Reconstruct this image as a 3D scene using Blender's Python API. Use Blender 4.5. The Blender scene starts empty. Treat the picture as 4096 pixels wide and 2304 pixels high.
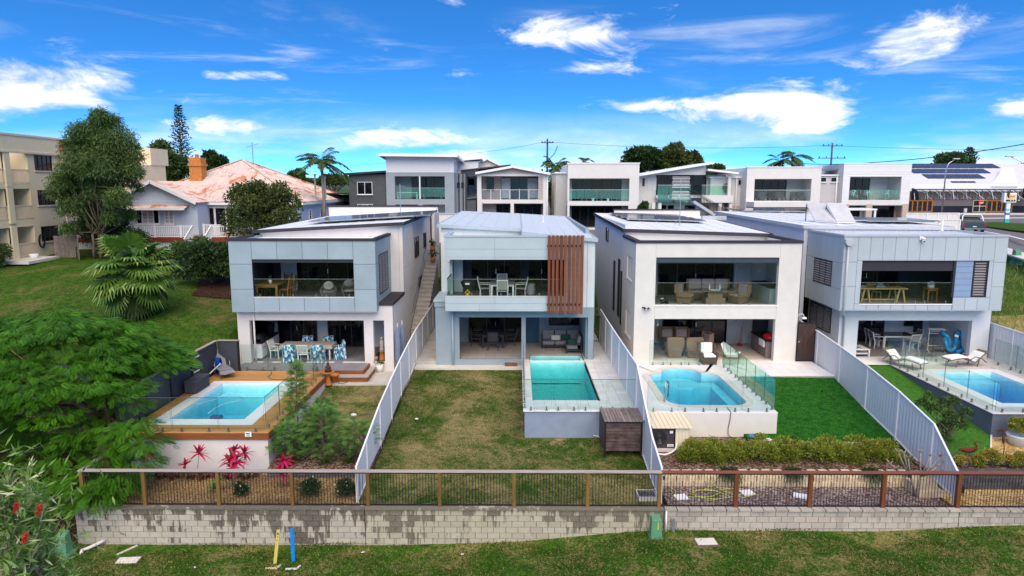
import bpy,math,random
import numpy as np
from mathutils import Vector,Matrix
rad=math.radians
R=random.Random(11)
NR=np.random.default_rng(5)
S=bpy.context.scene
COL=S.collection
# ---------------------------------------------------------------- camera
CAMZ=8.8
FPX=4096*24/36
PITCH=math.atan((1152-747)/FPX)
YAW=rad(0.4)
cd=bpy.data.cameras.new('camera')
cam=bpy.data.objects.new('camera',cd)
COL.objects.link(cam)
cam.location=(0,0,CAMZ)
cam.rotation_euler=(rad(90)-PITCH,0,YAW)
cd.lens=24;cd.sensor_width=36;cd.sensor_fit='HORIZONTAL'
cd.clip_start=0.1;cd.clip_end=6000
S.camera=cam
# ---------------------------------------------------------------- light and exposure
SUN_EL,SUN_AZ=50,175
S.view_settings.view_transform='Standard'
S.view_settings.look='None'
S.view_settings.exposure=0.42
S.view_settings.gamma=1
S.render.engine='CYCLES'
S.render.resolution_x=1024;S.render.resolution_y=576
S.cycles.max_bounces=8;S.cycles.transparent_max_bounces=16
S.cycles.diffuse_bounces=3;S.cycles.glossy_bounces=3
sl=bpy.data.lights.new('sun','SUN')
sl.energy=3.9;sl.angle=rad(75);sl.color=(1.0,0.83,0.58)
sun=bpy.data.objects.new('sun',sl);COL.objects.link(sun)
_d=Vector((math.sin(rad(SUN_AZ))*math.cos(rad(SUN_EL)),math.cos(rad(SUN_AZ))*math.cos(rad(SUN_EL)),math.sin(rad(SUN_EL))))
sun.rotation_euler=_d.to_track_quat('Z','Y').to_euler()
sun.location=(0,-20,40)
class NT:
 def __init__(s,tree):
  s.t=tree;tree.nodes.clear()
 def n(s,typ,props=None,**inp):
  nd=s.t.nodes.new(typ)
  for k,v in(props or{}).items():
   setattr(nd,k,v)
  for k,v in inp.items():
   s.set(nd,k,v)
  return nd
 def set(s,nd,k,v):
  key=int(k[1:])if k[0]=='_' and k[1:].isdigit()else k.replace('__',' ')
  sock=nd.inputs[key]
  if hasattr(v,'is_output')or isinstance(v,bpy.types.NodeSocket):
   s.t.links.new(v,sock)
  elif isinstance(v,bpy.types.Node):
   s.t.links.new(v.outputs[0],sock)
  else:
   if isinstance(v,(tuple,list))and len(v)==3 and sock.type=='RGBA':
    v=(*v,1)
   sock.default_value=v
 def math(s,op,a,b=0.0,c=None,clamp=False):
  nd=s.n('ShaderNodeMath',{'operation':op,'use_clamp':clamp},_0=a,_1=b)
  if c is not None:
   s.set(nd,'_2',c)
  return nd.outputs[0]
 def mix(s,fac,a,b,blend='MIX'):
  return s.n('ShaderNodeMixRGB',{'blend_type':blend},Fac=fac,Color1=a,Color2=b).outputs[0]
 def noise(s,vec,scale,detail=4,rough=0.55,dist=0.0):
  nd=s.n('ShaderNodeTexNoise',None,Scale=scale,Detail=detail,Roughness=rough,Distortion=dist)
  if vec is not None:
   s.set(nd,'Vector',vec)
  return nd.outputs[0]
 def ramp(s,fac,lo,hi,mode='SMOOTHSTEP'):
  nd=s.n('ShaderNodeMapRange',{'interpolation_type':mode},_0=fac,_1=lo,_2=hi)
  return nd.outputs[0]
 def link(s,a,b):
  s.t.links.new(a,b)
  # ---------------------------------------------------------------- sky
W=bpy.data.worlds.new('World');S.world=W;W.use_nodes=True
w=NT(W.node_tree)
dirv=w.n('ShaderNodeTexCoord').outputs['Generated']
sep=w.n('ShaderNodeSeparateXYZ',None,Vector=dirv)
dx,dy,dz=sep.outputs
el=w.math('ARCSINE',dz)
az=w.math('ARCTAN2',dx,dy)
steep=w.n('ShaderNodeCombineXYZ',None,X=dx,Y=dy,Z=w.math('ADD',w.math('MULTIPLY',w.math('MAXIMUM',dz,0.0),2.6),0.05))
sky=w.n('ShaderNodeTexSky',{'sky_type':'NISHITA','sun_disc':False,'sun_elevation':rad(SUN_EL),'sun_rotation':rad(SUN_AZ),'air_density':1.0,'dust_density':0.15,'ozone_density':3.0},Vector=w.n('ShaderNodeVectorMath',{'operation':'NORMALIZE'},_0=steep).outputs[0])
skc=w.n('ShaderNodeHueSaturation',None,Saturation=1.25,Value=1.32,Hue=0.5,Color=sky).outputs[0]
skc=w.mix(1.0,skc,(0.42,0.85,1.08),'MULTIPLY')
cv=w.n('ShaderNodeCombineXYZ',None,X=az,Y=w.math('MULTIPLY',el,2.6),Z=0.3)
n1=w.noise(cv,8.5,9,0.64,0.5)
n2=w.noise(w.n('ShaderNodeMapping',None,Vector=cv,Scale=(1,2.6,1),Rotation=(0,0,-0.14)),3.2,9,0.62,0.6)
blobs=[(130,225,175,52,1.0),(30,265,150,40,.8),(2280,112,130,36,.75),(2190,165,110,26,.7),(1890,280,165,40,1.05),(1980,310,130,34,.95),(1620,275,120,16,.6),(2560,285,140,24,.9),(1010,355,165,26,.95),(1120,395,170,24,.8),(570,318,130,24,.85),(2420,385,60,16,.7),(1480,365,150,26,.55),(2500,330,300,18,.5),(400,240,50,12,.65),(1390,100,150,26,.62),(1480,190,120,13,.62),(640,205,120,10,.5)]
tot=None
for bx,by,sx,sy,am in blobs:
 sx*=1.3;sy*=1.45
 a0,e0=math.atan((bx-1288)/1717.0),(470-by)/1717.0*math.cos(math.atan((bx-1288)/1717.0))
 qa=w.math('DIVIDE',w.math('SUBTRACT',az,a0),sx/1717.0)
 qe=w.math('DIVIDE',w.math('SUBTRACT',el,e0),sy/1717.0)
 q=w.math('ADD',w.math('MULTIPLY',qa,qa),w.math('MULTIPLY',qe,qe))
 g=w.math('MULTIPLY',w.math('EXPONENT',w.math('MULTIPLY',q,-1.0)),am)
 tot=g if tot is None else w.math('MAXIMUM',tot,g)
n0=w.noise(cv,1.9,3,0.5)
body=w.math('ADD',w.math('MULTIPLY',tot,0.50),w.math('MULTIPLY',w.math('SUBTRACT',n0,0.5),0.55))
puff=w.ramp(w.math('ADD',body,n1),0.70,0.98)
cirr=w.math('MULTIPLY',w.ramp(n2,0.50,0.86),0.72)
cirr=w.math('MULTIPLY',cirr,w.ramp(w.noise(w.n('ShaderNodeVectorMath',{'operation':'ADD'},_0=cv,_1=(3.1,1.7,0)).outputs[0],2.2,2),0.40,0.6))
far=w.math('MULTIPLY',w.ramp(el,0.12,0.0),w.ramp(w.noise(w.n('ShaderNodeMapping',None,Vector=cv,Scale=(1,2.2,1)),3.0,6,0.6),0.36,0.62))
far=w.math('MULTIPLY',far,0.95)
cov=w.math('MAXIMUM',w.math('MAXIMUM',puff,cirr),far)
shade=w.mix(w.ramp(n1,0.40,0.66),(4.9,5.2,5.7),(7.6,7.5,7.4))
skf=w.mix(cov,skc,shade)
bg=w.n('ShaderNodeBackground',None,Color=skf,Strength=0.14)
w.link(bg.outputs[0],w.n('ShaderNodeOutputWorld').inputs[0])
W.cycles.sampling_method='MANUAL';W.cycles.sample_map_resolution=512
# ---------------------------------------------------------------- pixels -> places (photo pixels, 4096 x 2304)
def ray(u,v):
 a=(u-2048)/FPX;b=(1152-v)/FPX
 c,s_=math.cos(PITCH),math.sin(PITCH)
 x,y,z=a,c+b*s_,-s_+b*c
 return Vector((x*math.cos(YAW)-y*math.sin(YAW),x*math.sin(YAW)+y*math.cos(YAW),z))
def PZ(u,v,z):
 r=ray(u,v);t=(z-CAMZ)/r.z
 return Vector((r.x*t,r.y*t,z))
def PY(u,v,y):
 r=ray(u,v);t=y/r.y
 return Vector((r.x*t,y,CAMZ+r.z*t))
 # ---------------------------------------------------------------- mesh building
WL={}
def wl(o):
 return WL.get(o.name,Vector((0,0,0)))if o else Vector((0,0,0))
def props(o,label=None,cat=None,group=None,kind=None):
 if label:o['label']=label
 if cat:o['category']=cat
 if group:o['group']=group
 if kind:o['kind']=kind
 return o
def thing(name,label,cat,loc=(0,0,0),rz=0.0,group=None):
 o=bpy.data.objects.new(name,None);COL.objects.link(o)
 o.empty_display_size=0.2
 o.location=loc;o.rotation_euler.z=rz
 WL[o.name]=Vector(loc)
 return props(o,label,cat,group)
def rotz(a):
 return Matrix.Rotation(a,3,'Z')
def rotx(a):
 return Matrix.Rotation(a,3,'X')
def roty(a):
 return Matrix.Rotation(a,3,'Y')
class MB:
 def __init__(s):
  s.v=[];s.f=[]
 def add(s,vs,fs):
  k=len(s.v)
  s.v.extend(Vector(p)for p in vs)
  s.f.extend([i+k for i in q]for q in fs)
  return s
 def box(s,x0,x1,y0,y1,z0,z1):
  return s.add([(x0,y0,z0),(x1,y0,z0),(x1,y1,z0),(x0,y1,z0),(x0,y0,z1),(x1,y0,z1),(x1,y1,z1),(x0,y1,z1)],[(0,3,2,1),(4,5,6,7),(0,1,5,4),(1,2,6,5),(2,3,7,6),(3,0,4,7)])
 def obox(s,c,sz,rot=None):
  k=len(s.v)
  hx,hy,hz=sz[0]/2,sz[1]/2,sz[2]/2
  s.box(-hx,hx,-hy,hy,-hz,hz)
  for i in range(k,len(s.v)):
   p=s.v[i]
   if rot is not None:p=rot@p
   s.v[i]=p+Vector(c)
  return s
 def bar(s,p,q,w,h,up=(0,0,1)):
  p,q=Vector(p),Vector(q);d=(q-p);L=d.length;d.normalize()
  side=d.cross(Vector(up))
  if side.length<1e-4:side=d.cross(Vector((0,1,0)))
  side.normalize();u=side.cross(d)
  a,b=side*(w/2),u*(h/2)
  return s.add([p-a-b,p+a-b,p+a+b,p-a+b,q-a-b,q+a-b,q+a+b,q-a+b],[(0,3,2,1),(4,5,6,7),(0,1,5,4),(1,2,6,5),(2,3,7,6),(3,0,4,7)])
 def tube(s,pts,r,n=8,cap=True):
  pts=[Vector(p)for p in pts]
  rs=r if isinstance(r,(list,tuple))else[r]*len(pts)
  k=len(s.v);prev=None;m=len(pts)
  for i,p in enumerate(pts):
   d=(pts[min(i+1,m-1)]-pts[max(i-1,0)])
   if d.length<1e-9:d=Vector((0,0,1))
   d.normalize()
   a=prev if prev is not None else(Vector((0,0,1))if abs(d.z)<.9 else Vector((1,0,0)))
   a=a-d*a.dot(d)
   if a.length<1e-5:a=Vector((0,1,0)).cross(d)
   a.normalize();prev=a;b=d.cross(a)
   for j in range(n):
    t=2*math.pi*j/n
    s.v.append(p+(a*math.cos(t)+b*math.sin(t))*rs[i])
  for i in range(m-1):
   for j in range(n):
    j2=(j+1)%n
    s.f.append([k+i*n+j,k+i*n+j2,k+(i+1)*n+j2,k+(i+1)*n+j])
  if cap:
   s.f.append([k+j for j in reversed(range(n))]);s.f.append([k+(m-1)*n+j for j in range(n)])
  return s
 def lathe(s,prof,c=(0,0,0),n=16):
  c=Vector(c);k=len(s.v)
  for r,z in prof:
   for j in range(n):
    t=2*math.pi*j/n
    s.v.append(c+Vector((r*math.cos(t),r*math.sin(t),z)))
  for i in range(len(prof)-1):
   for j in range(n):
    j2=(j+1)%n
    s.f.append([k+i*n+j,k+i*n+j2,k+(i+1)*n+j2,k+(i+1)*n+j])
  s.f.append([k+j for j in reversed(range(n))]);s.f.append([k+(len(prof)-1)*n+j for j in range(n)])
  return s
 def ell(s,c,r,n=12,m=8,rot=None):
  c=Vector(c);k=len(s.v)
  for i in range(m+1):
   ph=-math.pi/2+math.pi*i/m
   for j in range(n):
    t=2*math.pi*j/n
    p=Vector((r[0]*math.cos(ph)*math.cos(t),r[1]*math.cos(ph)*math.sin(t),r[2]*math.sin(ph)))
    s.v.append(c+(rot@p if rot is not None else p))
  for i in range(m):
   for j in range(n):
    j2=(j+1)%n
    s.f.append([k+i*n+j,k+i*n+j2,k+(i+1)*n+j2,k+(i+1)*n+j])
  return s
 def ext(s,poly,axis,a,b):
  def P(p,t):
   return{'x':(t,p[0],p[1]),'y':(p[0],t,p[1]),'z':(p[0],p[1],t)}[axis]
  n=len(poly)
  ar=sum(poly[i][0]*poly[(i+1)%n][1]-poly[(i+1)%n][0]*poly[i][1]for i in range(n))
  if(ar<0)!=(axis=='y'):poly=poly[::-1]
  return s.add([P(p,a)for p in poly]+[P(p,b)for p in poly],[list(reversed(range(n))),list(range(n,2*n))]+[[i,(i+1)%n,n+(i+1)%n,n+i]for i in range(n)])
 def face(s,*pts):
  return s.add(pts,[list(range(len(pts)))])
 def slab(s,pts,t):
  n=len(pts);pts=[Vector(p)for p in pts]
  return s.add(pts+[p-Vector((0,0,t))for p in pts],[list(range(n)),list(reversed(range(n,2*n)))]+[[(i+1)%n,i,n+i,n+(i+1)%n]for i in range(n)])
 def wall(s,x0,x1,z0,z1,y0,y1,holes=(),axis='y'):
  xs=sorted({x0,x1,*[h[0]for h in holes],*[h[1]for h in holes]})
  zs=sorted({z0,z1,*[h[2]for h in holes],*[h[3]for h in holes]})
  xs=[x for x in xs if x0<=x<=x1];zs=[z for z in zs if z0<=z<=z1]
  nx,nz=len(xs)-1,len(zs)-1
  def solid(i,j):
   if i<0 or j<0 or i>=nx or j>=nz:return False
   cx,cz=(xs[i]+xs[i+1])/2,(zs[j]+zs[j+1])/2
   return not any(h[0]<cx<h[1]and h[2]<cz<h[3]for h in holes)
  def V(x,y,z):
   return(x,y,z)if axis=='y' else(y,x,z)
  def q(*p):
   p=[V(*a)for a in p]
   s.add(p if axis=='y' else p[::-1],[(0,1,2,3)])
  for i in range(nx):
   for j in range(nz):
    if not solid(i,j):continue
    a,b,c,d=xs[i],xs[i+1],zs[j],zs[j+1]
    q((a,y0,c),(b,y0,c),(b,y0,d),(a,y0,d))
    q((b,y1,c),(a,y1,c),(a,y1,d),(b,y1,d))
    if not solid(i-1,j):q((a,y1,c),(a,y0,c),(a,y0,d),(a,y1,d))
    if not solid(i+1,j):q((b,y0,c),(b,y1,c),(b,y1,d),(b,y0,d))
    if not solid(i,j-1):q((a,y1,c),(b,y1,c),(b,y0,c),(a,y0,c))
    if not solid(i,j+1):q((a,y0,d),(b,y0,d),(b,y1,d),(a,y1,d))
  return s
 def mesh(s,name,mt,off=Vector((0,0,0)),smooth=False):
  me=bpy.data.meshes.new(name)
  me.from_pydata([tuple(p-off)for p in s.v],[],s.f)
  me.materials.append(mt)
  if smooth:
   me.polygons.foreach_set('use_smooth',[True]*len(me.polygons))
  me.update()
  return me
 def done(s,name,mt,parent=None,label=None,cat=None,group=None,kind=None,smooth=False,bevel=0.0,keep=False):
  if parent is not None:
   off=wl(parent)
  elif kind=='structure' or keep:
   off=Vector((0,0,0))
  else:
   xs=[p.x for p in s.v];ys=[p.y for p in s.v];zs=[p.z for p in s.v]
   off=Vector(((min(xs)+max(xs))/2,(min(ys)+max(ys))/2,min(zs)))
  o=bpy.data.objects.new(name,s.mesh(name,mt,off,smooth));COL.objects.link(o)
  if parent is not None:
   o.parent=parent
  else:
   o.location=off
  WL[o.name]=off
  if bevel:
   b=o.modifiers.new('bevel','BEVEL');b.width=bevel;b.segments=2;b.limit_method='ANGLE'
  return props(o,label,cat,group,kind)
def inst(name,me,loc,parent=None,rot=None,scale=None,kind=None):
 o=bpy.data.objects.new(name,me);COL.objects.link(o)
 o.location=Vector(loc)-wl(parent)
 if rot is not None:o.rotation_euler=rot
 if scale is not None:o.scale=scale
 if parent is not None:o.parent=parent
 WL[o.name]=Vector(loc)
 if kind:o['kind']=kind
 return o
def copy_tree(o,parent=None):
 c=o.copy();COL.objects.link(c);c.parent=parent
 for ch in list(o.children):
  copy_tree(ch,c)
 return c
def put(root,loc,rz=0.0,label=None,scale=None):
 root.location=loc;root.rotation_euler.z=rz
 if scale is not None:root.scale=(scale,)*3
 if label:root['label']=label
 WL[root.name]=Vector(loc)
 return root
def quads(name,V,mt,parent=None,smooth=False,attr=None,**kw):
 V=np.asarray(V,dtype=np.float32);n,k=V.shape[:2]
 off=np.array(wl(parent))if parent is not None else np.zeros(3)
 top=None
 if parent is None and kw.get('kind')!='structure':
  mn=V.reshape(-1,3).min(0);mx=V.reshape(-1,3).max(0)
  off=np.array([(mn[0]+mx[0])/2,(mn[1]+mx[1])/2,mn[2]]);top=off
 V=V-off
 me=bpy.data.meshes.new(name)
 me.vertices.add(n*k);me.vertices.foreach_set('co',V.reshape(-1).astype(np.float32))
 me.loops.add(n*k);me.loops.foreach_set('vertex_index',np.arange(n*k,dtype=np.int32))
 me.polygons.add(n);me.polygons.foreach_set('loop_start',np.arange(0,n*k,k,dtype=np.int32))
 if attr is not None:
  a=me.attributes.new('tone','FLOAT','POINT')
  a.data.foreach_set('value',np.repeat(np.asarray(attr,dtype=np.float32),k))
 me.materials.append(mt);me.update(calc_edges=True)
 o=bpy.data.objects.new(name,me);COL.objects.link(o)
 if parent is not None:o.parent=parent
 elif top is not None:o.location=tuple(top)
 WL[o.name]=Vector(off)
 return props(o,kw.get('label'),kw.get('cat'),kw.get('group'),kw.get('kind'))
def text(body,size,loc,mt,parent,rot=(math.pi/2,0,0),name='lettering',align='CENTER',ext=0.004):
 c=bpy.data.curves.new(name,'FONT');c.body=body;c.size=size;c.extrude=ext
 c.align_x=align;c.align_y='CENTER'
 t=bpy.data.objects.new(name,c)
 me=bpy.data.meshes.new_from_object(t)
 bpy.data.objects.remove(t)
 me.materials.append(mt)
 return inst(name,me,loc,parent,rot)
 # ---------------------------------------------------------------- materials
MT={}
def mat(name,col,rough=0.6,var=0.08,vs=2.5,metal=0.0,bump=0.0,bs=60.0,rnd=0.0,spec=0.3,dirt=0.0,dirtcol=(0.12,0.10,0.08),stretch=(1,1,1)):
 if name in MT:return MT[name]
 m=bpy.data.materials.new(name);m.use_nodes=True;MT[name]=m
 t=NT(m.node_tree)
 pos=t.n('ShaderNodeNewGeometry').outputs['Position']
 if stretch!=(1,1,1):pos=t.n('ShaderNodeMapping',None,Vector=pos,Scale=stretch).outputs[0]
 c=(*col,1)
 nz=t.noise(pos,vs,6,0.6)
 k=t.ramp(nz,0.3,0.7,'LINEAR')
 base=t.mix(k,tuple(max(0,q*(1-var))for q in col),tuple(min(1,q*(1+var))for q in col))
 if rnd:
  r=t.n('ShaderNodeObjectInfo').outputs['Random']
  base=t.mix(1.0,base,t.n('ShaderNodeCombineColor',None,_0=t.math('MULTIPLY_ADD',r,2*rnd,1-rnd),_1=t.math('MULTIPLY_ADD',r,2*rnd,1-rnd),_2=t.math('MULTIPLY_ADD',r,1.8*rnd,1-0.9*rnd)),'MULTIPLY')
 if dirt:
  d=t.math('MULTIPLY',t.ramp(t.noise(t.n('ShaderNodeMapping',None,Vector=pos,Scale=(1,1,.25)),3.1,7,0.65),0.52,0.8),dirt)
  base=t.mix(d,base,dirtcol)
 bs_=t.n('ShaderNodeBsdfPrincipled',None,Base__Color=base,Roughness=rough,Metallic=metal)
 bs_.inputs['Specular IOR Level'].default_value=spec
 if bump:
  b=t.n('ShaderNodeBump',None,Strength=bump,Distance=0.02,Height=t.noise(pos,bs,5,0.6))
  t.link(b.outputs[0],bs_.inputs['Normal'])
 t.link(bs_.outputs[0],t.n('ShaderNodeOutputMaterial').inputs[0])
 return m
def glass(name,tint=(0.88,0.95,0.93),refl=1.0,base=0.04):
 m=bpy.data.materials.new(name);m.use_nodes=True;MT[name]=m
 t=NT(m.node_tree)
 lw=t.n('ShaderNodeLayerWeight',None,Blend=0.5).outputs['Facing']
 f=t.math('MULTIPLY_ADD',t.math('POWER',lw,4.0),0.75*refl,base,clamp=True)
 tr=t.n('ShaderNodeBsdfTransparent',None,Color=tint)
 gl=t.n('ShaderNodeBsdfGlossy',None,Color=(1,1,1),Roughness=0.01)
 mx=t.n('ShaderNodeMixShader',None,_0=f,_1=tr,_2=gl)
 t.link(mx.outputs[0],t.n('ShaderNodeOutputMaterial').inputs[0])
 return m
def leafmat(name,c1,c2,c3=None,tr=0.3,vs=1.3,rough=0.5):
 m=bpy.data.materials.new(name);m.use_nodes=True;MT[name]=m
 t=NT(m.node_tree)
 pos=t.n('ShaderNodeNewGeometry').outputs['Position']
 at=t.n('ShaderNodeAttribute',{'attribute_name':'tone'}).outputs['Fac']
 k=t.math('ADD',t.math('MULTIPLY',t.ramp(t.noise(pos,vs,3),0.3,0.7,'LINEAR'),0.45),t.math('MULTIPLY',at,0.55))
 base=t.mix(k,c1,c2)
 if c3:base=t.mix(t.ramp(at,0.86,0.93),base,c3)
 p=t.n('ShaderNodeBsdfPrincipled',None,Base__Color=base,Roughness=rough)
 p.inputs['Specular IOR Level'].default_value=0.25
 tl=t.n('ShaderNodeBsdfTranslucent',None,Color=base)
 t.link(t.n('ShaderNodeMixShader',None,_0=tr,_1=p,_2=tl).outputs[0],t.n('ShaderNodeOutputMaterial').inputs[0])
 return m
def grassmat(name,g1,g2,straw,amount=0.5,soil=None,vs=0.55,fine=16.0):
 m=bpy.data.materials.new(name);m.use_nodes=True;MT[name]=m
 t=NT(m.node_tree)
 pos=t.n('ShaderNodeNewGeometry').outputs['Position']
 fn=t.noise(pos,fine,6,0.75)
 mid=t.noise(pos,fine*0.25,5,0.7)
 gr=t.mix(t.ramp(fn,0.40,0.60),tuple(q*.8 for q in g1),tuple(q*1.15 for q in g2))
 gr=t.mix(t.math('MULTIPLY',t.ramp(mid,0.45,0.65),0.65),gr,tuple(q*0.6 for q in g1))
 big=t.math('ADD',t.math('MULTIPLY',t.noise(pos,vs,9,0.78,0.3),0.66),t.math('MULTIPLY',fn,0.34))
 f=t.ramp(big,0.62-0.22*amount,0.72-0.14*amount)
 st=t.mix(t.ramp(t.noise(pos,fine*1.4,5,0.75),0.35,0.65),tuple(q*0.6 for q in straw),straw)
 base=t.mix(t.math('MULTIPLY',f,0.85),gr,st)
 if soil:
  base=t.mix(t.math('MULTIPLY',t.ramp(t.math('ADD',t.math('MULTIPLY',t.noise(t.n('ShaderNodeMapping',None,Vector=pos,Location=(7,3,1)),vs*1.3,6,0.65),0.8),t.math('MULTIPLY',fn,.2)),0.58,0.68),0.8),base,soil)
 p=t.n('ShaderNodeBsdfPrincipled',None,Base__Color=base,Roughness=0.9)
 p.inputs['Specular IOR Level'].default_value=0.1
 hgt=t.math('ADD',fn,t.math('MULTIPLY',mid,1.2))
 b=t.n('ShaderNodeBump',None,Strength=0.8,Distance=0.05,Height=hgt)
 t.link(b.outputs[0],p.inputs['Normal'])
 t.link(p.outputs[0],t.n('ShaderNodeOutputMaterial').inputs[0])
 return m
def speckle(name,cols,scale=18.0,bump=1.0,rough=0.85):
 m=bpy.data.materials.new(name);m.use_nodes=True;MT[name]=m
 t=NT(m.node_tree)
 pos=t.n('ShaderNodeNewGeometry').outputs['Position']
 ps=t.n('ShaderNodeMapping',None,Vector=pos,Scale=(1,1,1.0)).outputs[0]
 v=t.n('ShaderNodeTexVoronoi',None,Vector=ps,Scale=scale)
 k=t.n('ShaderNodeSeparateColor',None,_0=v.outputs['Color']).outputs[0]
 base=cols[0]
 for i,c in enumerate(cols[1:]):
  base=t.mix(t.ramp(k,(i+0.75)/len(cols),(i+1.05)/len(cols),'LINEAR'),base,c)
 base=t.mix(t.math('MULTIPLY',t.ramp(t.noise(pos,1.1,4),.35,.7),.35),base,tuple(q*.55 for q in cols[0]))
 p=t.n('ShaderNodeBsdfPrincipled',None,Base__Color=base,Roughness=rough)
 p.inputs['Specular IOR Level'].default_value=0.15
 b=t.n('ShaderNodeBump',{'invert':True},Strength=bump,Distance=0.03,Height=v.outputs['Distance'])
 t.link(b.outputs[0],p.inputs['Normal'])
 t.link(p.outputs[0],t.n('ShaderNodeOutputMaterial').inputs[0])
 return m
def water(name,absorb=(0.02,0.62,0.72),dens=1.3):
 m=bpy.data.materials.new(name);m.use_nodes=True;MT[name]=m
 t=NT(m.node_tree)
 pos=t.n('ShaderNodeNewGeometry').outputs['Position']
 b=t.n('ShaderNodeBump',None,Strength=0.55,Distance=0.05,Height=t.noise(t.n('ShaderNodeMapping',None,Vector=pos,Scale=(1,2.2,1)),4.5,5,0.65))
 fr=t.n('ShaderNodeFresnel',None,IOR=1.33);t.link(b.outputs[0],fr.inputs['Normal'])
 gl=t.n('ShaderNodeBsdfGlossy',None,Roughness=0.03);t.link(b.outputs[0],gl.inputs['Normal'])
 tr=t.n('ShaderNodeBsdfTransparent',None,Color=(0.97,1,1))
 o=t.n('ShaderNodeOutputMaterial')
 t.link(t.n('ShaderNodeMixShader',None,_0=t.math('MULTIPLY',t.math('MULTIPLY',fr.outputs[0],0.8),t.math('SUBTRACT',1.0,t.n('ShaderNodeNewGeometry').outputs['Backfacing'])),_1=tr,_2=gl).outputs[0],o.inputs[0])
 t.link(t.n('ShaderNodeVolumeAbsorption',None,Color=absorb,Density=dens).outputs[0],o.inputs[1])
 return m
def blockmat(name,col,stain,zt,amount=1.0):
 m=bpy.data.materials.new(name);m.use_nodes=True;MT[name]=m
 t=NT(m.node_tree)
 pos=t.n('ShaderNodeNewGeometry').outputs['Position']
 z=t.n('ShaderNodeSeparateXYZ',None,Vector=pos).outputs[2]
 r=t.n('ShaderNodeObjectInfo').outputs['Random']
 base=t.mix(t.ramp(t.noise(pos,6,6,0.7),0.3,0.7),tuple(q*0.86 for q in col),col)
 base=t.mix(t.math('MULTIPLY',t.math('ABSOLUTE',t.math('SUBTRACT',r,0.5)),1.0),base,tuple(q*0.66 for q in col))
 st=t.noise(t.n('ShaderNodeMapping',None,Vector=pos,Scale=(1.0,1.0,0.10)),5.0,7,0.72,0.3)
 pat=t.noise(t.n('ShaderNodeMapping',None,Vector=pos,Scale=(1.0,1.0,0.5)),0.55,5,0.65)
 fall=t.math('DIVIDE',t.math('SUBTRACT',zt,z),1.35,clamp=True)
 thr=t.math('MULTIPLY_ADD',t.math('POWER',fall,0.7),0.30,0.36)
 thr=t.math('ADD',thr,t.math('MULTIPLY',t.math('SUBTRACT',r,0.5),0.2))
 thr=t.math('SUBTRACT',thr,t.math('MULTIPLY',t.math('SUBTRACT',pat,0.52),1.15))
 k=t.ramp(t.math('SUBTRACT',st,thr),-0.02,0.06)
 k=t.math('MULTIPLY',k,t.math('MULTIPLY_ADD',t.noise(pos,24,4,0.7),0.9,0.45,clamp=True))
 base=t.mix(t.math('MULTIPLY',k,amount),base,stain)
 p=t.n('ShaderNodeBsdfPrincipled',None,Base__Color=base,Roughness=0.9)
 p.inputs['Specular IOR Level'].default_value=0.15
 t.link(t.n('ShaderNodeBump',None,Strength=0.35,Distance=0.01,Height=t.noise(pos,55,5,0.7)).outputs[0],p.inputs['Normal'])
 t.link(p.outputs[0],t.n('ShaderNodeOutputMaterial').inputs[0])
 return m
def woodmat(name,col,axis='x',var=0.35,rnd=0.18,rough=0.6,grey=0.0):
 sc={'x':(0.6,14,14),'y':(14,0.6,14),'z':(14,14,0.6)}[axis]
 m=bpy.data.materials.new(name);m.use_nodes=True;MT[name]=m
 t=NT(m.node_tree)
 pos=t.n('ShaderNodeNewGeometry').outputs['Position']
 g=t.noise(t.n('ShaderNodeMapping',None,Vector=pos,Scale=sc),2.2,6,0.7,0.4)
 r=t.n('ShaderNodeObjectInfo').outputs['Random']
 base=t.mix(t.ramp(g,0.3,0.72),tuple(q*(1-var)for q in col),tuple(min(1,q*(1+var*.5))for q in col))
 s_=t.math('MULTIPLY_ADD',r,2*rnd,1-rnd)
 base=t.mix(1.0,base,t.n('ShaderNodeCombineColor',None,_0=s_,_1=s_,_2=s_),'MULTIPLY')
 if grey:
  base=t.mix(t.math('MULTIPLY',t.ramp(t.noise(pos,4,6,.7),.35,.65),grey),base,(0.34,0.30,0.27))
 p=t.n('ShaderNodeBsdfPrincipled',None,Base__Color=base,Roughness=rough)
 p.inputs['Specular IOR Level'].default_value=0.25
 t.link(t.n('ShaderNodeBump',None,Strength=0.3,Distance=0.01,Height=g).outputs[0],p.inputs['Normal'])
 t.link(p.outputs[0],t.n('ShaderNodeOutputMaterial').inputs[0])
 return m
def emit(name,col,s):
 m=bpy.data.materials.new(name);m.use_nodes=True;MT[name]=m
 t=NT(m.node_tree)
 t.link(t.n('ShaderNodeEmission',None,Color=col,Strength=s).outputs[0],t.n('ShaderNodeOutputMaterial').inputs[0])
 return m
def solar_mat():
 m=bpy.data.materials.new('solar_cell');m.use_nodes=True;MT['solar_cell']=m
 t=NT(m.node_tree)
 tc=t.n('ShaderNodeTexCoord').outputs['Object']
 br=t.n('ShaderNodeTexBrick',{'offset':0.0},Vector=tc,Color1=(0.035,0.035,0.05),Color2=(0.045,0.04,0.055),Mortar=(0.16,0.16,0.18),Scale=1.0)
 br.inputs['Brick Width'].default_value=0.16;br.inputs['Row Height'].default_value=0.16;br.inputs['Mortar Size'].default_value=0.006
 p=t.n('ShaderNodeBsdfPrincipled',None,Base__Color=br.outputs[0],Roughness=0.12)
 t.link(p.outputs[0],t.n('ShaderNodeOutputMaterial').inputs[0])
 return m
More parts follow.
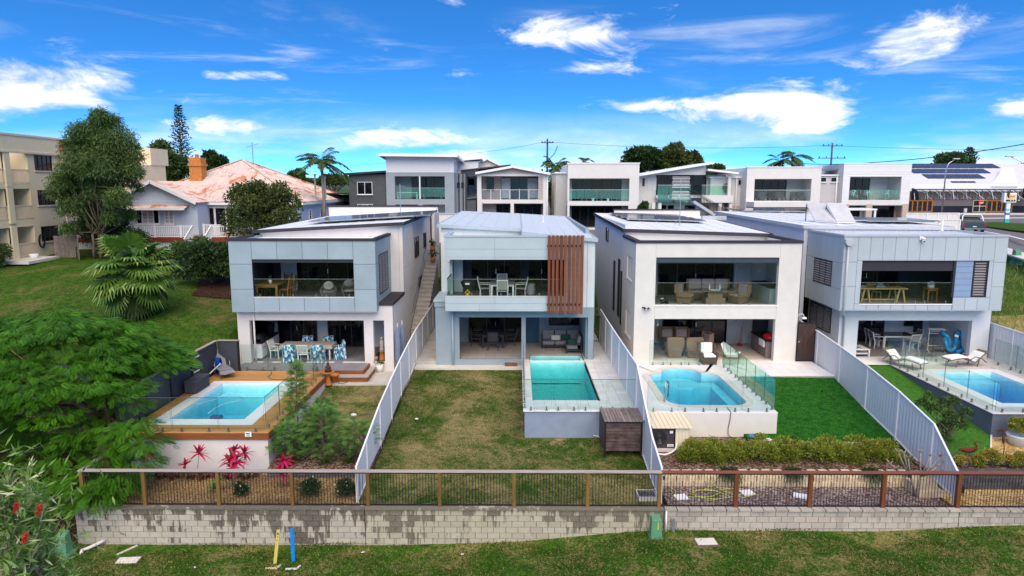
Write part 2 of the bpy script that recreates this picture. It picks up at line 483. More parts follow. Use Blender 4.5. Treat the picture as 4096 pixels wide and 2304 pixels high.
def rustroof():
 m=bpy.data.materials.new('rusty_roof');m.use_nodes=True;MT['rusty_roof']=m
 t=NT(m.node_tree)
 pos=t.n('ShaderNodeNewGeometry').outputs['Position']
 a=t.noise(t.n('ShaderNodeMapping',None,Vector=pos,Scale=(1.0,0.45,1)),0.75,8,0.72,0.6)
 b=t.noise(t.n('ShaderNodeMapping',None,Vector=pos,Scale=(6,0.5,1)),1.4,6,0.7)
 k=t.ramp(t.math('ADD',t.math('MULTIPLY',a,0.72),t.math('MULTIPLY',b,0.28)),0.50,0.58)
 base=t.mix(t.ramp(t.noise(pos,3.5,6,0.7),0.3,0.7),(0.58,0.42,0.34),(0.68,0.57,0.51))
 base=t.mix(t.math('MULTIPLY',k,0.92),base,t.mix(t.ramp(b,.4,.6),(0.34,0.07,0.015),(0.56,0.19,0.05)))
 p=t.n('ShaderNodeBsdfPrincipled',None,Base__Color=base,Roughness=0.75)
 t.link(p.outputs[0],t.n('ShaderNodeOutputMaterial').inputs[0])
 return m
def leafprint():
 m=bpy.data.materials.new('leaf_print');m.use_nodes=True;MT['leaf_print']=m
 t=NT(m.node_tree)
 pos=t.n('ShaderNodeTexCoord').outputs['Object']
 v=t.n('ShaderNodeTexVoronoi',None,Vector=t.n('ShaderNodeMapping',None,Vector=pos,Scale=(1,1.8,.55),Rotation=(.5,.6,.2)),Scale=13.0)
 k=t.n('ShaderNodeSeparateColor',None,_0=v.outputs['Color'])
 base=t.mix(t.ramp(k.outputs[0],.40,.46),(0.015,0.04,0.13),(0.03,0.26,0.38))
 base=t.mix(t.ramp(k.outputs[1],.60,.64),base,(0.62,0.70,0.74))
 p=t.n('ShaderNodeBsdfPrincipled',None,Base__Color=base,Roughness=0.8)
 t.link(p.outputs[0],t.n('ShaderNodeOutputMaterial').inputs[0])
 return m
def wicker(name,c):
 m=bpy.data.materials.new(name);m.use_nodes=True;MT[name]=m
 t=NT(m.node_tree)
 pos=t.n('ShaderNodeTexCoord').outputs['Object']
 wv=t.n('ShaderNodeTexWave',{'bands_direction':'Z'},Vector=pos,Scale=14.0,Distortion=1.0)
 wv.inputs['Detail'].default_value=2
 ch=t.n('ShaderNodeTexChecker',None,Vector=pos,Scale=42.0,Color1=(1,1,1),Color2=(.55,.55,.55))
 base=t.mix(1.0,t.mix(wv.outputs[1],tuple(q*.5 for q in c),c),ch.outputs[0],'MULTIPLY')
 p=t.n('ShaderNodeBsdfPrincipled',None,Base__Color=base,Roughness=0.65)
 t.link(t.n('ShaderNodeBump',None,Strength=0.5,Distance=0.01,Height=wv.outputs[1]).outputs[0],p.inputs['Normal'])
 t.link(p.outputs[0],t.n('ShaderNodeOutputMaterial').inputs[0])
 return m
G_PARK=grassmat('park_grass',(0.020,0.062,0.004),(0.055,0.125,0.010),(0.34,0.26,0.10),0.74,(0.30,0.20,0.11),0.8,14)
G_LAWN=grassmat('lawn_grass',(0.020,0.055,0.004),(0.052,0.105,0.010),(0.38,0.29,0.13),.85,(0.38,0.28,0.16),0.5,16)
G_HILL=grassmat('hill_grass',(0.024,0.068,0.004),(0.06,0.125,0.010),(0.22,0.16,0.06),0.55,None,0.35,9)
G_DRY=grassmat('dry_grass',(0.20,0.17,0.06),(0.34,0.28,0.10),(0.50,0.38,0.15),0.8,None,0.5,10)
TURF3=grassmat('synthetic_turf',(0.006,0.07,0.004),(0.03,0.15,0.014),(0.05,0.15,0.03),0.35,None,0.8,15)
TURF4=grassmat('synthetic_turf_light',(0.04,0.15,0.015),(0.08,0.23,0.03),(0.10,0.22,0.04),0.3,None,0.6,30)
MULCH=speckle('straw_mulch',[(0.13,0.075,0.035),(0.30,0.19,0.08),(0.20,0.12,0.05),(0.42,0.29,0.13)],26,1.0)
MULCHD=speckle('bark_mulch',[(0.05,0.022,0.012),(0.11,0.05,0.03),(0.17,0.09,0.06),(0.30,0.24,0.20)],20,1.0)
BANKM=speckle('bank_mulch',[(0.025,0.012,0.008),(0.05,0.022,0.012),(0.035,0.018,0.01),(0.09,0.05,0.03)],22,1.0)
GRAVELP=speckle('purple_gravel',[(0.09,0.055,0.05),(0.28,0.19,0.16),(0.16,0.11,0.10),(0.42,0.33,0.29)],17,1.0)
GRAVELY=speckle('yellow_gravel',[(0.30,0.17,0.05),(0.55,0.36,0.13),(0.42,0.25,0.08),(0.62,0.47,0.25)],15,1.0)
ASPH=mat('asphalt',(0.15,0.135,0.14),.9,.15,3,bump=.3,bs=80)
CONC=mat('concrete',(0.46,0.43,0.39),.85,.15,1.6,bump=.2,bs=40,dirt=.45,dirtcol=(.16,.13,.10))
CONCW=mat('pale_concrete',(0.62,0.58,0.52),.8,.08,1.6,dirt=.2)
PAVER=mat('white_paver',(0.68,0.66,0.63),.65,.06,5,rnd=.07,dirt=.22,dirtcol=(.36,.33,.29))
PAVER3=mat('pale_paver',(0.72,0.69,0.67),.65,.05,5,rnd=.04)
PTILE=mat('patio_tile',(0.52,0.44,0.38),.5,.14,7,rnd=.08)
PTILEG=mat('grey_patio_tile',(0.22,0.21,0.23),.5,.10,5,rnd=.08)
PTILEB=mat('balcony_tile',(0.34,0.31,0.28),.5,.08,5,rnd=.06)
GROUT=mat('grout',(0.34,0.31,0.28),.9)
COPING=mat('pool_coping',(0.72,0.71,0.69),.6,.06,6,rnd=.03)
RENDW=mat('white_render',(0.66,0.62,0.60),.75,.05,1.3,bump=.12,bs=90,dirt=.10,dirtcol=(.4,.36,.33))
RENDC=mat('cream_render',(0.64,0.61,0.56),.75,.05,1.3,bump=.12,bs=90,dirt=.16,dirtcol=(.5,.47,.43))
RENDB=mat('blue_grey_render',(0.27,0.33,0.37),.75,.06,1.3,bump=.12,bs=90,dirt=.10,dirtcol=(.2,.24,.27))
RENDG=mat('pale_grey_render',(0.58,0.60,0.63),.75,.04,1.3,bump=.12,bs=90)
SIDEB=mat('side_wall_grey',(0.60,0.61,0.65),.75,.04,1.3,bump=.1,bs=90)
POOLB=mat('pool_wall_blue',(0.23,0.28,0.36),.8,.10,1.8,bump=.2,bs=60,dirt=.12,dirtcol=(.33,.35,.38))
POOLD=mat('pool_wall_slate',(0.10,0.12,0.165),.75,.06,1.8,bump=.15,bs=60)
CLAD1=mat('blue_cladding',(0.29,0.36,0.40),.55,.07,1.2,rnd=.05,dirt=.16,dirtcol=(.24,.30,.35))
CLAD2=mat('pale_blue_cladding',(0.40,0.475,0.50),.6,.04,1.5,rnd=.025,dirt=.08,dirtcol=(.34,.40,.44))
CLAD2W=mat('light_panel',(0.62,0.66,0.67),.6,.04,1.5,rnd=.03)
CLAD4=mat('grey_cladding',(0.40,0.45,0.485),.5,.04,1.2,rnd=.03,dirt=.06,dirtcol=(.36,.42,.47))
JOINT=mat('joint',(0.02,0.03,0.05),.8)
ROOFW=mat('white_roof',(0.80,0.80,0.80),.45,.03,1)
ROOF2=mat('pale_blue_roof',(0.58,0.63,0.65),.45,.03,1,rnd=.02)
TRIMD=mat('dark_trim',(0.045,0.04,0.048),.75,.08,3,spec=.15)
TRIM2=mat('blue_trim',(0.38,0.45,0.49),.5,.05,3)
TRIMG=mat('grey_trim',(0.42,0.45,0.48),.5,.05,3)
WHITE=mat('white_paint',(0.78,0.77,0.76),.5,.04,3)
FRAME=mat('charcoal_frame',(0.03,0.032,0.038),.4,.05,4)
PANE=mat('dark_pane',(0.006,0.007,0.010),.05,.2,2,spec=.28)
GLASS=glass('clear_glass',(0.90,0.965,0.945))
GLASSG=glass('green_glass',(0.72,0.92,0.83),1.0,.05)
WINGL=glass('window_glass',(0.62,0.68,0.70),1.0,.08)
EDGE=mat('glass_edge',(0.05,0.11,0.10),.2)
STEEL=mat('steel',(0.55,0.54,0.52),.25,.08,8,metal=1.0)
CHROME=mat('dull_steel',(0.30,0.29,0.28),.35,.08,8,metal=.9)
BLACK=mat('black_metal',(0.012,0.012,0.014),.5,.1,6)
CURT=mat('curtain',(0.50,0.52,0.54),.9,.1,6)
BLIND=mat('blind',(0.66,0.64,0.62),.8,.05,6)
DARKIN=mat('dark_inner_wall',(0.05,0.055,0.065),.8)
FENCEW=mat('fence_sheet',(0.62,0.63,0.66),.5,.04,1.2,rnd=.03,dirt=.05,dirtcol=(.35,.36,.40))
FENCEL=mat('fence_sheet_light',(0.72,0.72,0.74),.5,.03,1.2,rnd=.02)
FENCEC=mat('fence_sheet_cream',(0.70,0.67,0.62),.5,.03,1.2,rnd=.02)
FENCED=mat('slate_panel',(0.045,0.05,0.065),.6,.10,2,bump=.1,bs=30)
RAILT=woodmat('grey_rail',(0.42,0.34,0.30),'x',.3,.05,.8,.5)
RAILR=woodmat('red_rail',(0.24,0.075,0.045),'x',.3,.05)
POSTT=woodmat('timber_post',(0.20,0.11,0.032),'z',.35,.15)
POSTR=woodmat('red_post',(0.16,0.055,0.022),'z',.4,.1)
DECK=woodmat('deck_board',(0.50,0.25,0.075),'x',.35,.16,.55)
DECKF=woodmat('deck_fascia',(0.24,0.085,0.028),'x',.4,.05)
SLATR=woodmat('red_slat',(0.19,0.056,0.024),'z',.4,.22,.5)
SLATD=woodmat('dark_slat',(0.075,0.04,0.038),'x',.5,.25,.7,.2)
SLATG=woodmat('weathered_slat',(0.20,0.155,0.14),'y',.45,.3,.8,.3)
OLDT=woodmat('old_paling',(0.19,0.15,0.13),'z',.4,.2,.9,.3)
TEAK=woodmat('teak',(0.34,0.145,0.035),'z',.35,.1,.5)
TEAKD=woodmat('dark_teak',(0.20,0.062,0.022),'z',.35,.1,.5)
PINE=woodmat('pale_timber',(0.52,0.34,0.13),'z',.2,.06,.5)
SHELLW=mat('pool_shell',(0.62,0.86,0.88),.5,.13,2.2)
SHELLD=mat('pool_shell_blue',(0.36,0.70,0.80),.5,.12,2.2)
SHELLT=mat('pool_shell_teal',(0.52,0.90,0.88),.5,.14,2.2)
WATER=water('pool_water',(0.0,0.80,0.90),0.75)
WATERT=water('pool_water_teal',(0.0,0.80,0.82),0.8)
BARK=mat('bark',(0.13,0.095,0.07),.9,.3,8,bump=.6,bs=20)
BARKL=mat('pale_bark',(0.26,0.21,0.17),.9,.3,8,bump=.5,bs=20)
SOLAR=solar_mat()
RUSTR=rustroof()
PRINT=leafprint()
RUST=mat('rust',(0.12,0.025,0.012),.8,.3,12)
TERRA=mat('terracotta',(0.48,0.16,0.045),.7,.15,6)
WICK=wicker('wicker',(0.40,0.26,0.15))
WICKD=wicker('dark_wicker',(0.16,0.10,0.075))
CUSH=mat('taupe_cushion',(0.36,0.31,0.28),.9,.06,6)
CUSHG=mat('grey_cushion',(0.20,0.20,0.21),.9,.06,6)
CUSHW=mat('white_cushion',(0.80,0.78,0.76),.9,.04,6)
SLING=mat('grey_sling',(0.22,0.21,0.22),.8,.06,10)
FABD=mat('charcoal_fabric',(0.055,0.058,0.066),.8,.08,8)
ALUW=mat('white_aluminium',(0.72,0.73,0.72),.4,.03,5)
ALUD=mat('charcoal_aluminium',(0.035,0.037,0.042),.45,.05,5)
PLASW=mat('white_plastic',(0.74,0.72,0.66),.5,.04,5)
# ---------------------------------------------------------------- terrain
def lerp(tab,t):
 if t<=tab[0][0]:return tab[0][1]
 for(a,va),(b,vb)in zip(tab,tab[1:]):
  if t<=b:
   return va+(vb-va)*(t-a)/(b-a)
 return tab[-1][1]
BASEX=[(-20,-2.86),(-4,-2.86),(0,-2.72),(3,-2.42),(4.6,-2.30),(11.7,-2.32),(15.5,-2.10),(30,-1.9)]
SIDEY=[(10,-3.1),(18,-2.85),(21,-2.2),(24,-1.5),(28,-0.4),(32,0.6),(36,1.5),(42,2.5),(48,3.1),(56,3.5),(70,4.1),(90,4.2)]
LOTY=[(21,-1.9),(35.4,-1.9),(36,-0.6),(50,-0.5),(55,4.1),(90,4.2)]
X0,X1=-14.5,24.75
def hz(x,y):
 if y<21.03:
  z=lerp(BASEX,x)-0.05*max(0,21-y)if y>0 else lerp(BASEX,x)-1.05
  if x<X0-.1 or x>X1+.1:
   zs=lerp(SIDEY,y)
   k=min(1,(X0-x)/1.2)if x<X0 else min(1,(x-X1)/1.2)
   z=max(z,z*(1-k)+zs*k)if y>18 else z
  return z
 if X0-.01<=x<=X1+.01:
  return lerp(LOTY,y)
 k=min(1,((X0-x)if x<X0 else(x-X1))/.35)
 return lerp(LOTY,y)*(1-k)+lerp(SIDEY,y)*k
def build_ground():
 xs=[-3000,-900,-300,-150,-90,-60,-45]+[-38+i for i in range(24)]+[-14.85,-14.5,-14.2]+[-13+i for i in range(37)]+[24.5,24.75,25.1]+[26+i for i in range(16)]+[45,60,90,150,300,900,3000]
 ys=[-200,-60,-20,0,6,10]+[12+.75*i for i in range(12)]+[20.98,21.08]+[21.6+.8*i for i in range(16)]+[34.2,35,36,37.5]+[39+1.5*i for i in range(8)]+[52,56,62,70,80,90,110,140,180,260,500,1200,3000]
 g=MB();nx=len(xs)
 for y in ys:
  for x in xs:
   z=hz(x,y)
   if 8<y<20.5:z+=0.05*math.sin(x*1.3+y)+0.04*math.sin(x*.47-y*1.9)
   if x<-15 or x>25.2:z+=0.07*math.sin(x*.9+y*.5)*(1 if 22<y<60 else 0)
   g.v.append(Vector((x,y,z)))
 mi=[]
 for j in range(len(ys)-1):
  for i in range(nx-1):
   g.f.append([j*nx+i,j*nx+i+1,(j+1)*nx+i+1,(j+1)*nx+i])
   x,y=(xs[i]+xs[i+1])/2,(ys[j]+ys[j+1])/2
   k=0
   if y>21 and x<X0:k=1
   if-27<x<-14.4 and 18.2<y<25:k=2
   if x>X1 and y>21:k=1 if(y>37 or x>40)else 3
   if y>56 and-30<x<140:k=4
   mi.append(k)
 o=g.done('ground',G_PARK,kind='structure',smooth=True)
 for m in(G_HILL,BANKM,G_DRY,ASPH):o.data.materials.append(m)
 o.data.polygons.foreach_set('material_index',mi)
 return o
build_ground()
def sheet(name,pts,mt,t=0.9):
 return MB().slab(pts,t).done(name,mt,kind='structure')
def subtract(r,h):
 x0,x1,y0,y1=r;a0,a1,b0,b1=h
 if a1<=x0 or a0>=x1 or b1<=y0 or b0>=y1:return r
 c=[(x0,min(x1,a0),y0,y1),(max(x0,a1),x1,y0,y1),(x0,x1,y0,min(y1,b0)),(x0,x1,max(y0,b1),y1)]
 c=[q for q in c if q[1]-q[0]>.03 and q[3]-q[2]>.03]
 return max(c,key=lambda q:(q[1]-q[0])*(q[3]-q[2]))if c else None
def tiles(parent,rect,z,sx,sy,mt,holes=(),gap=0.008,name='tile',th=0.03):
 x0,x1,y0,y1=rect;cache={}
 nx,ny=max(1,round((x1-x0)/sx)),max(1,round((y1-y0)/sy))
 sx,sy=(x1-x0)/nx,(y1-y0)/ny
 for i in range(nx):
  for j in range(ny):
   r=(x0+i*sx+gap/2,x0+(i+1)*sx-gap/2,y0+j*sy+gap/2,y0+(j+1)*sy-gap/2)
   for h in holes:
    r=subtract(r,h)if r else None
   if not r:continue
   w_,h_=round(r[1]-r[0],3),round(r[3]-r[2],3)
   if(w_,h_)not in cache:
    cache[(w_,h_)]=MB().box(-w_/2,w_/2,-h_/2,h_/2,-th,0).mesh(name,mt)
   inst(name,cache[(w_,h_)],((r[0]+r[1])/2,(r[2]+r[3])/2,z+R.uniform(-.0015,.0015)),parent)
   # ---- block retaining walls, one per lot
BLK=[blockmat('wall_block_a',(0.50,0.45,0.36),(0.05,0.04,0.03),-1.62,.85),blockmat('wall_block_b',(0.48,0.43,0.32),(0.10,0.085,0.06),-1.62,.85),blockmat('wall_block_c',(0.50,0.45,0.375),(0.18,0.15,0.12),-1.62,.35),blockmat('wall_block_d',(0.51,0.46,0.385),(0.17,0.15,0.12),-1.62,.4)]
MORT=mat('mortar',(0.10,0.085,0.065),.95)
LOTW=[(-14.46,-4.97,'stained grey concrete block retaining wall below the red-leaved garden bed'),(-4.95,4.80,'yellowish concrete block retaining wall below the sloping back lawn'),(4.82,14.36,'pale concrete block retaining wall below the purple gravel bed'),(14.38,20.0,'pale concrete block retaining wall below the yellow gravel bed')]
for k,(a,b,lab)in enumerate(LOTW):
 t=thing('retaining_wall',lab,'retaining wall',((a+b)/2,21.03,-2.9),group='block retaining walls along the lots')
 MB().box(a,b,20.97,21.10,-3.3,-1.63).done('mortar_core',MORT,t)
 full=MB().box(-.1925,.1925,-.05,.05,-.0925,.0925).mesh('block',BLK[k])
 for r in range(8):
  z=-1.72-r*.2
  x=a+(0 if r%2==0 else-.2)
  while x<b-.02:
   l,rr=max(x,a),min(x+.4,b)
   if rr-l>.06 and z+.1>lerp(BASEX,(l+rr)/2)-.05:
    inst('block',full,((l+rr)/2,20.99+R.uniform(-.004,.002),z),t,scale=((rr-l)/.4,1,1))
   x+=.4
 if k<2:
  MB().box(a,b,20.90,21.2,-1.622,-1.565).done('capping',BLK[k],t)
 else:
  cb=MB().box(-.185,.185,-.15,.15,-.03,.03).mesh('capping_block',BLK[k]);x=a
  while x<b-.1:
   inst('capping_block',cb,(x+.2,21.04+R.uniform(-.015,.015),-1.59),t,rot=(0,0,R.uniform(-.02,.02)));x+=.4
   # ---- balustrade fences on top of the walls
PX=[-14.24,-12.21,-9.77,-7.35,-4.86,-2.51,-0.08,2.32,4.66,7.16,9.57,11.95,14.38,16.75,19.1]
LOTF=[(0,4,POSTT,RAILT,'black baluster fence with weathered grey rail in front of the red cordylines'),(4,8,POSTT,RAILT,'black baluster fence with weathered grey rail across the sloping lawn'),(8,12,POSTR,RAILR,'black baluster fence with red-brown rail in front of the long hedge'),(12,14,POSTR,RAILR,'black baluster fence with red-brown rail in front of the yellow gravel')]
bal=MB().tube([(0,0,0),(0,0,1.06)],.0095,5).mesh('baluster',BLACK)
for k,(a,b,pm,rm,lab)in enumerate(LOTF):
 t=thing('balustrade_fence',lab,'fence',((PX[a]+PX[b])/2,21.1,-1.56),group='balustrade fences on the retaining walls')
 for i in range(a+(1 if k else 0),b+1):
  w_=.115 if k<2 else.13
  MB().box(PX[i]-w_/2,PX[i]+w_/2,21.05,21.05+w_,-1.563,-.392).done('post',pm,t,bevel=.006)
 e0=PX[a]-(.08 if k==0 else-.06)
 MB().box(e0,PX[b]+.06,21.02,21.19,-.39,-.345).done('top_rail',rm,t,bevel=.006)
 for i in range(a,b):
  l,r=PX[i]+.07,PX[i+1]-.07
  MB().box(l,r,21.085,21.12,-1.535,-1.505).done('bottom_rail',BLACK,t)
  MB().box(l,r,21.085,21.12,-.45,-.425).done('upper_rail',BLACK,t)
  n=round((r-l)/.098)
  for q in range(1,n):
   inst('baluster',bal,(l+(r-l)*q/n,21.103,-1.508),t)
   # return leg of the left fence, running back along the mulch bank
t=thing('balustrade_fence','short black baluster fence running back beside the poinciana tree trunk','fence',(-14.24,22.3,-1.56),group='balustrade fences on the retaining walls')
MB().box(-14.3,-14.18,23.3,23.42,-1.563,-.15).done('post',POSTT,t)
MB().box(-14.33,-14.15,21.25,23.42,-.39,-.345).done('top_rail',RAILT,t)
MB().box(-14.26,-14.22,21.25,23.3,-1.53,-1.5).done('bottom_rail',BLACK,t)
for q in range(1,21):
 inst('baluster',bal,(-14.24,21.2+q*.1,-1.505),t)
 # ---------------------------------------------------------------- lot 1
def slope(x,y,za=-1.57,zb=-.42,ya=21.2,yb=33.6):
 return za+(zb-za)*(y-ya)/(yb-ya)
sheet('mulch_bed',[(-14.4,21.12,-1.575),(-5.2,21.12,-1.575),(-5.2,23.05,-1.45),(-14.4,23.6,-1.45)],MULCH)
sheet('garden_bed',[(-8.95,23.2,-1.22),(-5.25,23.2,-1.22),(-5.25,26.2,-1.08),(-8.95,26.2,-1.08)],MULCHD)
sheet('lawn',[(-8.95,26.2,-1.06),(-5.25,26.2,-1.06),(-5.25,31.2,-.5),(-8.95,31.2,-.5)],G_LAWN)
sheet('slab',[(-9.0,31.2,-.45),(-5.25,31.2,-.45),(-5.25,36.0,-.40),(-9.0,36.0,-.40)],CONC,.2)
t=thing('edging_wall','low dark block edging behind the white-flowered bushes','edging wall',(-7.1,23.12,-1.55))
eb=MB().box(-.195,.195,-.09,.09,0,.165).mesh('block',mat('dark_block',(0.085,0.08,0.085),.9,.2,5,bump=.4,bs=30,rnd=.2))
for r in range(2):
 for i in range(9 if r==0 else 8):
  inst('block',eb,(-8.73+i*.4+r*.2,23.12,-1.56+r*.17),t)
  # pool deck platform, boards and fascia
DX0,DX1,DY0,DY1=-14.3,-8.97,23.52,32.06
P1=(-13.82,-9.88,24.4,30.2)
MB().wall(DX0+.02,DX1-.03,-1.75,-.16,DY0+.05,DY0+.25).wall(DY0+.25,DY1,-1.75,-.16,DX1-.23,DX1-.03,axis='x').done('deck_base_wall',RENDW,label='white rendered base wall under the timber pool deck',cat='wall')
t=thing('pool_deck','golden brown timber deck around the pool with white coping','deck',(-11.6,23.5,-.16))
MB().box(DX0,DX1+.03,DY0-.02,DY0+.02,-.235,.0).done('fascia',DECKF,t)
MB().box(DX1-.01,DX1+.03,DY0+.02,DY1,-.235,.0).done('fascia',DECKF,t)
bw=.14;y=DY0+.03
while y<DY1-bw:
 for(l,r)in([(DX0,DX1-.02)]if(y+bw<P1[2]or y>P1[3])else[(DX0,P1[0]-.01),(P1[1]+.01,DX1-.02)]):
  if r-l>.05:MB().box(l,r,y,y+bw-.008,-.028,.001+R.uniform(-.002,.002)).done('deck_board',DECK,t)
 y+=bw
MB().box(DX0,DX1-.03,DY0+.03,P1[2]-.02,-.12,-.03).box(DX0,P1[0],P1[2],DY1,-.12,-.03).box(P1[1],DX1-.03,P1[2],DY1,-.12,-.03).box(P1[0],P1[1],P1[3]+.02,DY1,-.12,-.03).done('joists',FRAME,t)
def rect_pool(name,label,outer,inner,ztop,mt_shell,mt_water,depth=1.25,steps=(),paver=None,cop=COPING):
 t=thing(name,label,'swimming pool',((outer[0]+outer[1])/2,(outer[2]+outer[3])/2,-depth))
 x0,x1,y0,y1=outer;a0,a1,b0,b1=inner
 for r in((x0,x1,y0,b0),(x0,x1,b1,y1),(x0,a0,b0,b1),(a1,x1,b0,b1)):
  if r[1]-r[0]<.03 or r[3]-r[2]<.03:continue
  if paver:
   tiles(t,r,ztop+.004,paver,paver,cop,name='coping_paver',th=.05)
  else:
   long_x=(r[1]-r[0])>(r[3]-r[2]);L=(r[1]-r[0])if long_x else(r[3]-r[2]);n=max(1,round(L/.6))
   tiles(t,r,ztop+.004,L/n if long_x else 9,9 if long_x else L/n,cop,name='coping_paver',th=.05,gap=.004)
 sh=MB()
 sh.box(a0-.12,a1+.12,b0-.12,b1+.12,-depth-.12,-depth)
 sh.wall(a0-.12,a1+.12,-depth,ztop-.05,b0-.12,b0).wall(a0-.12,a1+.12,-depth,ztop-.05,b1,b1+.12)
 sh.wall(b0,b1,-depth,ztop-.05,a0-.12,a0,axis='x').wall(b0,b1,-depth,ztop-.05,a1,a1+.12,axis='x')
 sh.done('shell',mt_shell,t)
 for s_ in steps:
  MB().box(s_[0],s_[1],s_[2],s_[3],-depth+.01,s_[4]).done('step',mt_shell,t)
 MB().box(a0+.002,a1-.002,b0+.002,b1-.002,-depth+.004,ztop-.085).done('water',mt_water,t)
 return t
p1=rect_pool('swimming_pool','rectangular turquoise pool with wide white coping set in a timber deck',P1,(-13.30,-10.42,25.03,29.85),0.0,SHELLW,WATER,steps=((-13.29,-10.43,29.2,29.84,-.45),(-11.3,-10.43,28.4,29.2,-.8)))
MB().tube([PZ(500+a/2.229,1350+b/2.229,-.10)for a,b in((640,598),(700,580),(780,560),(850,528),(930,518),(1020,522),(1060,540),(1030,562),(960,575),(860,600),(790,640),(740,680))],.022,6).done('pool_hose',mat('pale_blue_hose',(.30,.55,.70),.5),None,'pale blue cleaner hose floating in the turquoise deck pool','hose',smooth=True)
t=thing('pool_cleaner','small blue pool cleaner lying in the deck pool','pool cleaner',(-12.0,26.1,-.5))
MB().box(-12.2,-11.8,26.0,26.3,-.36,-.25).done('body',mat('cleaner_blue',(.01,.08,.22),.4),t,bevel=.02)
MB().tube([(-12.16,25.98,-.36),(-12.16,26.32,-.36)],.05,8).tube([(-11.84,25.98,-.36),(-11.84,26.32,-.36)],.05,8).done('rollers',BLACK,t)
# ---- frameless glass fence: panes on short steel spigots
def glass_fence(label,pts,z,h=1.2,pane=1.2,gl=GLASS,edge=True,zb=.07,top=STEEL,group='frameless glass pool fences',handrail=True):
 p0,p1=Vector((*pts[0],z)),Vector((*pts[-1],z))
 t=thing('glass_fence',label,'glass fence',((p0+p1)/2),group=group)
 sp=MB().box(-.024,.024,-.03,.03,0,.15).box(-.05,.05,-.05,.05,0,.012).mesh('spigot',CHROME)
 for(a,b)in zip(pts,pts[1:]):
  A,B=Vector((*a,z)),Vector((*b,z));d=B-A;L=d.length;d.normalize()
  n=max(1,round(L/pane));ang=math.atan2(d.y,d.x)
  for i in range(n):
   s0,s1=L*i/n+.02,L*(i+1)/n-.02
   q0,q1=A+d*s0,A+d*s1
   pn=MB().bar(q0+Vector((0,0,zb+h/2)),q1+Vector((0,0,zb+h/2)),.012,h).done('pane',gl,t)
   if edge:
    for e in(q0,q1):
     MB().bar(e+Vector((0,0,zb)),e+Vector((0,0,zb+h)),.013,.006,up=tuple(d)).done('pane_edge',EDGE,pn)
   for f in(.2,.8):
    inst('spigot',sp,A+d*(s0+(s1-s0)*f),t,rot=(0,0,ang))
  if handrail:
   MB().bar(A+Vector((0,0,zb+h+.008)),B+Vector((0,0,zb+h+.008)),.022,.016).done('top_strip',top,t)
 return t
glass_fence('glass pool fence along the front edge of the timber deck',[(-14.2,23.68),(-9.12,23.68)],0,pane=1.7,top=CHROME)
glass_fence('glass pool fence along the right edge of the timber deck beside the shrubs',[(-9.12,23.75),(-9.16,31.3)],0,pane=1.5,top=CHROME)
glass_fence('glass pool fence between the timber deck and the tiled patio',[(-13.35,32.1),(-9.4,32.1)],0,pane=1.3,handrail=False)
# slate panel fence left of the deck
t=thing('panel_fence','charcoal panel fence with timber capping beside the deck lounger','fence',(-14.35,28,0))
pts=[(-14.42,23.6,1.35),(-14.42,25.5,1.4),(-14.42,27.4,1.45),(-14.42,29.3,1.5),(-14.42,31.95,1.5)]
for(xa,ya,za),(xb,yb,zb_)in zip(pts,pts[1:]):
 MB().box(-14.44,-14.40,ya+.04,yb-.04,-.1,za-.03).done('panel',FENCED,t)
 MB().box(-14.44,-14.36,ya-.04,ya+.04,-.1,za-.02).done('post',BLACK,t)
 MB().bar((-14.42,ya,za),(-14.42,yb,zb_),.14,.04).done('capping',RAILT,t)
MB().box(-14.36,-13.42,31.93,31.98,-.0,1.47).done('panel',FENCED,t)
MB().box(-13.42,-13.34,31.9,32.0,0,1.49).done('post',BLACK,t)
MB().box(-14.36,-13.33,31.88,32.02,1.49,1.53).done('capping',RAILT,t)
# ---------------------------------------------------------------- lot 2
sheet('lawn',[(-5.2,21.14,-1.575),(4.85,21.14,-1.575),(4.85,26.1,-1.115),(.3,26.1,-1.115),(.3,33.7,-.41),(-5.2,33.7,-.41)],G_LAWN)
sheet('slab',[(-5.2,33.7,-.30),(.28,33.7,-.30),(.28,34.4,-.30),(-5.2,34.4,-.30)],CONCW,.3)
tt=props(bpy.data.objects.new('side_path',None),kind='structure');COL.objects.link(tt)
for i in range(7):
 y0=34.35+i*2.4
 MB().box(-5.2,-4.1,y0,y0+2.42,-.8,-.12+.05*i).done('slab',CONC,tt)
MB().box(.32,4.74,26.12,26.32,-1.7,-.045).box(.32,.5,26.33,34.1,-1.4,-.045).done('pool_wall',POOLB,label='blue grey rendered wall below the long teal pool',cat='wall')
t=props(bpy.data.objects.new('terrace',None),kind='structure');COL.objects.link(t)
MB().box(.34,.67,26.33,34.2,-.3,-.034).box(3.48,4.74,26.33,38.2,-.3,-.034).box(.67,3.48,26.33,27.48,-.3,-.034).done('bedding',GROUT,t)
tiles(t,(.26,4.74,26.06,34.3),0,.47,.47,PAVER,holes=((.66,3.5,27.48,36),))
tiles(t,(3.95,4.74,34.3,44),0,.47,.47,PAVER)
t=rect_pool('swimming_pool','long narrow teal pool on a raised white-paved terrace',(.66,3.5,27.48,34.1),(.67,3.48,27.50,34.06),-.004,SHELLT,WATERT,steps=())
MB().box(.82,3.3,34.06,35.2,-1.3,-1.2).wall(.8,3.32,-1.2,-.06,35.2,35.3).wall(34.07,35.2,-1.2,-.06,.7,.82,axis='x').wall(34.07,35.2,-1.2,-.06,3.3,3.42,axis='x').done('alcove_shell',SHELLT,t)
MB().box(.822,3.298,34.062,35.198,-1.19,-.089).done('alcove_water',WATERT,t)
glass_fence('glass pool fence along the front of the raised white terrace',[(.34,26.16),(4.68,26.16)],0,pane=1.12,top=CHROME)
glass_fence('glass pool fence running along the lawn side of the teal pool',[(.32,26.25),(.32,34.0)],0,pane=1.1,top=CHROME)
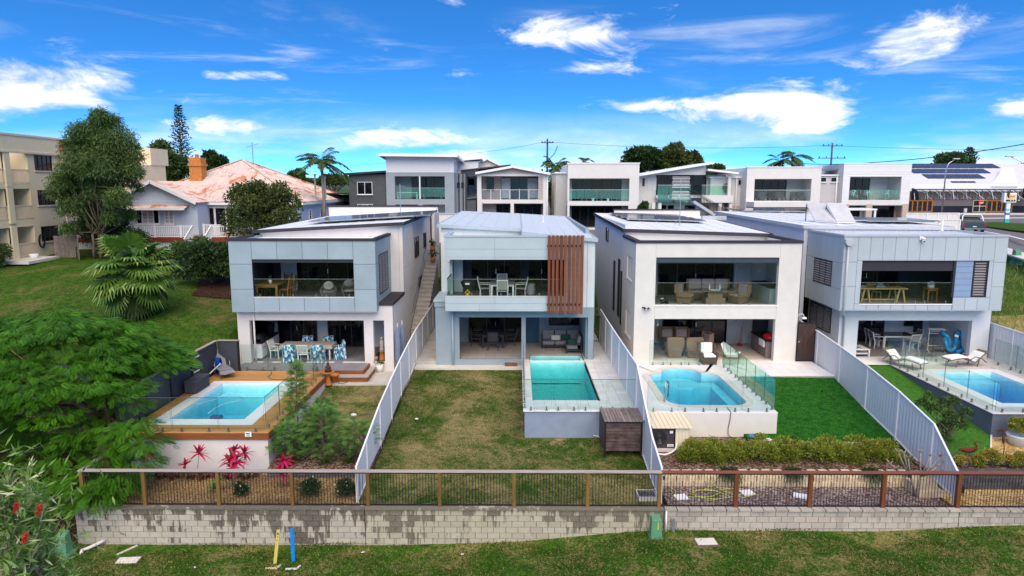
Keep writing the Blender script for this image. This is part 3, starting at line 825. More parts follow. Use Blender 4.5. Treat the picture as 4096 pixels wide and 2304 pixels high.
# ---- corrugated sheet fences between the lots
def sheet_fence(label,x0,posts,mt,post_mt,slant=0.0):
 x=x0
 X=lambda y:x0+slant*(y-21.1)
 t=thing('sheet_fence',label,'fence',(x,(posts[0][0]+posts[-1][0])/2,min(p[2]for p in posts)),group='sheet fences between the lots')
 for(ya,ta,ba),(yb,tb,bb)in zip(posts,posts[1:]):
  m_=MB();n=max(6,int(abs(yb-ya)/.11));k=len(m_.v)
  for i in range(n+1):
   f=i/n;off=.006*(1 if(i//1)%2 else-1)
   y=ya+(yb-ya)*f
   m_.v.append(Vector((X(y)+off,y,ba+(bb-ba)*f)));m_.v.append(Vector((X(y)+off,y,ta+(tb-ta)*f)))
  for i in range(n):
   m_.f.append([2*i,2*i+2,2*i+3,2*i+1])
  m_.done('sheet',mt,t)
  MB().bar((X(ya),ya,ta),(X(yb),yb,tb),.06,.05).done('top_rail',post_mt,t)
  MB().bar((X(ya),ya,ba),(X(yb),yb,bb),.05,.05).done('bottom_rail',post_mt,t)
 for(ya,ta,ba)in posts:
  MB().box(X(ya)-.035,X(ya)+.035,ya-.03,ya+.03,ba-.1,ta+.03).done('post',post_mt,t)
 return t
sheet_fence('near-white sheet metal fence left of the sloping lawn, beside the shrubs',-5.28,[(21.35,-.32,-1.56),(22.9,.0,-1.42),(25.3,.5,-1.2),(27.7,.8,-.98),(30.1,1.05,-.75),(32.5,1.25,-.52),(34.9,1.4,-.2),(37.3,1.42,-.15),(39.7,1.45,-.1),(42.1,1.5,0),(44.5,1.6,.1)],FENCEL,WHITE)
sheet_fence('grey sheet metal fence right of the teal pool terrace',4.77,[(21.35,-.32,-1.56),(23.0,.1,-1.42),(24.6,.9,-1.2),(26.25,1.82,-.02),(28.6,1.82,-.02),(31.0,1.82,-.02),(33.4,1.82,-.02),(35.8,1.85,-.0),(38.2,1.9,0.1)],FENCEW,FENCEL)
sheet_fence('grey corrugated fence between the dark green turf and the light green turf',14.36,[(21.25,-.36,-1.3),(22.8,.67,-1.15),(25.3,1.06,-.78),(28.0,1.32,-.52),(30.8,1.5,-.36),(33.6,1.62,-.2),(36.4,1.66,-.1)],FENCEW,FENCEL,.06)
sheet_fence('grey corrugated fence right of the slate-walled pool',24.55,[(28.4,1.75,-.02),(30.8,1.75,-.02),(33.2,1.78,-.02),(35.6,1.85,-.02)],FENCEW,FENCEL)
# ---------------------------------------------------------------- lot 3
sheet('gravel_bed',[(5.0,21.14,-1.575),(14.2,21.14,-1.575),(14.2,22.75,-1.56),(5.0,22.75,-1.56)],GRAVELP)
sheet('mulch_bed',[(5.05,22.85,-1.10),(14.42,22.85,-1.12),(14.6,25.5,-1.0),(5.05,26.25,-1.0)],MULCHD)
sheet('synthetic_lawn',[(9.0,25.35,-.92),(14.6,25.3,-.86),(14.95,31.25,-.10),(10.2,31.25,-.04),(10.2,26.15,-.82),(9.0,26.15,-.86)],TURF3)
t=thing('block_edging','stepped cream limestone block wall behind the purple gravel','retaining wall',(9.6,22.8,-1.57))
LIME=mat('limestone_block',(0.55,0.45,0.30),.9,.2,4,bump=.5,bs=25,rnd=.14)
lb=MB().ext([(-.19,-.02),(.19,-.02),(.13,.25),(-.13,.25)],'z',0,.155).mesh('block',LIME)
for r in range(3):
 for i in range(23):
  if 14.0>5.2+i*.4+(r%2)*.2:
   inst('block',lb,(5.2+i*.4+(r%2)*.2,22.66+r*.07,-1.57+r*.16),t,rot=(0,0,R.uniform(-.03,.03)))
t=thing('block_edging','single row of pale edging blocks along the synthetic turf','edging',(11.6,25.25,-1.1))
eb2=MB().box(-.16,.16,-.10,.10,0,.16).mesh('block',mat('pale_edging',(0.66,0.58,0.46),.9,.12,5,bump=.3,bs=30,rnd=.1))
for i in range(15):
 inst('block',eb2,(9.2+i*.34,25.22+R.uniform(-.01,.01),-1.1),t,rot=(0,0,R.uniform(-.05,.05)))
MB().box(5.06,10.28,25.95,26.2,-1.7,-.045).box(10.05,10.28,26.21,31.2,-1.2,-.045).done('pool_wall',RENDC,label='cream rendered wall below the curved pool',cat='wall')
def free_pool(name,label,pts,ztop,mt_shell,mt_water,cw,cop,steps=(),depth=1.3):
 t=thing(name,label,'swimming pool',(sum(p[0]for p in pts)/len(pts),sum(p[1]for p in pts)/len(pts),-depth))
 n=len(pts);V2=[Vector((p[0],p[1]))for p in pts]
 out=[]
 for i in range(n):
  a,b,c=V2[i-1],V2[i],V2[(i+1)%n]
  e1,e2=(b-a).normalized(),(c-b).normalized()
  nn=Vector((e1.y+e2.y,-e1.x-e2.x))
  nn=nn.normalized()if nn.length>.05 else Vector((e1.y,-e1.x))
  out.append(b+nn*cw)
 ring=MB()
 for i in range(n):
  j=(i+1)%n
  ring.slab([(*V2[i],ztop+.02),(*out[i],ztop+.02),(*out[j],ztop+.02),(*V2[j],ztop+.02)],.05)
 ring.done('coping',cop,t)
 sh=MB()
 for i in range(n):
  j=(i+1)%n
  sh.face((*V2[i],ztop-.02),(*V2[j],ztop-.02),(*V2[j],-depth),(*V2[i],-depth))
 sh.face(*[(*p,-depth)for p in V2])
 sh.done('shell',mt_shell,t)
 for s_,zt in steps:
  MB().ext(s_,'z',-depth+.01,zt).done('step',mt_shell,t)
 c=sum(V2,Vector((0,0)))/n
 q=[p+(c-p).normalized()*.003 for p in V2]
 MB().ext([tuple(p)for p in q],'z',-depth+.004,ztop-.085).done('water',mt_water,t)
 return t,out
def arc(cx,cy,r,a0,a1,n=12,ry=None):
 return[(cx+r*math.cos(rad(a0+(a1-a0)*i/n)),cy+(ry or r)*math.sin(rad(a0+(a1-a0)*i/n)))for i in range(n+1)]
o3=arc(6.85,27.45,.62,180,270)+arc(8.85,27.45,.65,270,360)+arc(9.0,31.1,.5,0,90,9)+arc(7.85,31.6,.95,2,178,24,1.0)+arc(6.65,31.1,.42,90,180,9)
pl3,ring3=free_pool('swimming_pool','blue pool with rounded corners and a round spa end in white paving',o3,0,SHELLD,WATER,.32,CONCW,steps=((arc(7.85,31.6,.93,0,360,20),-.5),([(9.05,27.6),(9.48,27.6),(9.48,31.0),(9.05,31.0)],-.45),([(6.3,30.8),(9.4,30.8),(9.3,31.4),(6.4,31.4)],-.4)))
t=props(bpy.data.objects.new('terrace',None),kind='structure');COL.objects.link(t)
# paving around the free-form pool: a sheet with the pool cut out
pv=MB();outr=ring3;nn_=len(outr)
rect=[]
for p in outr:
 d=Vector((p[0]-7.85,p[1]-29.3));s_=1e9
 for lim,comp,c0 in((5.08-7.85,d.x,0),(10.3-7.85,d.x,0),(25.95-29.3,d.y,0),(34.3-29.3,d.y,0)):
  if comp*lim>0:s_=min(s_,lim/comp)
 rect.append((7.85+d.x*s_,29.3+d.y*s_))
for i in range(nn_):
 j=(i+1)%nn_
 pv.slab([(*outr[i],0),(*rect[i],0),(*rect[j],0),(*outr[j],0)],.045)
for cx_,cy_ in((5.08,25.95),(10.3,25.95),(10.3,34.3),(5.08,34.3)):
 i=min(range(nn_),key=lambda q:(rect[q][0]-cx_)**2+(rect[q][1]-cy_)**2)
 best=None
 for j in(i-1,(i+1)%nn_):
  if abs(rect[i][0]-rect[j][0])>.01 and abs(rect[i][1]-rect[j][1])>.01:best=j
 if best is not None:pv.slab([(*rect[i],-.004),(cx_,cy_,-.004),(*rect[best],-.004)]if(Vector((cx_-rect[i][0],cy_-rect[i][1])).cross(Vector((rect[best][0]-cx_,rect[best][1]-cy_)))>0)else[(*rect[best],-.004),(cx_,cy_,-.004),(*rect[i],-.004)],.03)
pv.done('paving',PAVER3,t)
MB().box(5.1,10.29,33.0,38.2,-.5,-.05).box(10.31,15.0,31.25,38.2,-.5,-.05).done('bedding',GROUT,t)
tiles(t,(10.3,15.0,31.25,34.3),0,.6,.6,PAVER3)
glass_fence('glass pool fence along the front of the curved pool',[(5.15,26.05),(10.15,26.05)],0,pane=1.25,handrail=False)
glass_fence('green-tinted glass pool fence between the curved pool and the dark green turf',[(10.2,26.1),(10.2,33.0)],0,pane=1.15,gl=GLASSG,handrail=False)
glass_fence('glass pool fence across the lower patio opening of the cream house',[(6.6,33.2),(9.3,33.2)],0,pane=.9,handrail=False)
# ---------------------------------------------------------------- lot 4
sheet('gravel_bed',[(14.35,21.14,-1.575),(20,21.14,-1.575),(20,22.5,-1.56),(14.35,22.5,-1.56)],GRAVELY)
sheet('mulch_bed',[(14.35,22.7,-1.02),(20.5,22.7,-1.02),(20.5,23.9,-1.0),(14.35,23.9,-1.0)],MULCHD)
sheet('synthetic_lawn',[(14.55,24.05,-.98),(17.4,24.05,-.98),(18.75,26.0,-.92),(18.75,33.4,-.06),(15.1,33.4,-.1)],TURF4)
sheet('gravel_bed',[(17.4,24.05,-1.0),(22,24.05,-1.0),(22,26.1,-.98),(18.8,26.1,-.98)],GRAVELY)
MB().bar((17.4,24.0,-.97),(18.75,25.95,-.93),.06,.08).done('edging_board',CONCW,label='pale edging strip between light turf and yellow gravel',cat='edging')
t=thing('block_edging','dark grey block retaining wall behind the yellow gravel','retaining wall',(17.4,22.6,-1.57))
db=MB().box(-.195,.195,-.1,.12,0,.125).mesh('block',mat('charcoal_block',(0.075,0.07,0.075),.9,.2,5,bump=.4,bs=30,rnd=.25))
for r in range(5):
 for i in range(15):
  inst('block',db,(14.6+i*.4+(r%2)*.2,22.55+r*.015,-1.57+r*.13),t)
t=thing('block_edging','dark block edging below the light green turf','edging',(16.2,23.98,-1.1))
for i in range(8):
 inst('block',db,(14.6+i*.4,23.98,-1.08),t)
MB().box(18.72,25,25.95,26.15,-1.6,-.045).box(18.72,18.92,26.15,34.0,-1.3,-.045).done('pool_wall',POOLD,label='dark slate rendered wall below the right-hand pool',cat='wall')
P4=(19.45,23.4,26.75,32.5);I4=(19.95,22.85,27.2,32.05)
t=props(bpy.data.objects.new('terrace',None),kind='structure');COL.objects.link(t)
MB().box(18.93,P4[0],26.16,34.6,-.3,-.034).box(P4[1],24.5,26.16,34.6,-.3,-.034).box(P4[0],P4[1],26.16,P4[2],-.3,-.034).box(P4[0],P4[1],P4[3],34.6,-.3,-.034).done('bedding',GROUT,t)
PAVER4=mat('grey_paver',(0.56,0.52,0.49),.65,.06,5,rnd=.05)
tiles(t,(18.68,24.5,25.9,34.7),0,.6,.6,PAVER4,holes=(P4,))
tiles(t,(15.15,18.68,33.4,34.7),0,.6,.6,PAVER3)
rect_pool('swimming_pool','rectangular blue pool with white coping behind the slate wall',P4,I4,0,SHELLW,water('pool_water_blue',(.0,.70,.93),.8),steps=((20,22.8,31.3,32.0,-.4),))
glass_fence('glass pool fence above the slate wall beside the light turf',[(18.8,26.1),(18.8,33.9)],0,pane=1.5,handrail=False)
glass_fence('glass pool fence along the front of the slate-walled pool',[(18.85,26.05),(24.5,26.05)],0,pane=1.5,handrail=False)
glass_fence('glass pool fence between the white loungers and the tiled patio',[(18.9,33.95),(22.2,33.95)],0,pane=1.2,handrail=False)
glass_fence('glass pool fence beside the corrugated fence with the safety sign',[(24.0,27.5),(24.0,33.6)],0,pane=1.4,handrail=False)
# ---------------------------------------------------------------- house helpers
def zc(x0,y0,s):
 return lambda a,b:(x0+a/s,y0+b/s)
Z3,Z4,Z5,Z6=zc(800,800,1.811),zc(1600,800,1.811),zc(2300,800,1.811),zc(3096,800,1.811)
def xr(zf,a,b,ya,y):
 return PY(*zf(a,b),y).x
def zr(zf,a,b,y):
 return PY(*zf(a,b),y).z
def sliding_doors(parent,x0,x1,z0,z1,y,n,pane=PANE,fr=FRAME,w=.05,name='sliding_door',hnd=True):
 f=MB().wall(x0,x1,z0,z1,y-.05,y+.05,[(x0+w+(x1-x0-w)*i/n,x0+(x1-x0-w)*(i+1)/n,z0+w,z1-w)for i in range(n)]).done(name,fr,parent)
 for i in range(n):
  MB().box(x0+w+(x1-x0-w)*i/n,x0+(x1-x0-w)*(i+1)/n,y-.01,y+.01,z0+w,z1-w).done('pane',pane,f)
 if hnd:MB().box(x0+(x1-x0)/2-.015,x0+(x1-x0)/2+.015,y-.09,y-.05,z0+.95,z0+1.2).done('handle',STEEL,f)
 return f
def front_window(parent,x0,x1,z0,z1,y,n=2,fr=WHITE,pane=PANE,w=.05,sill=None,blind=None,name='window',rows=1):
 hs=[(x0+w+(x1-x0-w)*i/n,x0+(x1-x0-w)*(i+1)/n,z0+w+(z1-z0-w)*j/rows,z0+(z1-z0-w)*(j+1)/rows)for i in range(n)for j in range(rows)]
 f=MB().wall(x0,x1,z0,z1,y-.05,y+.03,hs).done(name,fr,parent)
 for h in hs:
  MB().box(h[0],h[1],y-.01,y+.005,h[2],h[3]).done('pane',pane,f)
 if sill:MB().box(x0-.06,x1+.06,y-.12,y+.02,z0-.06,z0-.002).done('sill',sill,f)
 if blind:
  k=0;z=z1-.06
  sl_=MB().bar((x0+w,y+.03,0),(x1-w,y+.03,0),.05,.004).mesh('slat',blind)
  while z>z0+.06:
   inst('slat',sl_,(0,0,z),f);z-=.07
 return f
def side_window(parent,x,y0,y1,z0,z1,face,kind='slide',fr=FRAME,n=2,w=.045):
 xa,xb=(x-.01,x+.05)if face>0 else(x-.05,x+.01)
 hs=[(y0+w+(y1-y0-w)*i/n,y0+(y1-y0-w)*(i+1)/n,z0+w,z1-w)for i in range(n)]
 f=MB().wall(y0,y1,z0,z1,xa,xb,hs,axis='x').done('window',fr,parent)
 for h in hs:
  if kind in('slide','blind'):
   MB().box(x-.004,x+.004,h[0],h[1],h[2],h[3]).done('pane',PANE if kind=='slide' else WINGL,f)
  else:
   MB().box(x-.006-.0*face,x-.002,h[0],h[1],h[2],h[3]).done('pane',PANE,f)
  if kind!='slide':
   z=h[2]+.05
   st=.12 if kind=='louvre' else.075
   tilt=.055 if kind=='louvre' else.03
   m_=MB().face((x+face*.012,h[0],tilt),(x+face*.012,h[1],tilt),(x+face*.055,h[1],-tilt*.3),(x+face*.055,h[0],-tilt*.3)).mesh('slat',SLING if kind=='louvre' else BLIND)
   while z<h[3]-.05:
    inst('slat',m_,(0,0,z),f);z+=st
 return f
def alcove(parent,x0,x1,z0,z1,y0,y1,wall_mt,ceil_mt,name='alcove'):
 MB().box(x0-.1,x0,y0,y1,z0,z1).done(name+'_wall',wall_mt,parent)
 MB().box(x1,x1+.1,y0,y1,z0,z1).done(name+'_wall',wall_mt,parent)
 MB().box(x0-.1,x1+.1,y1,y1+.1,z0,z1).done(name+'_back_wall',wall_mt,parent)
 MB().box(x0-.1,x1+.1,y0,y1+.1,z1,z1+.1).done(name+'_ceiling',ceil_mt,parent)
def panels_y(parent,y,cells,mt,gap=.012,th=.02,name='panel',face=-1):
 for(x0,x1,z0,z1)in cells:
  MB().box(x0+gap/2,x1-gap/2,min(y,y+face*th),max(y,y+face*th),z0+gap/2,z1-gap/2).done(name,mt,parent)
def panels_x(parent,x,cells,mt,gap=.012,th=.02,name='panel',face=1):
 for(y0,y1,z0,z1)in cells:
  MB().box(min(x,x+face*th),max(x,x+face*th),y0+gap/2,y1-gap/2,z0+gap/2,z1-gap/2).done(name,mt,parent)
def downpipe(parent,x,y,z0,z1,mt,r=.045,hopper=False):
 d=MB().tube([(x,y,z0),(x,y,z1)],r,10).done('downpipe',mt,parent,smooth=True)
 for z in(z0+.8,z1-.5):MB().tube([(x,y,z),(x,y,z+.03)],r+.008,10).done('bracket',mt,d)
 if hopper:MB().ext([(x-.14,z1),(x+.14,z1),(x+.2,z1+.28),(x-.2,z1+.28)],'y',y-.12,y+.12).done('rain_head',mt,d)
def balcony_glass(parent,x0,x1,z,y,n,h=.95,edge_mt=STEEL,gl=GLASS,rail=True):
 b=MB().box(x0,x1,y-.015,y+.015,z+h+.06,z+h+.085).done('glass_balustrade',edge_mt,parent)if rail else None
 par=b if b else parent
 for i in range(n):
  a,c=x0+(x1-x0)*i/n+.015,x0+(x1-x0)*(i+1)/n-.015
  MB().box(a,c,y-.006,y+.006,z+.06,z+h+.06).done('pane',gl,par)
  for f in(.15,.85):
   MB().box(a+(c-a)*f-.025,a+(c-a)*f+.025,y-.03,y+.03,z,z+.15).done('spigot',STEEL,par)
def solar_array(parent,o,ux,uy,nx,ny,w=1.0,h=1.65,gap=.02,nrm=(0,0,1)):
 ux,uy=Vector(ux).normalized(),Vector(uy).normalized();n=ux.cross(uy)
 M3=Matrix((ux,uy,n)).transposed()
 me=MB().box(0,w-gap,0,h-gap,0,.035).mesh('solar_panel',SOLAR)
 for i in range(nx):
  for j in range(ny):
   inst('solar_panel',me,Vector(o)+ux*(i*w)+uy*(j*h)+n*.12,parent,rot=M3.to_euler())
 for j in range(ny):
  a=Vector(o)+uy*(j*h+h*.25)+n*.08
  MB().bar(a,a+ux*(nx*w),.04,.06,up=tuple(n)).done('mounting_rail',STEEL,parent)
  for i in range(nx+1):
   q=Vector(o)+uy*(j*h)+ux*(i*w)+n*.1
   if j==0:MB().obox(q,(.05,.05,.09)).done('clamp',STEEL,parent)
def roof_slab(parent,pts,t,mt,trim,name='roof',fascia=.18,ribs=None):
 r=MB().slab(pts,t).done(name,mt,parent)
 P_=[Vector(p)for p in pts];n=len(P_);c=sum(P_,Vector())/n
 for i in range(n):
  a,b=P_[i],P_[(i+1)%n]
  d=(b-a).normalized();out=Vector((d.y,-d.x,0))*.025
  MB().bar(a+out-Vector((0,0,fascia/2-.03)),b+out-Vector((0,0,fascia/2-.03)),.04,fascia).done('fascia',trim,r)
 if ribs:
  (axis,step)=ribs
  a,b,c_,d_=P_[0],P_[1],P_[2],P_[3]
  m=int((b-a).length/step)
  for i in range(1,m):
   f=i/m
   MB().bar(a.lerp(b,f)+Vector((0,0,.012)),d_.lerp(c_,f)+Vector((0,0,.012)),.03,.03).done('rib',mt,r)
 return r
 # ================================================================ HOUSE 1 (left)
h1=thing('house','two-storey house with blue-grey panelled balcony box above a white rendered patio','house',(-10.1,40,-.5))
YL,YB=33.5,33.0
x0,x1=-14.0,-6.2
oa,ob=xr(Z3,364,1000,0,YL),xr(Z3,1190,1000,0,YL)
na,nb=xr(Z3,1256,1000,0,YL),xr(Z3,1336,1000,0,YL)
ot=zr(Z3,800,872,YL)
MB().wall(x0,x1,-.6,2.95,YL,YL+.28,[(oa,ob,0,ot),(na,nb,.02,ot)]).done('lower_wall',RENDW,h1)
MB().box(x0,x0+.25,YL+.28,37,-.6,2.95).done('side_wall',RENDW,h1)
MB().box(x1-.25,x1,YL+.28,37,-.6,2.95).done('side_wall',RENDW,h1)
for(a,b)in((x0-.05,-13.9),(-6.95,x1+.05)):
 MB().box(a,b,YL-.06,37.0,2.95,3.10).done('parapet_cap',TRIMD,h1)
alcove(h1,x0+.25,nb+.15,0.005,ot+.02,YL+.281,37.0,RENDW,RENDW,'patio')
MB().box(ob+.02,ob+.2,YL+.282,YL+.7,.005,ot).done('pier',RENDW,h1)
pf=MB().box(-13.9,-7.45,32.1,37.0,-.5,-.032).done('patio_base',GROUT,h1)
tiles(pf,(-13.75,-7.45,32.08,37.0),0,.45,.45,PTILEG)
MB().box(-9.3,-7.42,32.03,32.08,-.33,-.005).box(-7.45,-7.4,32.08,33.45,-.33,-.005).done('patio_fascia',DECKF,h1)
st=MB().box(-9.0,-7.1,31.55,32.0,-.22,-.17).box(-7.38,-7.1,32.0,33.4,-.22,-.17).done('timber_step',RAILT,h1)
MB().box(-8.95,-7.15,31.6,31.65,-.44,-.22).box(-7.18,-7.13,31.65,33.35,-.44,-.22).done('riser',DECKF,st)
sliding_doors(h1,xr(Z3,567,950,0,36.95),xr(Z3,848,950,0,36.95),.02,2.2,36.94,3)
sliding_doors(h1,xr(Z3,928,950,0,36.95),xr(Z3,1185,950,0,36.95),.02,2.2,36.94,3)
MB().box(na+.05,na+.5,36.9,36.98,.05,2.2).done('side_door',PANE,h1)
downpipe(h1,-13.15,YL-.06,0,2.7,RENDW)
# upper box
bx0,bx1=-14.02,-6.87;bz0,bz1=2.72,6.2
wa,wb=xr(Z3,382,560,0,YB),xr(Z3,1114,560,0,YB)
wz0,wz1=zr(Z3,700,702,YB),zr(Z3,700,431,YB)
MB().wall(bx0+.022,bx1-.022,bz0,bz1,YB+.021,YB+.2,[(wa,wb,wz0,wz1)]).done('balcony_front',JOINT,h1)
lw0,lw1,lwz0,lwz1=33.75,36.1,3.45,5.45
MB().wall(YB+.2,37.0,bz0,bz1,bx1-.2,bx1-.021,[(lw0,lw1,lwz0,lwz1)],axis='x').done('balcony_side',JOINT,h1)
MB().box(bx0+.021,bx0+.2,YB+.2,37,bz0,bz1).done('balcony_side',CLAD1,h1)
MB().box(bx0,bx1,YB+.022,37,bz0-.03,bz0).done('soffit',RENDW,h1)
r1,r2=zr(Z3,300,465,YB),zr(Z3,300,646,YB)
cs=[wa+(wb-wa)*i/4 for i in range(5)]
cells=[(bx0,wa,r1,bz1),(bx0,wa,r2,r1),(bx0,wa,bz0,r2),(wb,bx1,r1,bz1),(wb,bx1,r2,r1),(wb,bx1,bz0,r2)]
cells+=[(cs[i],cs[i+1],wz1,bz1)for i in range(4)]+[(cs[i],cs[i+1],bz0,wz0)for i in range(4)]
panels_y(h1,YB+.021,cells,CLAD1,gap=.018,th=.021)
ys_=[YB+.02,33.75,34.55,35.35,36.1,37.0]
cells=[(YB+.022,33.75,r1,bz1),(YB+.022,33.75,r2,r1),(YB+.022,33.75,bz0,r2)]+[(ys_[i],ys_[i+1],lwz1,bz1)for i in(1,2,3)]+[(ys_[i],ys_[i+1],bz0,lwz0)for i in(1,2,3)]+[(36.1,37,r1,bz1),(36.1,37,r2,r1),(36.1,37,bz0,r2)]
panels_x(h1,bx1-.021,cells,CLAD1,gap=.018,th=.021)
side_window(h1,bx1-.02,lw0,lw1,lwz0,lwz1,1,'louvre',n=3)
MB().box(bx0-.04,bx1+.04,YB-.04,YB+.2,bz1,bz1+.12).box(bx1-.2,bx1+.04,YB+.2,37,bz1,bz1+.12).box(bx0-.04,bx0+.2,YB+.2,35.9,bz1,bz1+.12).done('parapet_trim',TRIMD,h1)
MB().box(bx0+.2,bx1-.2,YB+.2,37,bz1-.2,bz1-.1).done('balcony_roof',ROOFW,h1)
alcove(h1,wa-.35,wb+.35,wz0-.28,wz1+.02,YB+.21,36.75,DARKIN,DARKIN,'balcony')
bf=MB().box(wa-.3,wb+.3,YB+.21,36.8,wz0-.4,wz0-.31).done('balcony_floor',GROUT,h1)
tiles(bf,(wa-.3,wb+.3,YB+.22,36.74),wz0-.28,.6,.6,PTILEG)
sliding_doors(h1,wa+.5,wb-.1,wz0-.25,wz1-.1,36.7,4)
MB().box(wa-.32,wa-.28,34.6,36.6,wz0+.2,wz1-.2).done('louvre_frame',FRAME,h1)
cm=MB()
for i in range(24):
 cm.box(wa+.25+i*.035,wa+.28+i*.035,36.3+.03*(i%2),36.34+.03*(i%2),wz0-.2,wz1-.1)
cm.done('curtain',CURT,h1)
MB().box(wa,wb,YB+.05,YB+.25,wz1-.16,wz1).done('roller_blind_case',FRAME,h1)
balcony_glass(h1,wa+.02,wb-.02,wz0-.02,YB+.1,3,.82)
MB().box(wa,wb,YB-.01,YB+.2,wz0-.03,wz0).done('balcony_sill',WHITE,h1)
# body behind
A,B,Cc,D=(-14.25,36.75,6.46),(-6.1,36.75,6.90),(-6.1,52.2,7.05),(-14.25,52.2,6.62)
MB().wall(-14.14,-6.41,2.9,6.38,37.0,37.2).done('upper_wall',RENDW,h1)
MB().add([(-14.15,37,6.38),(-6.41,37,6.38),(-6.41,37,6.80),(-14.15,37.0,6.40)],[(0,1,2,3)]).done('upper_wall_infill',RENDW,h1)
sw=[(41.2,42.9,4.5,5.75),(45.2,46.4,4.75,5.75),(42.6,44.2,2.0,3.15)]
MB().wall(37.0,49,-.6,6.8,-6.4,-6.2,sw,axis='x').done('side_wall',RENDW,h1)
MB().wall(49,52,2,6.9,-6.1,-5.9,axis='x').done('side_wall',RENDW,h1)
MB().box(-14.15,-13.95,37.0,52,-.6,6.4).done('side_wall',RENDW,h1)
MB().box(-13.9,-6.2,51.8,52,2,6.5).done('back_wall',RENDW,h1)
for q in sw:side_window(h1,-6.2,*q,1,'slide')
for za_ in(4.35,2.9):MB().box(-6.2,-6.196,37.3,48.9,za_,za_+.012).done('control_joint',GROUT,h1)
for ya_ in(40.5,44.5):MB().box(-6.2,-6.196,ya_,ya_+.012,-.3,6.7).done('control_joint',GROUT,h1)
rf=roof_slab(h1,[A,B,Cc,D],.14,ROOFW,TRIMD,ribs=('y',1.0))
MB().box(-14.3,-6.0,52.1,52.35,6.5,7.28).done('back_parapet',RENDW,h1)
MB().box(-14.35,-5.95,52.05,52.4,7.28,7.40).done('parapet_cap',TRIMD,h1)
solar_array(rf,PZ(*Z3(790,172),6.68),(1,.06,.055),(-.02,1,.012),7,3,1.0,1.7)
MB().tube([(-8.3,49,6.9),(-8.3,49,9.0)],.025,6).tube([(-8.7,49,8.85),(-7.9,49,8.85)],.012,5).tube([(-8.5,48.8,8.6),(-8.1,49.2,8.6)],.012,5).done('antenna',STEEL,rf)
# outside steps climbing between the first two houses
t=thing('side_steps','concrete steps with steel handrail climbing between the two left houses','steps',(-5.6,41,.4))
for i in range(17):
 MB().box(-6.15,-5.33,38.8+i*.42,39.24+i*.42,-.5,.62+i*.205).done('step',CONC,t)
 MB().box(-6.15,-5.33,38.78+i*.42,38.83+i*.42,.585+i*.205,.625+i*.205).done('nosing',RAILT,t)
MB().tube([(-6.1,39,1.5),(-6.1,45.9,4.85)],.025,6).done('handrail',STEEL,t)
# ================================================================ HOUSE 2 (centre)
h2=thing('house','two-storey pale blue house with red-brown timber slats on its balcony','house',(0,42,-.35))
YL,YB=34.25,33.2
x0,x1=-4.15,3.92
o1a,o1b=xr(Z4,430,1000,0,YL),xr(Z4,880,1000,0,YL)
o2a,o2b=xr(Z4,910,1000,0,YL),xr(Z4,1360,1000,0,YL)
ot=zr(Z4,650,850,YL)
MB().wall(x0,x1,-.4,2.75,YL,YL+.25,[(o1a,o1b,.002,ot),(o2a,o2b,-.2,ot)]).done('lower_wall',RENDB,h2)
MB().box(x0-.04,-3.45,YL-.05,37,2.75,3.02).done('side_ledge',RENDB,h2)
MB().box(x0-.08,-3.4,YL-.09,37,3.02,3.12).done('ledge_cap',TRIM2,h2)
MB().box(x0,x0+.2,YL+.25,53,-.4,2.9).done('side_wall',RENDB,h2)
MB().wall(37,53,2.8,6.55,3.72,3.92,axis='x').done('side_wall',RENDB,h2)
MB().box(3.72,3.92,37.5,53,-.1,2.8).done('side_wall',RENDB,h2)
alcove(h2,x0+.2,3.55,.005,ot+.02,YL+.252,38.2,RENDB,RENDB,'patio')
pf=MB().box(x0+.2,.66,YL+.02,38.2,-.4,-.032).box(.66,3.5,35.32,38.2,-.4,-.032).done('patio_base',GROUT,h2)
tiles(pf,(x0+.22,3.9,YL+.02,38.2),0,.45,.45,PTILE,holes=((.66,3.46,33,35.25),))
sliding_doors(h2,xr(Z4,498,950,0,38.15),xr(Z4,885,950,0,38.15),.02,2.25,38.14,3)
MB().box(xr(Z4,912,950,0,38.1),xr(Z4,1005,950,0,38.1),38.06,38.19,.02,2.25).done('blue_door',mat('blue_door',(.02,.08,.13),.3,.1),h2)
front_window(h2,xr(Z4,1078,900,0,38.1),xr(Z4,1310,900,0,38.1),1.0,2.25,38.12,2,fr=FRAME)
MB().box(.62,.72,38.1,38.18,1.9,2.0).done('switch_plate',WHITE,h2)
downpipe(h2,xr(Z4,383,1000,0,YL-.08),YL-.08,-.3,2.72,TRIM2,.05)
downpipe(h2,xr(Z4,1402,1000,0,YL-.05),YL+.3,0,6.1,TRIM2,.055)
MB().box(xr(Z4,760,1185,0,34.2),xr(Z4,848,1185,0,34.2),33.98,34.24,-.27,-.16).done('timber_step',DECKF,h2)
# upper box
bx0,bx1=-3.53,3.28;bz0,bz1=2.72,6.38
wa,wb=-3.53,xr(Z4,1190,560,0,YB)
wz0,wz1=zr(Z4,700,700,YB),zr(Z4,700,433,YB)
hb=[(bz0,zr(Z4,700,750,YB)),(zr(Z4,700,750,YB),wz0),(wz1,zr(Z4,700,414,YB)),(zr(Z4,700,414,YB),zr(Z4,700,356,YB)),(zr(Z4,700,356,YB),bz1)]
MB().box(bx0+.02,bx1-.02,YB+.021,YB+.2,bz0,wz0).box(bx0+.02,bx1-.02,YB+.021,YB+.2,wz1,bz1).box(wb,bx1-.02,YB+.021,YB+.2,wz0,wz1).done('balcony_front',JOINT,h2)
cells=[(bx0,bx1,a,b)for a,b in hb]
n_=7
cells+=[(wb,bx1,wz0+(wz1-wz0)*i/n_,wz0+(wz1-wz0)*(i+1)/n_)for i in range(n_)]
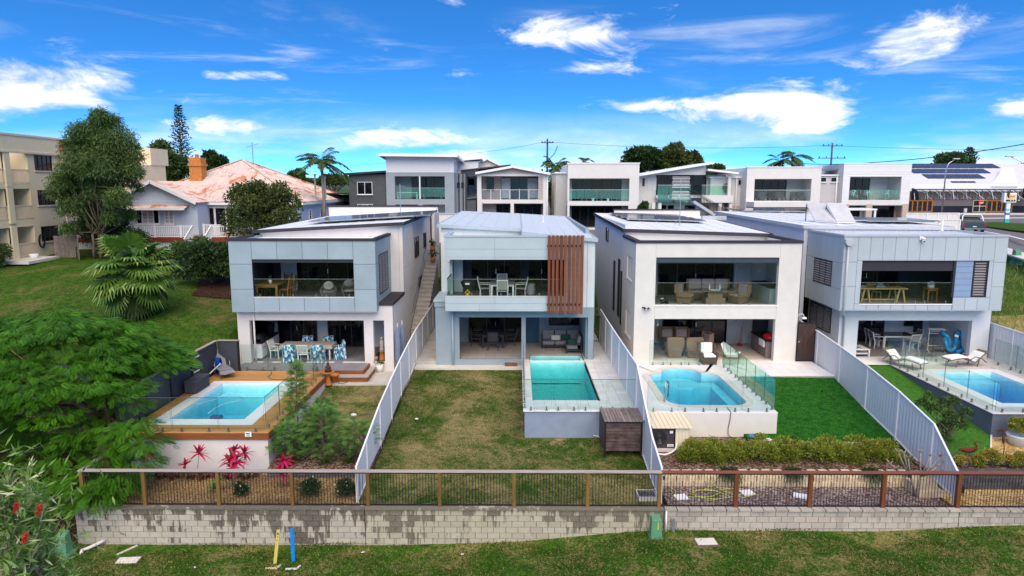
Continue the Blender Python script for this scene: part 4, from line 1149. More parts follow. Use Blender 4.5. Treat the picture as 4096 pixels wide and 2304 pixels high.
for(a,b,c,d)in cells:
 if b-a>4:
  mid=a+(b-a)*(.36 if abs(c-bz0)>.1 else.25)
  panels_y(h2,YB+.021,[(a,mid,c,d),(mid,b,c,d)],CLAD2,.009,.021,'board')
 else:
  panels_y(h2,YB+.021,[(a,b,c,d)],CLAD2,.014,.021,'board')
for(a,b)in((bz0,wz0),(wz1,bz1)):
 MB().box(bx0,bx0+.019,YB+.022,37,a,b).done('side_board',CLAD2,h2)
 MB().box(bx1-.019,bx1,YB+.022,YL,a,b).done('side_board',CLAD2,h2)
MB().box(bx0-.04,bx1+.03,YB-.03,YB+.22,bz1,bz1+.07).box(bx0-.04,bx0+.2,YB+.22,36.2,bz1,bz1+.07).done('parapet_trim',TRIM2,h2)
MB().box(bx0+.02,bx1,YB+.2,37,bz1-.3,bz1-.2).done('balcony_roof',ROOF2,h2)
MB().box(bx0,bx1,YB+.022,YL,bz0-.03,bz0).done('soffit',RENDB,h2)
# deep slatted screen
sx=[1080,1109,1138,1168,1197,1227,1258,1288,1318]
slm=MB().box(-.062,.062,-.02,.13,0,zr(Z4,1100,257,33.05)-zr(Z4,1100,828,33.05)).mesh('slat',SLATR)
scr=MB().box(xr(Z4,1065,500,0,33.1),bx1-.02,YB-.03,YB-.005,5.9,6.0).box(xr(Z4,1065,500,0,33.1),bx1-.02,YB-.03,YB-.005,3.0,3.1).done('slat_screen',FRAME,h2)
for s_ in sx:
 inst('slat',slm,(xr(Z4,s_,540,0,33.05),YB-.165,zr(Z4,1100,828,33.05)),scr)
 # right strip of light panels
px_=[3.28,3.56,3.92]
MB().box(3.28,3.90,YL+.0,YL+.2,2.75,6.16).done('corner_backing',JOINT,h2)
panels_y(h2,YL,[(px_[0],px_[1],2.72,6.14),(px_[1],px_[2],2.72,6.14)],CLAD2W,.015,.02)
MB().box(3.9,3.92,YL,37,2.76,6.3).done('side_board',CLAD2W,h2)
# upper body, left wall set back; panels below the sloping roof edge
MB().wall(-4.12,.3,2.8,6.5,37.0,37.2).done('upper_wall',CLAD2W,h2)
pxs=[-4.12+i*.62 for i in range(8)]
for i in range(7):
 zt=6.7-(pxs[i]+4.12)*.05
 panels_y(h2,37.0,[(pxs[i],pxs[i+1],5.6,zt-.04)],CLAD2W,.018,.02)
MB().box(-4.12,-3.5,36.97,37.0,3.12,5.6).done('corner_panel',CLAD2W,h2)
MB().box(-4.12,-3.92,37.2,53,2.8,6.5).done('side_wall',CLAD2W,h2)
MB().box(-4.1,3.9,52.8,53,2,6.5).done('back_wall',CLAD2W,h2)
ra=roof_slab(h2,[(-4.25,36.8,6.78),(.27,36.8,6.56),(.27,53.2,6.72),(-4.25,53.2,6.92)],.12,ROOF2,TRIM2,ribs=('y',.75))
rb=roof_slab(h2,[(.28,34.1,6.55),(4.02,34.1,6.22),(4.02,53.2,6.5),(.28,53.2,6.715)],.12,ROOF2,TRIM2,ribs=('y',.75))
v_=PZ(*Z4(1037,165),6.5)
MB().lathe([(.09,0),(.03,.12),(.03,.42)],v_,10).done('vent_pipe',WHITE,ra)
a_=PZ(*Z4(598,103),6.8)
MB().tube([a_,a_+Vector((0,0,.9))],.02,6).tube([a_+Vector((-.5,0,.02)),a_+Vector((.1,0,.05))],.015,5).done('antenna',STEEL,ra)
# balcony interior
yb=36.9
MB().box(-3.52,bx1,YB+.2,yb,wz0-.4,wz0-.33).done('balcony_slab',GROUT,h2)
bf=MB().box(-3.5,bx1,YB+.22,yb,wz0-.33,wz0-.29).done('balcony_floor',GROUT,h2)
tiles(bf,(-3.5,bx1-.1,YB+.22,yb),wz0-.26,.6,.6,PTILEG)
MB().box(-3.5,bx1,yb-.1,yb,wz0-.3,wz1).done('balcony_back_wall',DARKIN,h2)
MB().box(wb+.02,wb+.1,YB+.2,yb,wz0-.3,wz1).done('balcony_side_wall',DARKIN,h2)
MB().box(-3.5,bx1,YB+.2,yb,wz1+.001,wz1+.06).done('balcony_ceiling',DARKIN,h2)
sliding_doors(h2,-2.5,.25,wz0-.24,wz1-.08,yb-.16,3)
sliding_doors(h2,.6,2.1,wz0-.24,wz1-.08,yb-.16,2)
MB().box(-3.45,-2.9,36.3,36.75,wz0-.25,wz1-.02).done('corner_pier',CLAD2W,h2)
MB().box(-3.5,-3.35,35.3,36.4,wz0-.25,wz1-.02).done('side_board_wall',CLAD2,h2)
balcony_glass(h2,-3.42,wb-.02,wz0,YB+.12,4,.78)
MB().box(-3.44,-3.41,YB+.15,35.3,wz0+.05,wz0+.84).done('side_glass',GLASSG,h2)
MB().box(-3.45,-3.40,YB+.15,35.3,wz0+.84,wz0+.87).done('side_glass_rail',BLACK,h2)
MB().box(bx0+.01,wb,YB,YB+.24,wz0-.02,wz0+.005).done('balcony_sill',CLAD2W,h2)
cam_=thing('security_camera','small white security camera on the pale blue house balcony','camera',(-3.45,35.2,wz1-.3))
MB().tube([(-3.45,35.2,wz1-.1),(-3.45,35.2,wz1-.2)],.03,8).done('bracket',WHITE,cam_)
MB().tube([(-3.45,35.3,wz1-.22),(-3.5,35.05,wz1-.3)],.055,10).done('body',WHITE,cam_,smooth=True)
# ================================================================ HOUSE 3 (cream)
h3=thing('house','two-storey cream rendered house with dark parapet and two wide stacked openings','house',(10,42,0))
YF=34.0;x0,x1=5.95,14.2;zt=6.02
u0,u1=xr(Z5,583,600,0,YF),xr(Z5,1472,600,0,YF)
uz0,uz1=zr(Z5,1000,762,YF),zr(Z5,1000,416,YF)
l0,l1=xr(Z5,571,1000,0,YF),xr(Z5,1445,1000,0,YF)
lz1=zr(Z5,1000,862,YF)
MB().wall(x0,x1,-.04,zt,YF,YF+.3,[(u0,u1,uz0,uz1),(l0,l1,.004,lz1)]).done('front_wall',RENDC,h3)
sw3=[(35.0,36.7,zr(Z5,390,575,35.6),zr(Z5,390,410,35.6)),(35.0,36.7,zr(Z5,380,985,35.6),zr(Z5,380,810,35.6))]
MB().wall(YF+.3,38.2,-.5,zt,x0,x0+.25,sw3,axis='x').done('side_wall',RENDC,h3)
for q in sw3:
 f=side_window(h3,x0+.1,*q,-1,'blind',fr=WHITE,n=2)
 MB().box(x0-.05,x0+.1,q[0]-.05,q[1]+.05,q[2]-.06,q[2]-.002).done('sill',RENDC,f)
MB().wall(YF+.3,38.2,-.5,zt,x1-.25,x1,axis='x').done('side_wall',RENDC,h3)
MB().box(x0-.05,x1+.05,YF-.05,YF+.3,zt,zt+.13).box(x0-.05,x0+.25,YF+.3,38.2,zt,zt+.13).box(x1-.25,x1+.05,YF+.3,38.2,zt,zt+.13).done('parapet_trim',TRIMD,h3)
MB().box(x0+.25,x1-.25,YF+.3,38.2,zt-.25,zt-.15).done('balcony_roof',ROOFW,h3)
alcove(h3,x0+.35,x1-.3,.005,lz1+.02,YF+.302,38.0,RENDC,RENDC,'patio')
alcove(h3,x0+.35,x1-.3,uz0-.16,uz1+.02,YF+.302,38.0,RENDC,RENDC,'balcony')
pf=MB().box(x0+.3,x1-.3,YF+.0,38.0,-.3,-.051).done('patio_base',GROUT,h3)
tiles(pf,(x0+.36,x1-.31,YF+.01,38.0),.002,.6,.6,PTILE)
bf=MB().box(x0+.3,x1-.3,YF+.31,38.0,uz0-.3,uz0-.20).done('balcony_floor',GROUT,h3)
tiles(bf,(x0+.36,x1-.31,YF+.302,38.0),uz0-.165,.6,.6,PTILEB)
sliding_doors(h3,xr(Z5,600,600,0,37.9),xr(Z5,1140,600,0,37.9),uz0-.1,uz1-.25,37.92,4)
sliding_doors(h3,xr(Z5,632,1000,0,37.9),xr(Z5,1110,1000,0,37.9),.03,2.3,37.92,4)
for(a,b,zlo,zhi)in((1145,1270,uz0-.12,uz1-.2),(1110,1225,.03,2.3)):
 c_=MB();xa_,xb_=xr(Z5,a,700,0,37.8),xr(Z5,b,700,0,37.8);n=26
 for i in range(n):
  c_.tube([(xa_+(xb_-xa_)*i/n,37.72+.03*(i%2),zlo),(xa_+(xb_-xa_)*i/n,37.72+.03*(i%2),zhi)],.028,5)
 c_.done('curtain',CURT,h3,smooth=True)
MB().box(u0,u1,YF+.08,YF+.3,uz1-.26,uz1).done('roller_blind_case',mat('blind_case',(.05,.065,.085),.5),h3)
MB().box(u0,u1,YF+.06,YF+.09,uz1-.3,uz1-.27).done('blind_rail',FRAME,h3)
balcony_glass(h3,u0+.02,u1-.02,uz0+.0,YF+.12,4,1.05)
MB().box(u0-.03,u1+.03,YF-.03,YF+.3,uz0-.06,uz0-.002).done('balcony_sill',WHITE,h3)
for xa_,za_,zb_ in((u0-.02,uz1,zt),(u1+.02,uz1,zt),(l0-.01,lz1,uz0-.06),(l1+.01,lz1,uz0-.06)):MB().box(xa_-.005,xa_+.005,YF-.003,YF,za_,zb_).done('control_joint',GROUT,h3)
fl=thing('flood_light','pair of black wall flood lights on the cream house','light',(PY(*Z5(500,780),YF)))
c_=PY(*Z5(495,780),YF)
MB().lathe([(.07,0),(.07,.04)],c_+Vector((0,-.04,0)),10).tube([c_,c_+Vector((.05,-.15,-.02))],.02,6).done('bracket',BLACK,fl)
for s_ in(0,.17):
 MB().tube([c_+Vector((.05+s_,-.12,0)),c_+Vector((.09+s_,-.25,-.06))],[.05,.075],10).done('lamp_head',BLACK,fl)
 MB().tube([c_+Vector((.09+s_,-.25,-.06)),c_+Vector((.092+s_,-.256,-.064))],.065,10).done('lens',BLIND,fl)
 # body
MB().wall(38.2,53,-.5,6.7,6.05,6.25,[(39.6,40.3,1.2,4.6),(41.6,42.2,1.2,4.3),(38.7,39.2,.9,4.0),(45,46.2,5.2,6.1)],axis='x').done('side_wall',SIDEB,h3)
for q in((39.6,40.3,1.2,4.6),(41.6,42.2,1.2,4.3),(38.7,39.2,.9,4.0),(45,46.2,5.2,6.1)):
 f=side_window(h3,6.05,*q,-1,'slide',n=1,w=.03)
MB().box(6.05,x1-.05,38.21,38.4,zt-.2,6.2).done('upper_wall',RENDC,h3)
MB().add([(6.05,38.22,6.2),(x1-.05,38.22,6.15),(x1-.05,38.22,6.18),(6.05,38.22,6.42)],[(0,1,2,3)]).done('upper_wall_infill',RENDC,h3)
MB().box(x1-.25,x1-.05,38.2,53,-.5,6.1).done('side_wall',RENDC,h3)
rf=roof_slab(h3,[(5.95,38.0,6.47),(x1,38.0,6.2),(x1,53,6.55),(5.95,53,6.8)],.14,ROOFW,TRIMD,fascia=.2,ribs=('y',1.0))
MB().box(7.5,14.1,52.9,53.1,6.4,7.0).done('back_parapet',RENDC,h3)
MB().box(7.45,14.15,52.85,53.15,7.0,7.1).done('parapet_cap',TRIMD,h3)
MB().box(13.2,14.9,48.8,49.2,6.45,6.75).done('roof_upstand',TRIMG,rf)
solar_array(rf,PZ(*Z5(385,150),6.62),(1,-.02,-.028),(-.07,1,.02),5,4,1.0,1.7)
a_=PZ(*Z5(757,185),6.55)
an=thing('antenna','tall white television antenna on the cream house roof','antenna',a_)
MB().tube([a_,a_+Vector((0,0,2.7))],.022,6).tube([a_+Vector((-.35,-.1,0)),a_+Vector((0,0,.5)),a_+Vector((.1,.2,0))],.014,5).done('mast',STEEL,an)
for i in range(14):
 z=1.55+i*.085 if i<6 else 1.7+i*.085
 MB().tube([a_+Vector((-.52+.02*(i%3),0,z)),a_+Vector((.52-.02*(i%3),0,z))],.012,5).done('element',WHITE,an)
 # rusted laser-cut gate and outdoor shower at the right of the cream house
gt=thing('metal_gate','dark rusted cut-out metal gate beside the cream house','gate',(14.75,33.9,0))
g0,g1=xr(Z5,1597,1100,0,YF),xr(Z5,1597,1100,0,YF)+1.35
g0=x1+.03
GATE=mat('gate_metal',(.045,.030,.026),.7,.3,6)
MB().box(g0,g0+.93,33.95,33.97,.03,1.98).done('panel',GATE,gt)
MB().wall(g0-.02,g0+.95,.0,2.02,33.93,33.99,[(g0+.03,g0+.90,.05,1.97)]).done('frame',BLACK,gt)
for i in range(26):
 a=R.uniform(-.8,.8);L=R.uniform(.25,.6);cx_,cz_=g0+R.uniform(.2,.75),R.uniform(.2,1.7)
 MB().bar((cx_,33.94,cz_),(cx_+L*math.sin(a),33.94,cz_+L*abs(math.cos(a))*.6),.02,.012,up=(0,1,0)).done('cut_leaf',RUST,gt)
MB().tube([(g0+.05,33.9,1.0),(g0+.05,33.85,1.05)],.02,6).done('latch',STEEL,gt)
sh=thing('outdoor_shower','white swan-neck outdoor shower head by the rusted gate','shower',(x1+.02,34.1,1.9))
MB().tube([(x1,34.1,2.2),(x1+.08,34.05,2.42),(x1+.25,34.0,2.45),(x1+.33,34.0,2.3)],.018,6).done('pipe',WHITE,sh,smooth=True)
MB().lathe([(.13,0),(.11,.06),(.03,.1)],(x1+.33,34.0,2.2),12).done('rose',WHITE,sh,smooth=True)
# ================================================================ HOUSE 4 (right)
h4=thing('house','two-storey house with pale grey panelled upper box and rain head downpipe','house',(20.3,42,0))
YB,YL=33.6,34.7;bx0,bx1=16.08,24.1;bz0,bz1=2.72,6.38
lx0,lx1=16.75,24.4
l0,l1=xr(Z6,603,1000,0,YL),xr(Z6,1425,1000,0,YL);lz1=zr(Z6,1000,873,YL)
MB().wall(lx0-.1,lx1,-.04,2.72,YL,YL+.28,[(l0,l1,.004,lz1)]).done('lower_wall',RENDG,h4)
MB().wall(YL+.28,38.5,-.5,2.72,lx0-.1,lx0+.1,[(35.6,38.2,1.1,2.45)],axis='x').done('side_wall',RENDG,h4)
side_window(h4,lx0-.1,35.6,38.2,1.1,2.45,-1,'louvre',n=3)
MB().box(lx1-.2,lx1,YL+.28,54,-.5,2.8).done('side_wall',RENDG,h4)
alcove(h4,l0-.25,l1+.2,.005,lz1+.02,YL+.282,38.6,RENDG,RENDG,'patio')
pf=MB().box(l0-.3,l1+.3,YL,38.6,-.3,-.034).done('patio_base',GROUT,h4)
tiles(pf,(l0-.24,l1+.19,YL+.01,38.6),.001,.6,.6,mat('brown_patio_tile',(.27,.22,.20),.5,.1,5,rnd=.07))
sliding_doors(h4,xr(Z6,603,950,0,38.5),xr(Z6,795,950,0,38.5),.02,2.3,38.52,2)
front_window(h4,xr(Z6,945,900,0,38.5),xr(Z6,1020,900,0,38.5),.9,2.3,38.54,1,fr=FRAME)
MB().box(xr(Z6,1025,900,0,38.4),xr(Z6,1085,900,0,38.4),38.5,38.58,.02,2.3).done('dark_door',FRAME,h4)
u0,u1=xr(Z6,630,600,0,YB),xr(Z6,1305,600,0,YB)
v1=xr(Z6,1545,600,0,YB)
uz0,uz1=zr(Z6,950,752,YB),zr(Z6,950,440,YB);vz0=zr(Z6,1400,705,YB)
MB().wall(bx0+.022,bx1,bz0,bz1,YB+.021,YB+.2,[(u0,u1,uz0,uz1),(u1,v1,vz0,uz1)]).done('balcony_front',JOINT,h4)
r1,r2=zr(Z6,550,450,YB),zr(Z6,550,628,YB)
n_=12;cx=[bx0]+[xr(Z6,610+i*90.2,350,0,YB)for i in range(12)]+[bx1]
cells=[]
for a,b in zip(cx,cx[1:]):
 if b<=u0+.02:
  cells+=[(a,b,r1,bz1),(a,b,r2,r1),(a,b,bz0,r2)]
 elif a>=v1-.02:
  cells+=[(a,b,r1,bz1),(a,b,r2,r1),(a,b,bz0,r2)]
 else:
  cells+=[(a,b,max(uz1,r1)if a<u0-.02 else uz1,bz1)]
  if a<u0-.02:cells+=[(a,u0,uz0,uz1),(a,b,bz0,uz0)]
  elif b>v1+.02:cells+=[(v1,b,vz0,uz1),(a,b,bz0,vz0)]
  elif a>=u1-.02:cells+=[(a,b,bz0,vz0)]
  elif b>u1:cells+=[(a,u1,bz0,uz0),(u1,b,bz0,vz0)]
  else:cells+=[(a,b,bz0,uz0)]
panels_y(h4,YB+.021,[c for c in cells if c[1]-c[0]>.05 and c[3]-c[2]>.05],CLAD4,.016,.021)
MB().wall(YB+.2,37.8,bz0,bz1,bx0+.021,bx0+.2,[(34.7,36.8,3.75,5.05)],axis='x').done('balcony_side',JOINT,h4)
yy=[YB+.022,34.15,34.7,35.4,36.1,36.8,37.3,37.8]
cells=[(a,b,5.05,bz1)for a,b in zip(yy,yy[1:])]+[(a,b,bz0,3.75)for a,b in zip(yy,yy[1:])]+[(YB+.022,34.7,3.75,5.05),(36.8,37.8,3.75,5.05)]
panels_x(h4,bx0+.021,cells,CLAD4,.016,.021,face=-1)
side_window(h4,bx0+.03,34.7,36.8,3.75,5.05,-1,'louvre',n=3)
MB().box(bx1-.2,bx1,YB+.2,54,bz0,bz1).done('side_wall',CLAD4,h4)
MB().box(bx0,bx1,YB+.022,YL+.2,bz0-.03,bz0).done('soffit',RENDG,h4)
MB().box(bx0-.04,bx1+.05,YB-.04,YB+.2,bz1,bz1+.09).box(bx0-.04,bx0+.2,YB+.2,37.8,bz1,bz1+.09).box(bx1-.15,bx1+.05,YB+.2,54,bz1,bz1+.09).done('parapet_trim',TRIMG,h4)
roof_slab(h4,[(bx0+.2,YB+.2,bz1-.06),(bx1-.2,YB+.2,bz1-.06),(bx1-.2,38,bz1+.0),(bx0+.2,38,bz1+.0)],.08,ROOFW,ROOFW,fascia=.06,ribs=('y',.25),name='balcony_roof')
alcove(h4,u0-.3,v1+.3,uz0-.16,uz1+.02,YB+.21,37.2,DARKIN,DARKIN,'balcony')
bf=MB().box(u0-.3,v1+.3,YB+.21,37.2,uz0-.3,uz0-.20).done('balcony_floor',GROUT,h4)
tiles(bf,(u0-.29,v1+.29,YB+.212,37.2),uz0-.165,.6,.6,PTILEB)
sliding_doors(h4,u0+.2,u1-.8,uz0-.1,uz1-.1,37.1,3)
MB().box(u0,u1,YB+.1,YB+.14,zr(Z6,950,515,YB),uz1).done('roller_blind',mat('dark_blind',(.035,.033,.042),.8,.1,8),h4)
n_=6
panels_y(h4,YB+.12,[(u1+.06,xr(Z6,1440,600,0,YB),vz0+(uz1-vz0)*i/n_,vz0+(uz1-vz0)*(i+1)/n_)for i in range(n_)],mat('blue_board',(.22,.30,.45),.6,.05),.012,.05,'board')
MB().box(u1-.06,u1+.05,YB+.03,YB+.2,vz0,uz1).done('mullion',FRAME,h4)
lf=MB().wall(xr(Z6,1440,600,0,YB)+.02,v1,vz0,uz1,YB+.05,YB+.12,[(xr(Z6,1440,600,0,YB)+.08,v1-.06,vz0+.06,uz1-.06)]).done('louvre_window',FRAME,h4)
sl_=MB().face((xr(Z6,1440,600,0,YB)+.08,YB+.06,-.03),(v1-.06,YB+.06,-.03),(v1-.06,YB+.12,.05),(xr(Z6,1440,600,0,YB)+.08,YB+.12,.05)).mesh('louvre_blade',SLING)
z=vz0+.12
while z<uz1-.1:
 inst('louvre_blade',sl_,(0,0,z),lf);z+=.13
balcony_glass(h4,u0+.02,u1-.04,uz0,YB+.1,3,.98)
MB().box(u0-.02,u1,YB-.02,YB+.2,uz0-.05,uz0-.002).done('balcony_sill',WHITE,h4)
dp=MB().tube([(bx0+.18,YB-.1,6.0),(bx0+.18,YB-.1,2.75),(bx0+.25,YB+.1,2.5),(lx0+.1,YL-.1,2.25),(lx0+.1,YL-.1,.02)],.055,10).done('downpipe',TRIMG,h4,smooth=True)
MB().ext([(bx0+.08,5.95),(bx0+.28,5.95),(bx0+.38,6.1),(bx0+.38,6.24),(bx0-.02,6.24),(bx0-.02,6.1)],'y',YB-.22,YB-.002).done('rain_head',TRIMG,dp)
# body
MB().box(15.85,16.05,37.8,55,-.5,6.6).done('side_wall',SIDEB,h4)
MB().box(16.05,24,37.82,38.0,bz1-.3,6.62).done('upper_wall',SIDEB,h4)
rf=roof_slab(h4,[(15.75,37.7,6.68),(24.0,37.7,6.6),(24.0,55,6.7),(15.75,55,6.85)],.14,ROOFW,TRIMG,ribs=('y',1.0))
solar_array(rf,PZ(*Z5(1100,88),6.8)+Vector((1.2,-.5,0)),(1,0,-.01),(0,1,.01),5,3,1.0,1.7)
solar_array(rf,PZ(*Z6(700,165),6.72),(1,0,-.01),(0,1,.01),4,2,1.0,1.7)
sc_=thing('security_camera','white dome security camera on the pale grey panelled box','camera',(PY(*Z6(1070,285),YB)))
c_=PY(*Z6(1066,280),YB)
MB().box(c_.x-.1,c_.x+.08,YB-.06,YB-.002,c_.z-.06,c_.z+.1).done('housing',WHITE,sc_,bevel=.01)
MB().ell(c_+Vector((.04,-.14,-.1)),(.075,.075,.085),10,8).tube([c_+Vector((.04,-.14,-.05)),c_+Vector((.04,-.14,.06))],.08,10).done('dome',WHITE,sc_,smooth=True)
MB().tube([c_+Vector((.04,-.2,-.11)),c_+Vector((.04,-.225,-.12))],.035,8).done('lens',BLACK,sc_)
# solar water collectors standing on the roof
q=PZ(*Z6(240,150),6.75)
sw_=thing('solar_collector','pair of tilted grey solar hot water collectors on the right house roof','solar collector',(20,46,6.7))
for k,(pa,pb,pc,pd)in enumerate((((300,155),(440,160),(372,30),(236,25)),((452,160),(588,162),(515,28),(380,30)))):
 lo=[PZ(*Z6(*p),6.75)for p in(pa,pb)]
 yt=lo[0].y+1.3
 hi=[PY(*Z6(*p),yt)for p in(pc,pd)]
 nrm=(lo[1]-lo[0]).cross(hi[1]-lo[0]).normalized()*.08
 P_=lo+hi
 MB().add([*P_,*[p+nrm for p in P_]],[(0,1,2,3),(7,6,5,4),(0,4,5,1),(1,5,6,2),(2,6,7,3),(3,7,4,0)]).done('panel',mat('collector',(.50,.49,.50),.4),sw_)
 for a,b in zip(P_,P_[1:]+P_[:1]):MB().bar(a-nrm*.2,b-nrm*.2,.05,.06).done('frame',WHITE,sw_)
 MB().bar(hi[0],(hi[0].x,hi[0].y,6.7),.04,.04).bar(hi[1],(hi[1].x,hi[1].y,6.7),.04,.04).done('leg',BLACK,sw_)
v_=PZ(*Z6(1216,222),6.5)
MB().lathe([(.08,0),(.035,.12),(.035,.5),(.05,.52),(.05,.6)],v_,10).done('vent_pipe',WHITE,rf)
# ---------------------------------------------------------------- back row and street
ZA,ZB,ZR=zc(1150,450,2.342),zc(2150,450,2.342),zc(3000,450,2.350)
ZL,ZP=zc(0,300,1.811),zc(0,540,2.898)
GB=4.15
def rc(zf,y,a0,b0,a1,b1):
 p,q=PY(*zf(a0,b0),y),PY(*zf(a1,b1),y)
 return p.x,q.x,q.z,p.z
def weatherboards(parent,x0,x1,z0,z1,y,mt,h=.19,name='weatherboard'):
 n=max(1,round((z1-z0)/h));h=(z1-z0)/n
 me=MB().add([(x0,y-.03,0),(x1,y-.03,0),(x1,y-.008,h),(x0,y-.008,h),(x0,y,0),(x1,y,0)],[(0,1,2,3),(4,5,1,0)]).mesh(name,mt)
 for i in range(n):
  inst(name,me,(0,0,z0+i*h),parent)
def wire_rail(parent,x0,x1,z0,z1,y,n,mt=WHITE):
 r=MB().box(x0,x1,y-.03,y+.03,z1-.04,z1).done('balustrade',mt,parent)
 for i in range(n+1):
  MB().box(x0+(x1-x0)*i/n-.025,x0+(x1-x0)*i/n+.025,y-.025,y+.025,z0,z1-.041).done('post',mt,r)
 for j in range(9):
  z=z0+.08+(z1-z0-.15)*j/9
  MB().box(x0,x1,y-.008,y+.008,z,z+.014).done('wire',STEEL,r)
WBW=mat('white_weatherboard',(0.70,0.69,0.69),.6,.03,2,rnd=.03)
WBC=mat('cream_weatherboard',(0.68,0.63,0.55),.6,.03,2,rnd=.03)
WBB=mat('pale_blue_weatherboard',(0.52,0.60,0.68),.6,.04,2,rnd=.03)
GREYR=mat('mid_grey_render',(0.30,0.33,0.36),.8,.06,1.5,bump=.1,bs=60)
DGREY=mat('dark_grey_block',(0.085,0.09,0.095),.85,.10,2.5,bump=.2,bs=40)
OFFW=mat('offwhite_render',(0.66,0.63,0.60),.75,.04,1.2,bump=.08,bs=60)
TAUPE=mat('taupe_board',(0.42,0.36,0.33),.7,.05,2,rnd=.04)
LGREY=mat('light_grey_wall',(0.50,0.49,0.48),.75,.05,2)
BRICKP=mat('pale_brick',(0.50,0.38,0.31),.85,.15,9,bump=.3,bs=18)
MINT=glass('mint_glass',(.55,.86,.76),.8,.06)
GB_='houses in the back row'
def bg_shell(h,x0,x1,z0,z1,y,d,mt,holes,side=None):
 MB().wall(x0,x1,z0,z1,y,y+.25,holes).done('front_wall',mt,h)
 MB().box(x0,x0+.2,y+.25,y+d,z0,z1-.01).done('side_wall',side or mt,h)
 MB().box(x1-.2,x1,y+.25,y+d,z0,z1-.01).done('side_wall',side or mt,h)
 MB().box(x0+.2,x1-.2,y+d-.2,y+d,z0,z1-.01).done('back_wall',side or mt,h)
def bg_alcove(h,hole,y,d,wall,nd,da=None,db=None,gl=PANE,fr=FRAME):
 x0,x1,z0,z1=hole
 alcove(h,x0-.15,x1+.15,z0-.02,z1+.02,y+.252,y+d,wall,OFFW,'balcony')
 MB().box(x0-.15,x1+.15,y+.251,y+d,z0-.14,z0-.02).done('balcony_floor',PTILEB,h)
 sliding_doors(h,x0+(da or.15),x1-(db or.15),z0,z1-.12,y+d-.08,nd,gl,fr)
 # ---- A: grey house with skillion roof, y = 72
y=72
x0,x1,zm,zt=rc(ZA,y,917,400,1560,562)
hA=thing('house','grey two-storey house with tall white weatherboard skillion top','house',((x0+x1)/2,y,GB),group=GB_)
o1=rc(ZA,y,1003,597,1475,812);o2=rc(ZA,y,1012,862,1225,960);o3=rc(ZA,y,1268,862,1478,960)
o2=(o2[0],o2[1],GB+.3,o2[3]);o3=(o3[0],o3[1],GB+.3,o3[3])
bg_shell(hA,x0,x1,GB,zm,y,9,GREYR,[o1,o2,o3])
MB().box(x0+.05,x1-.05,y+.03,y+8.9,zm,zt).done('clerestory',WBW,hA)
weatherboards(hA,x0+.02,x1-.02,zm+.02,zt,y+.03,WBW,.22)
bg_alcove(hA,o1,y,2.6,GREYR,3,1.4)
bg_alcove(hA,o2,y,2.6,GREYR,2);bg_alcove(hA,o3,y,2.6,WBW,2,.2,1.6)
MB().box((o1[0]+o1[1])/2-.06,(o1[0]+o1[1])/2+.06,y-.01,y+.2,o1[2],o1[3]).done('post',WHITE,hA)
balcony_glass(hA,o1[0],o1[1],o1[2]+.05,y+.1,2,1.05,STEEL,GLASSG)
e=[PY(*ZA(*p),y-1.0)for p in((855,385),(1590,394))]
b_=PY(*ZA(1632,490),y+6)
roof_slab(hA,[(e[0].x,y-1,e[0].z),(e[1].x,y-1,e[1].z),(e[1].x+.2,y+9.5,zt-.6),(e[0].x,y+9.5,zt-.6)],.2,TRIMG,WHITE,fascia=.28)
tb=thing('garden_table','white-framed bar table on the grey house balcony','table',(-6.5,y+.8,o1[2]))
ta,tb2,tz0,tz1=rc(ZA,y+.8,1025,748,1220,805)
MB().box(ta,tb2,y+.6,y+1.2,tz1-.06,tz1).done('top',WHITE,tb)
for q in(ta+.04,tb2-.1):MB().box(q,q+.06,y+.65,y+.71,o1[2],tz1-.06).box(q,q+.06,y+1.09,y+1.15,o1[2],tz1-.06).done('leg',WHITE,tb)
# right flank with pipes and the rear block
sx0=x1+.02
MB().box(x1-.01,x1+.9,y+2.5,y+9,GB,zm-.1).done('flank',GREYR,hA)
for k in(.3,.75):MB().tube([(x1+k,y+2.4,GB),(x1+k,y+2.4,zm-.1)],.06,8).done('downpipe',FRAME,hA)
MB().box(x1-.3,x1+2.2,y+6,y+12,zm-.3,zm+1.35).done('rear_block',WBW,hA)
MB().slab([(x1-.4,y+5.6,zm+1.5),(x1+2.5,y+5.6,zm+1.75),(x1+2.5,y+12,zm+1.75),(x1-.4,y+12,zm+1.5)],.15).done('rear_roof',WHITE,hA)
for k in range(2):front_window(hA,x1+.1+k*.45,x1+.4+k*.45,zm-1.6,zm-1.0,y+2.47,1,FRAME)
# dark wing on the left
wx0,wx1,wz0,wz1=rc(ZA,y,567,578,915,905)
MB().box(wx0,x0-.01,y+.3,y+8,GB,wz1).done('wing_wall',DGREY,hA)
front_window(hA,*rc(ZA,y+.28,652,650,797,768),y+.27,2,WHITE,sill=WHITE)
MB().slab([(wx0-.3,y-.2,wz1+.12),(x0-.02,y-.2,wz1+.38),(x0-.02,y+8.2,wz1+.38),(wx0-.3,y+8.2,wz1+.12)],.2).done('wing_roof',TRIMD,hA)
q=rc(ZA,y+.25,655,858,800,920)
ds=MB().wall(q[0],q[1],q[2],q[3],y+.2,y+.26,[(q[0]+.05,q[1]-.05,q[2]+.05,q[3]-.05)]).done('fan_screen',WHITE,hA)
for i in range(15):
 a=math.pi*(i+.5)/15;cx_=(q[0]+q[1])/2
 MB().bar((cx_,y+.22,q[2]),(cx_+.95*(q[1]-q[0])/2*math.cos(a),y+.22,q[2]+(q[3]-q[2])*math.sin(a)),.03,.05).done('ray',WHITE,ds)
cp=thing('carport','dark shade-cloth carport left of the dark grey wing','carport',(wx0-3,y+5,GB),group=None)
MB().box(wx0-5.5,wx0-.2,y+2,y+7,8.0,8.12).done('roof',TRIMD,cp)
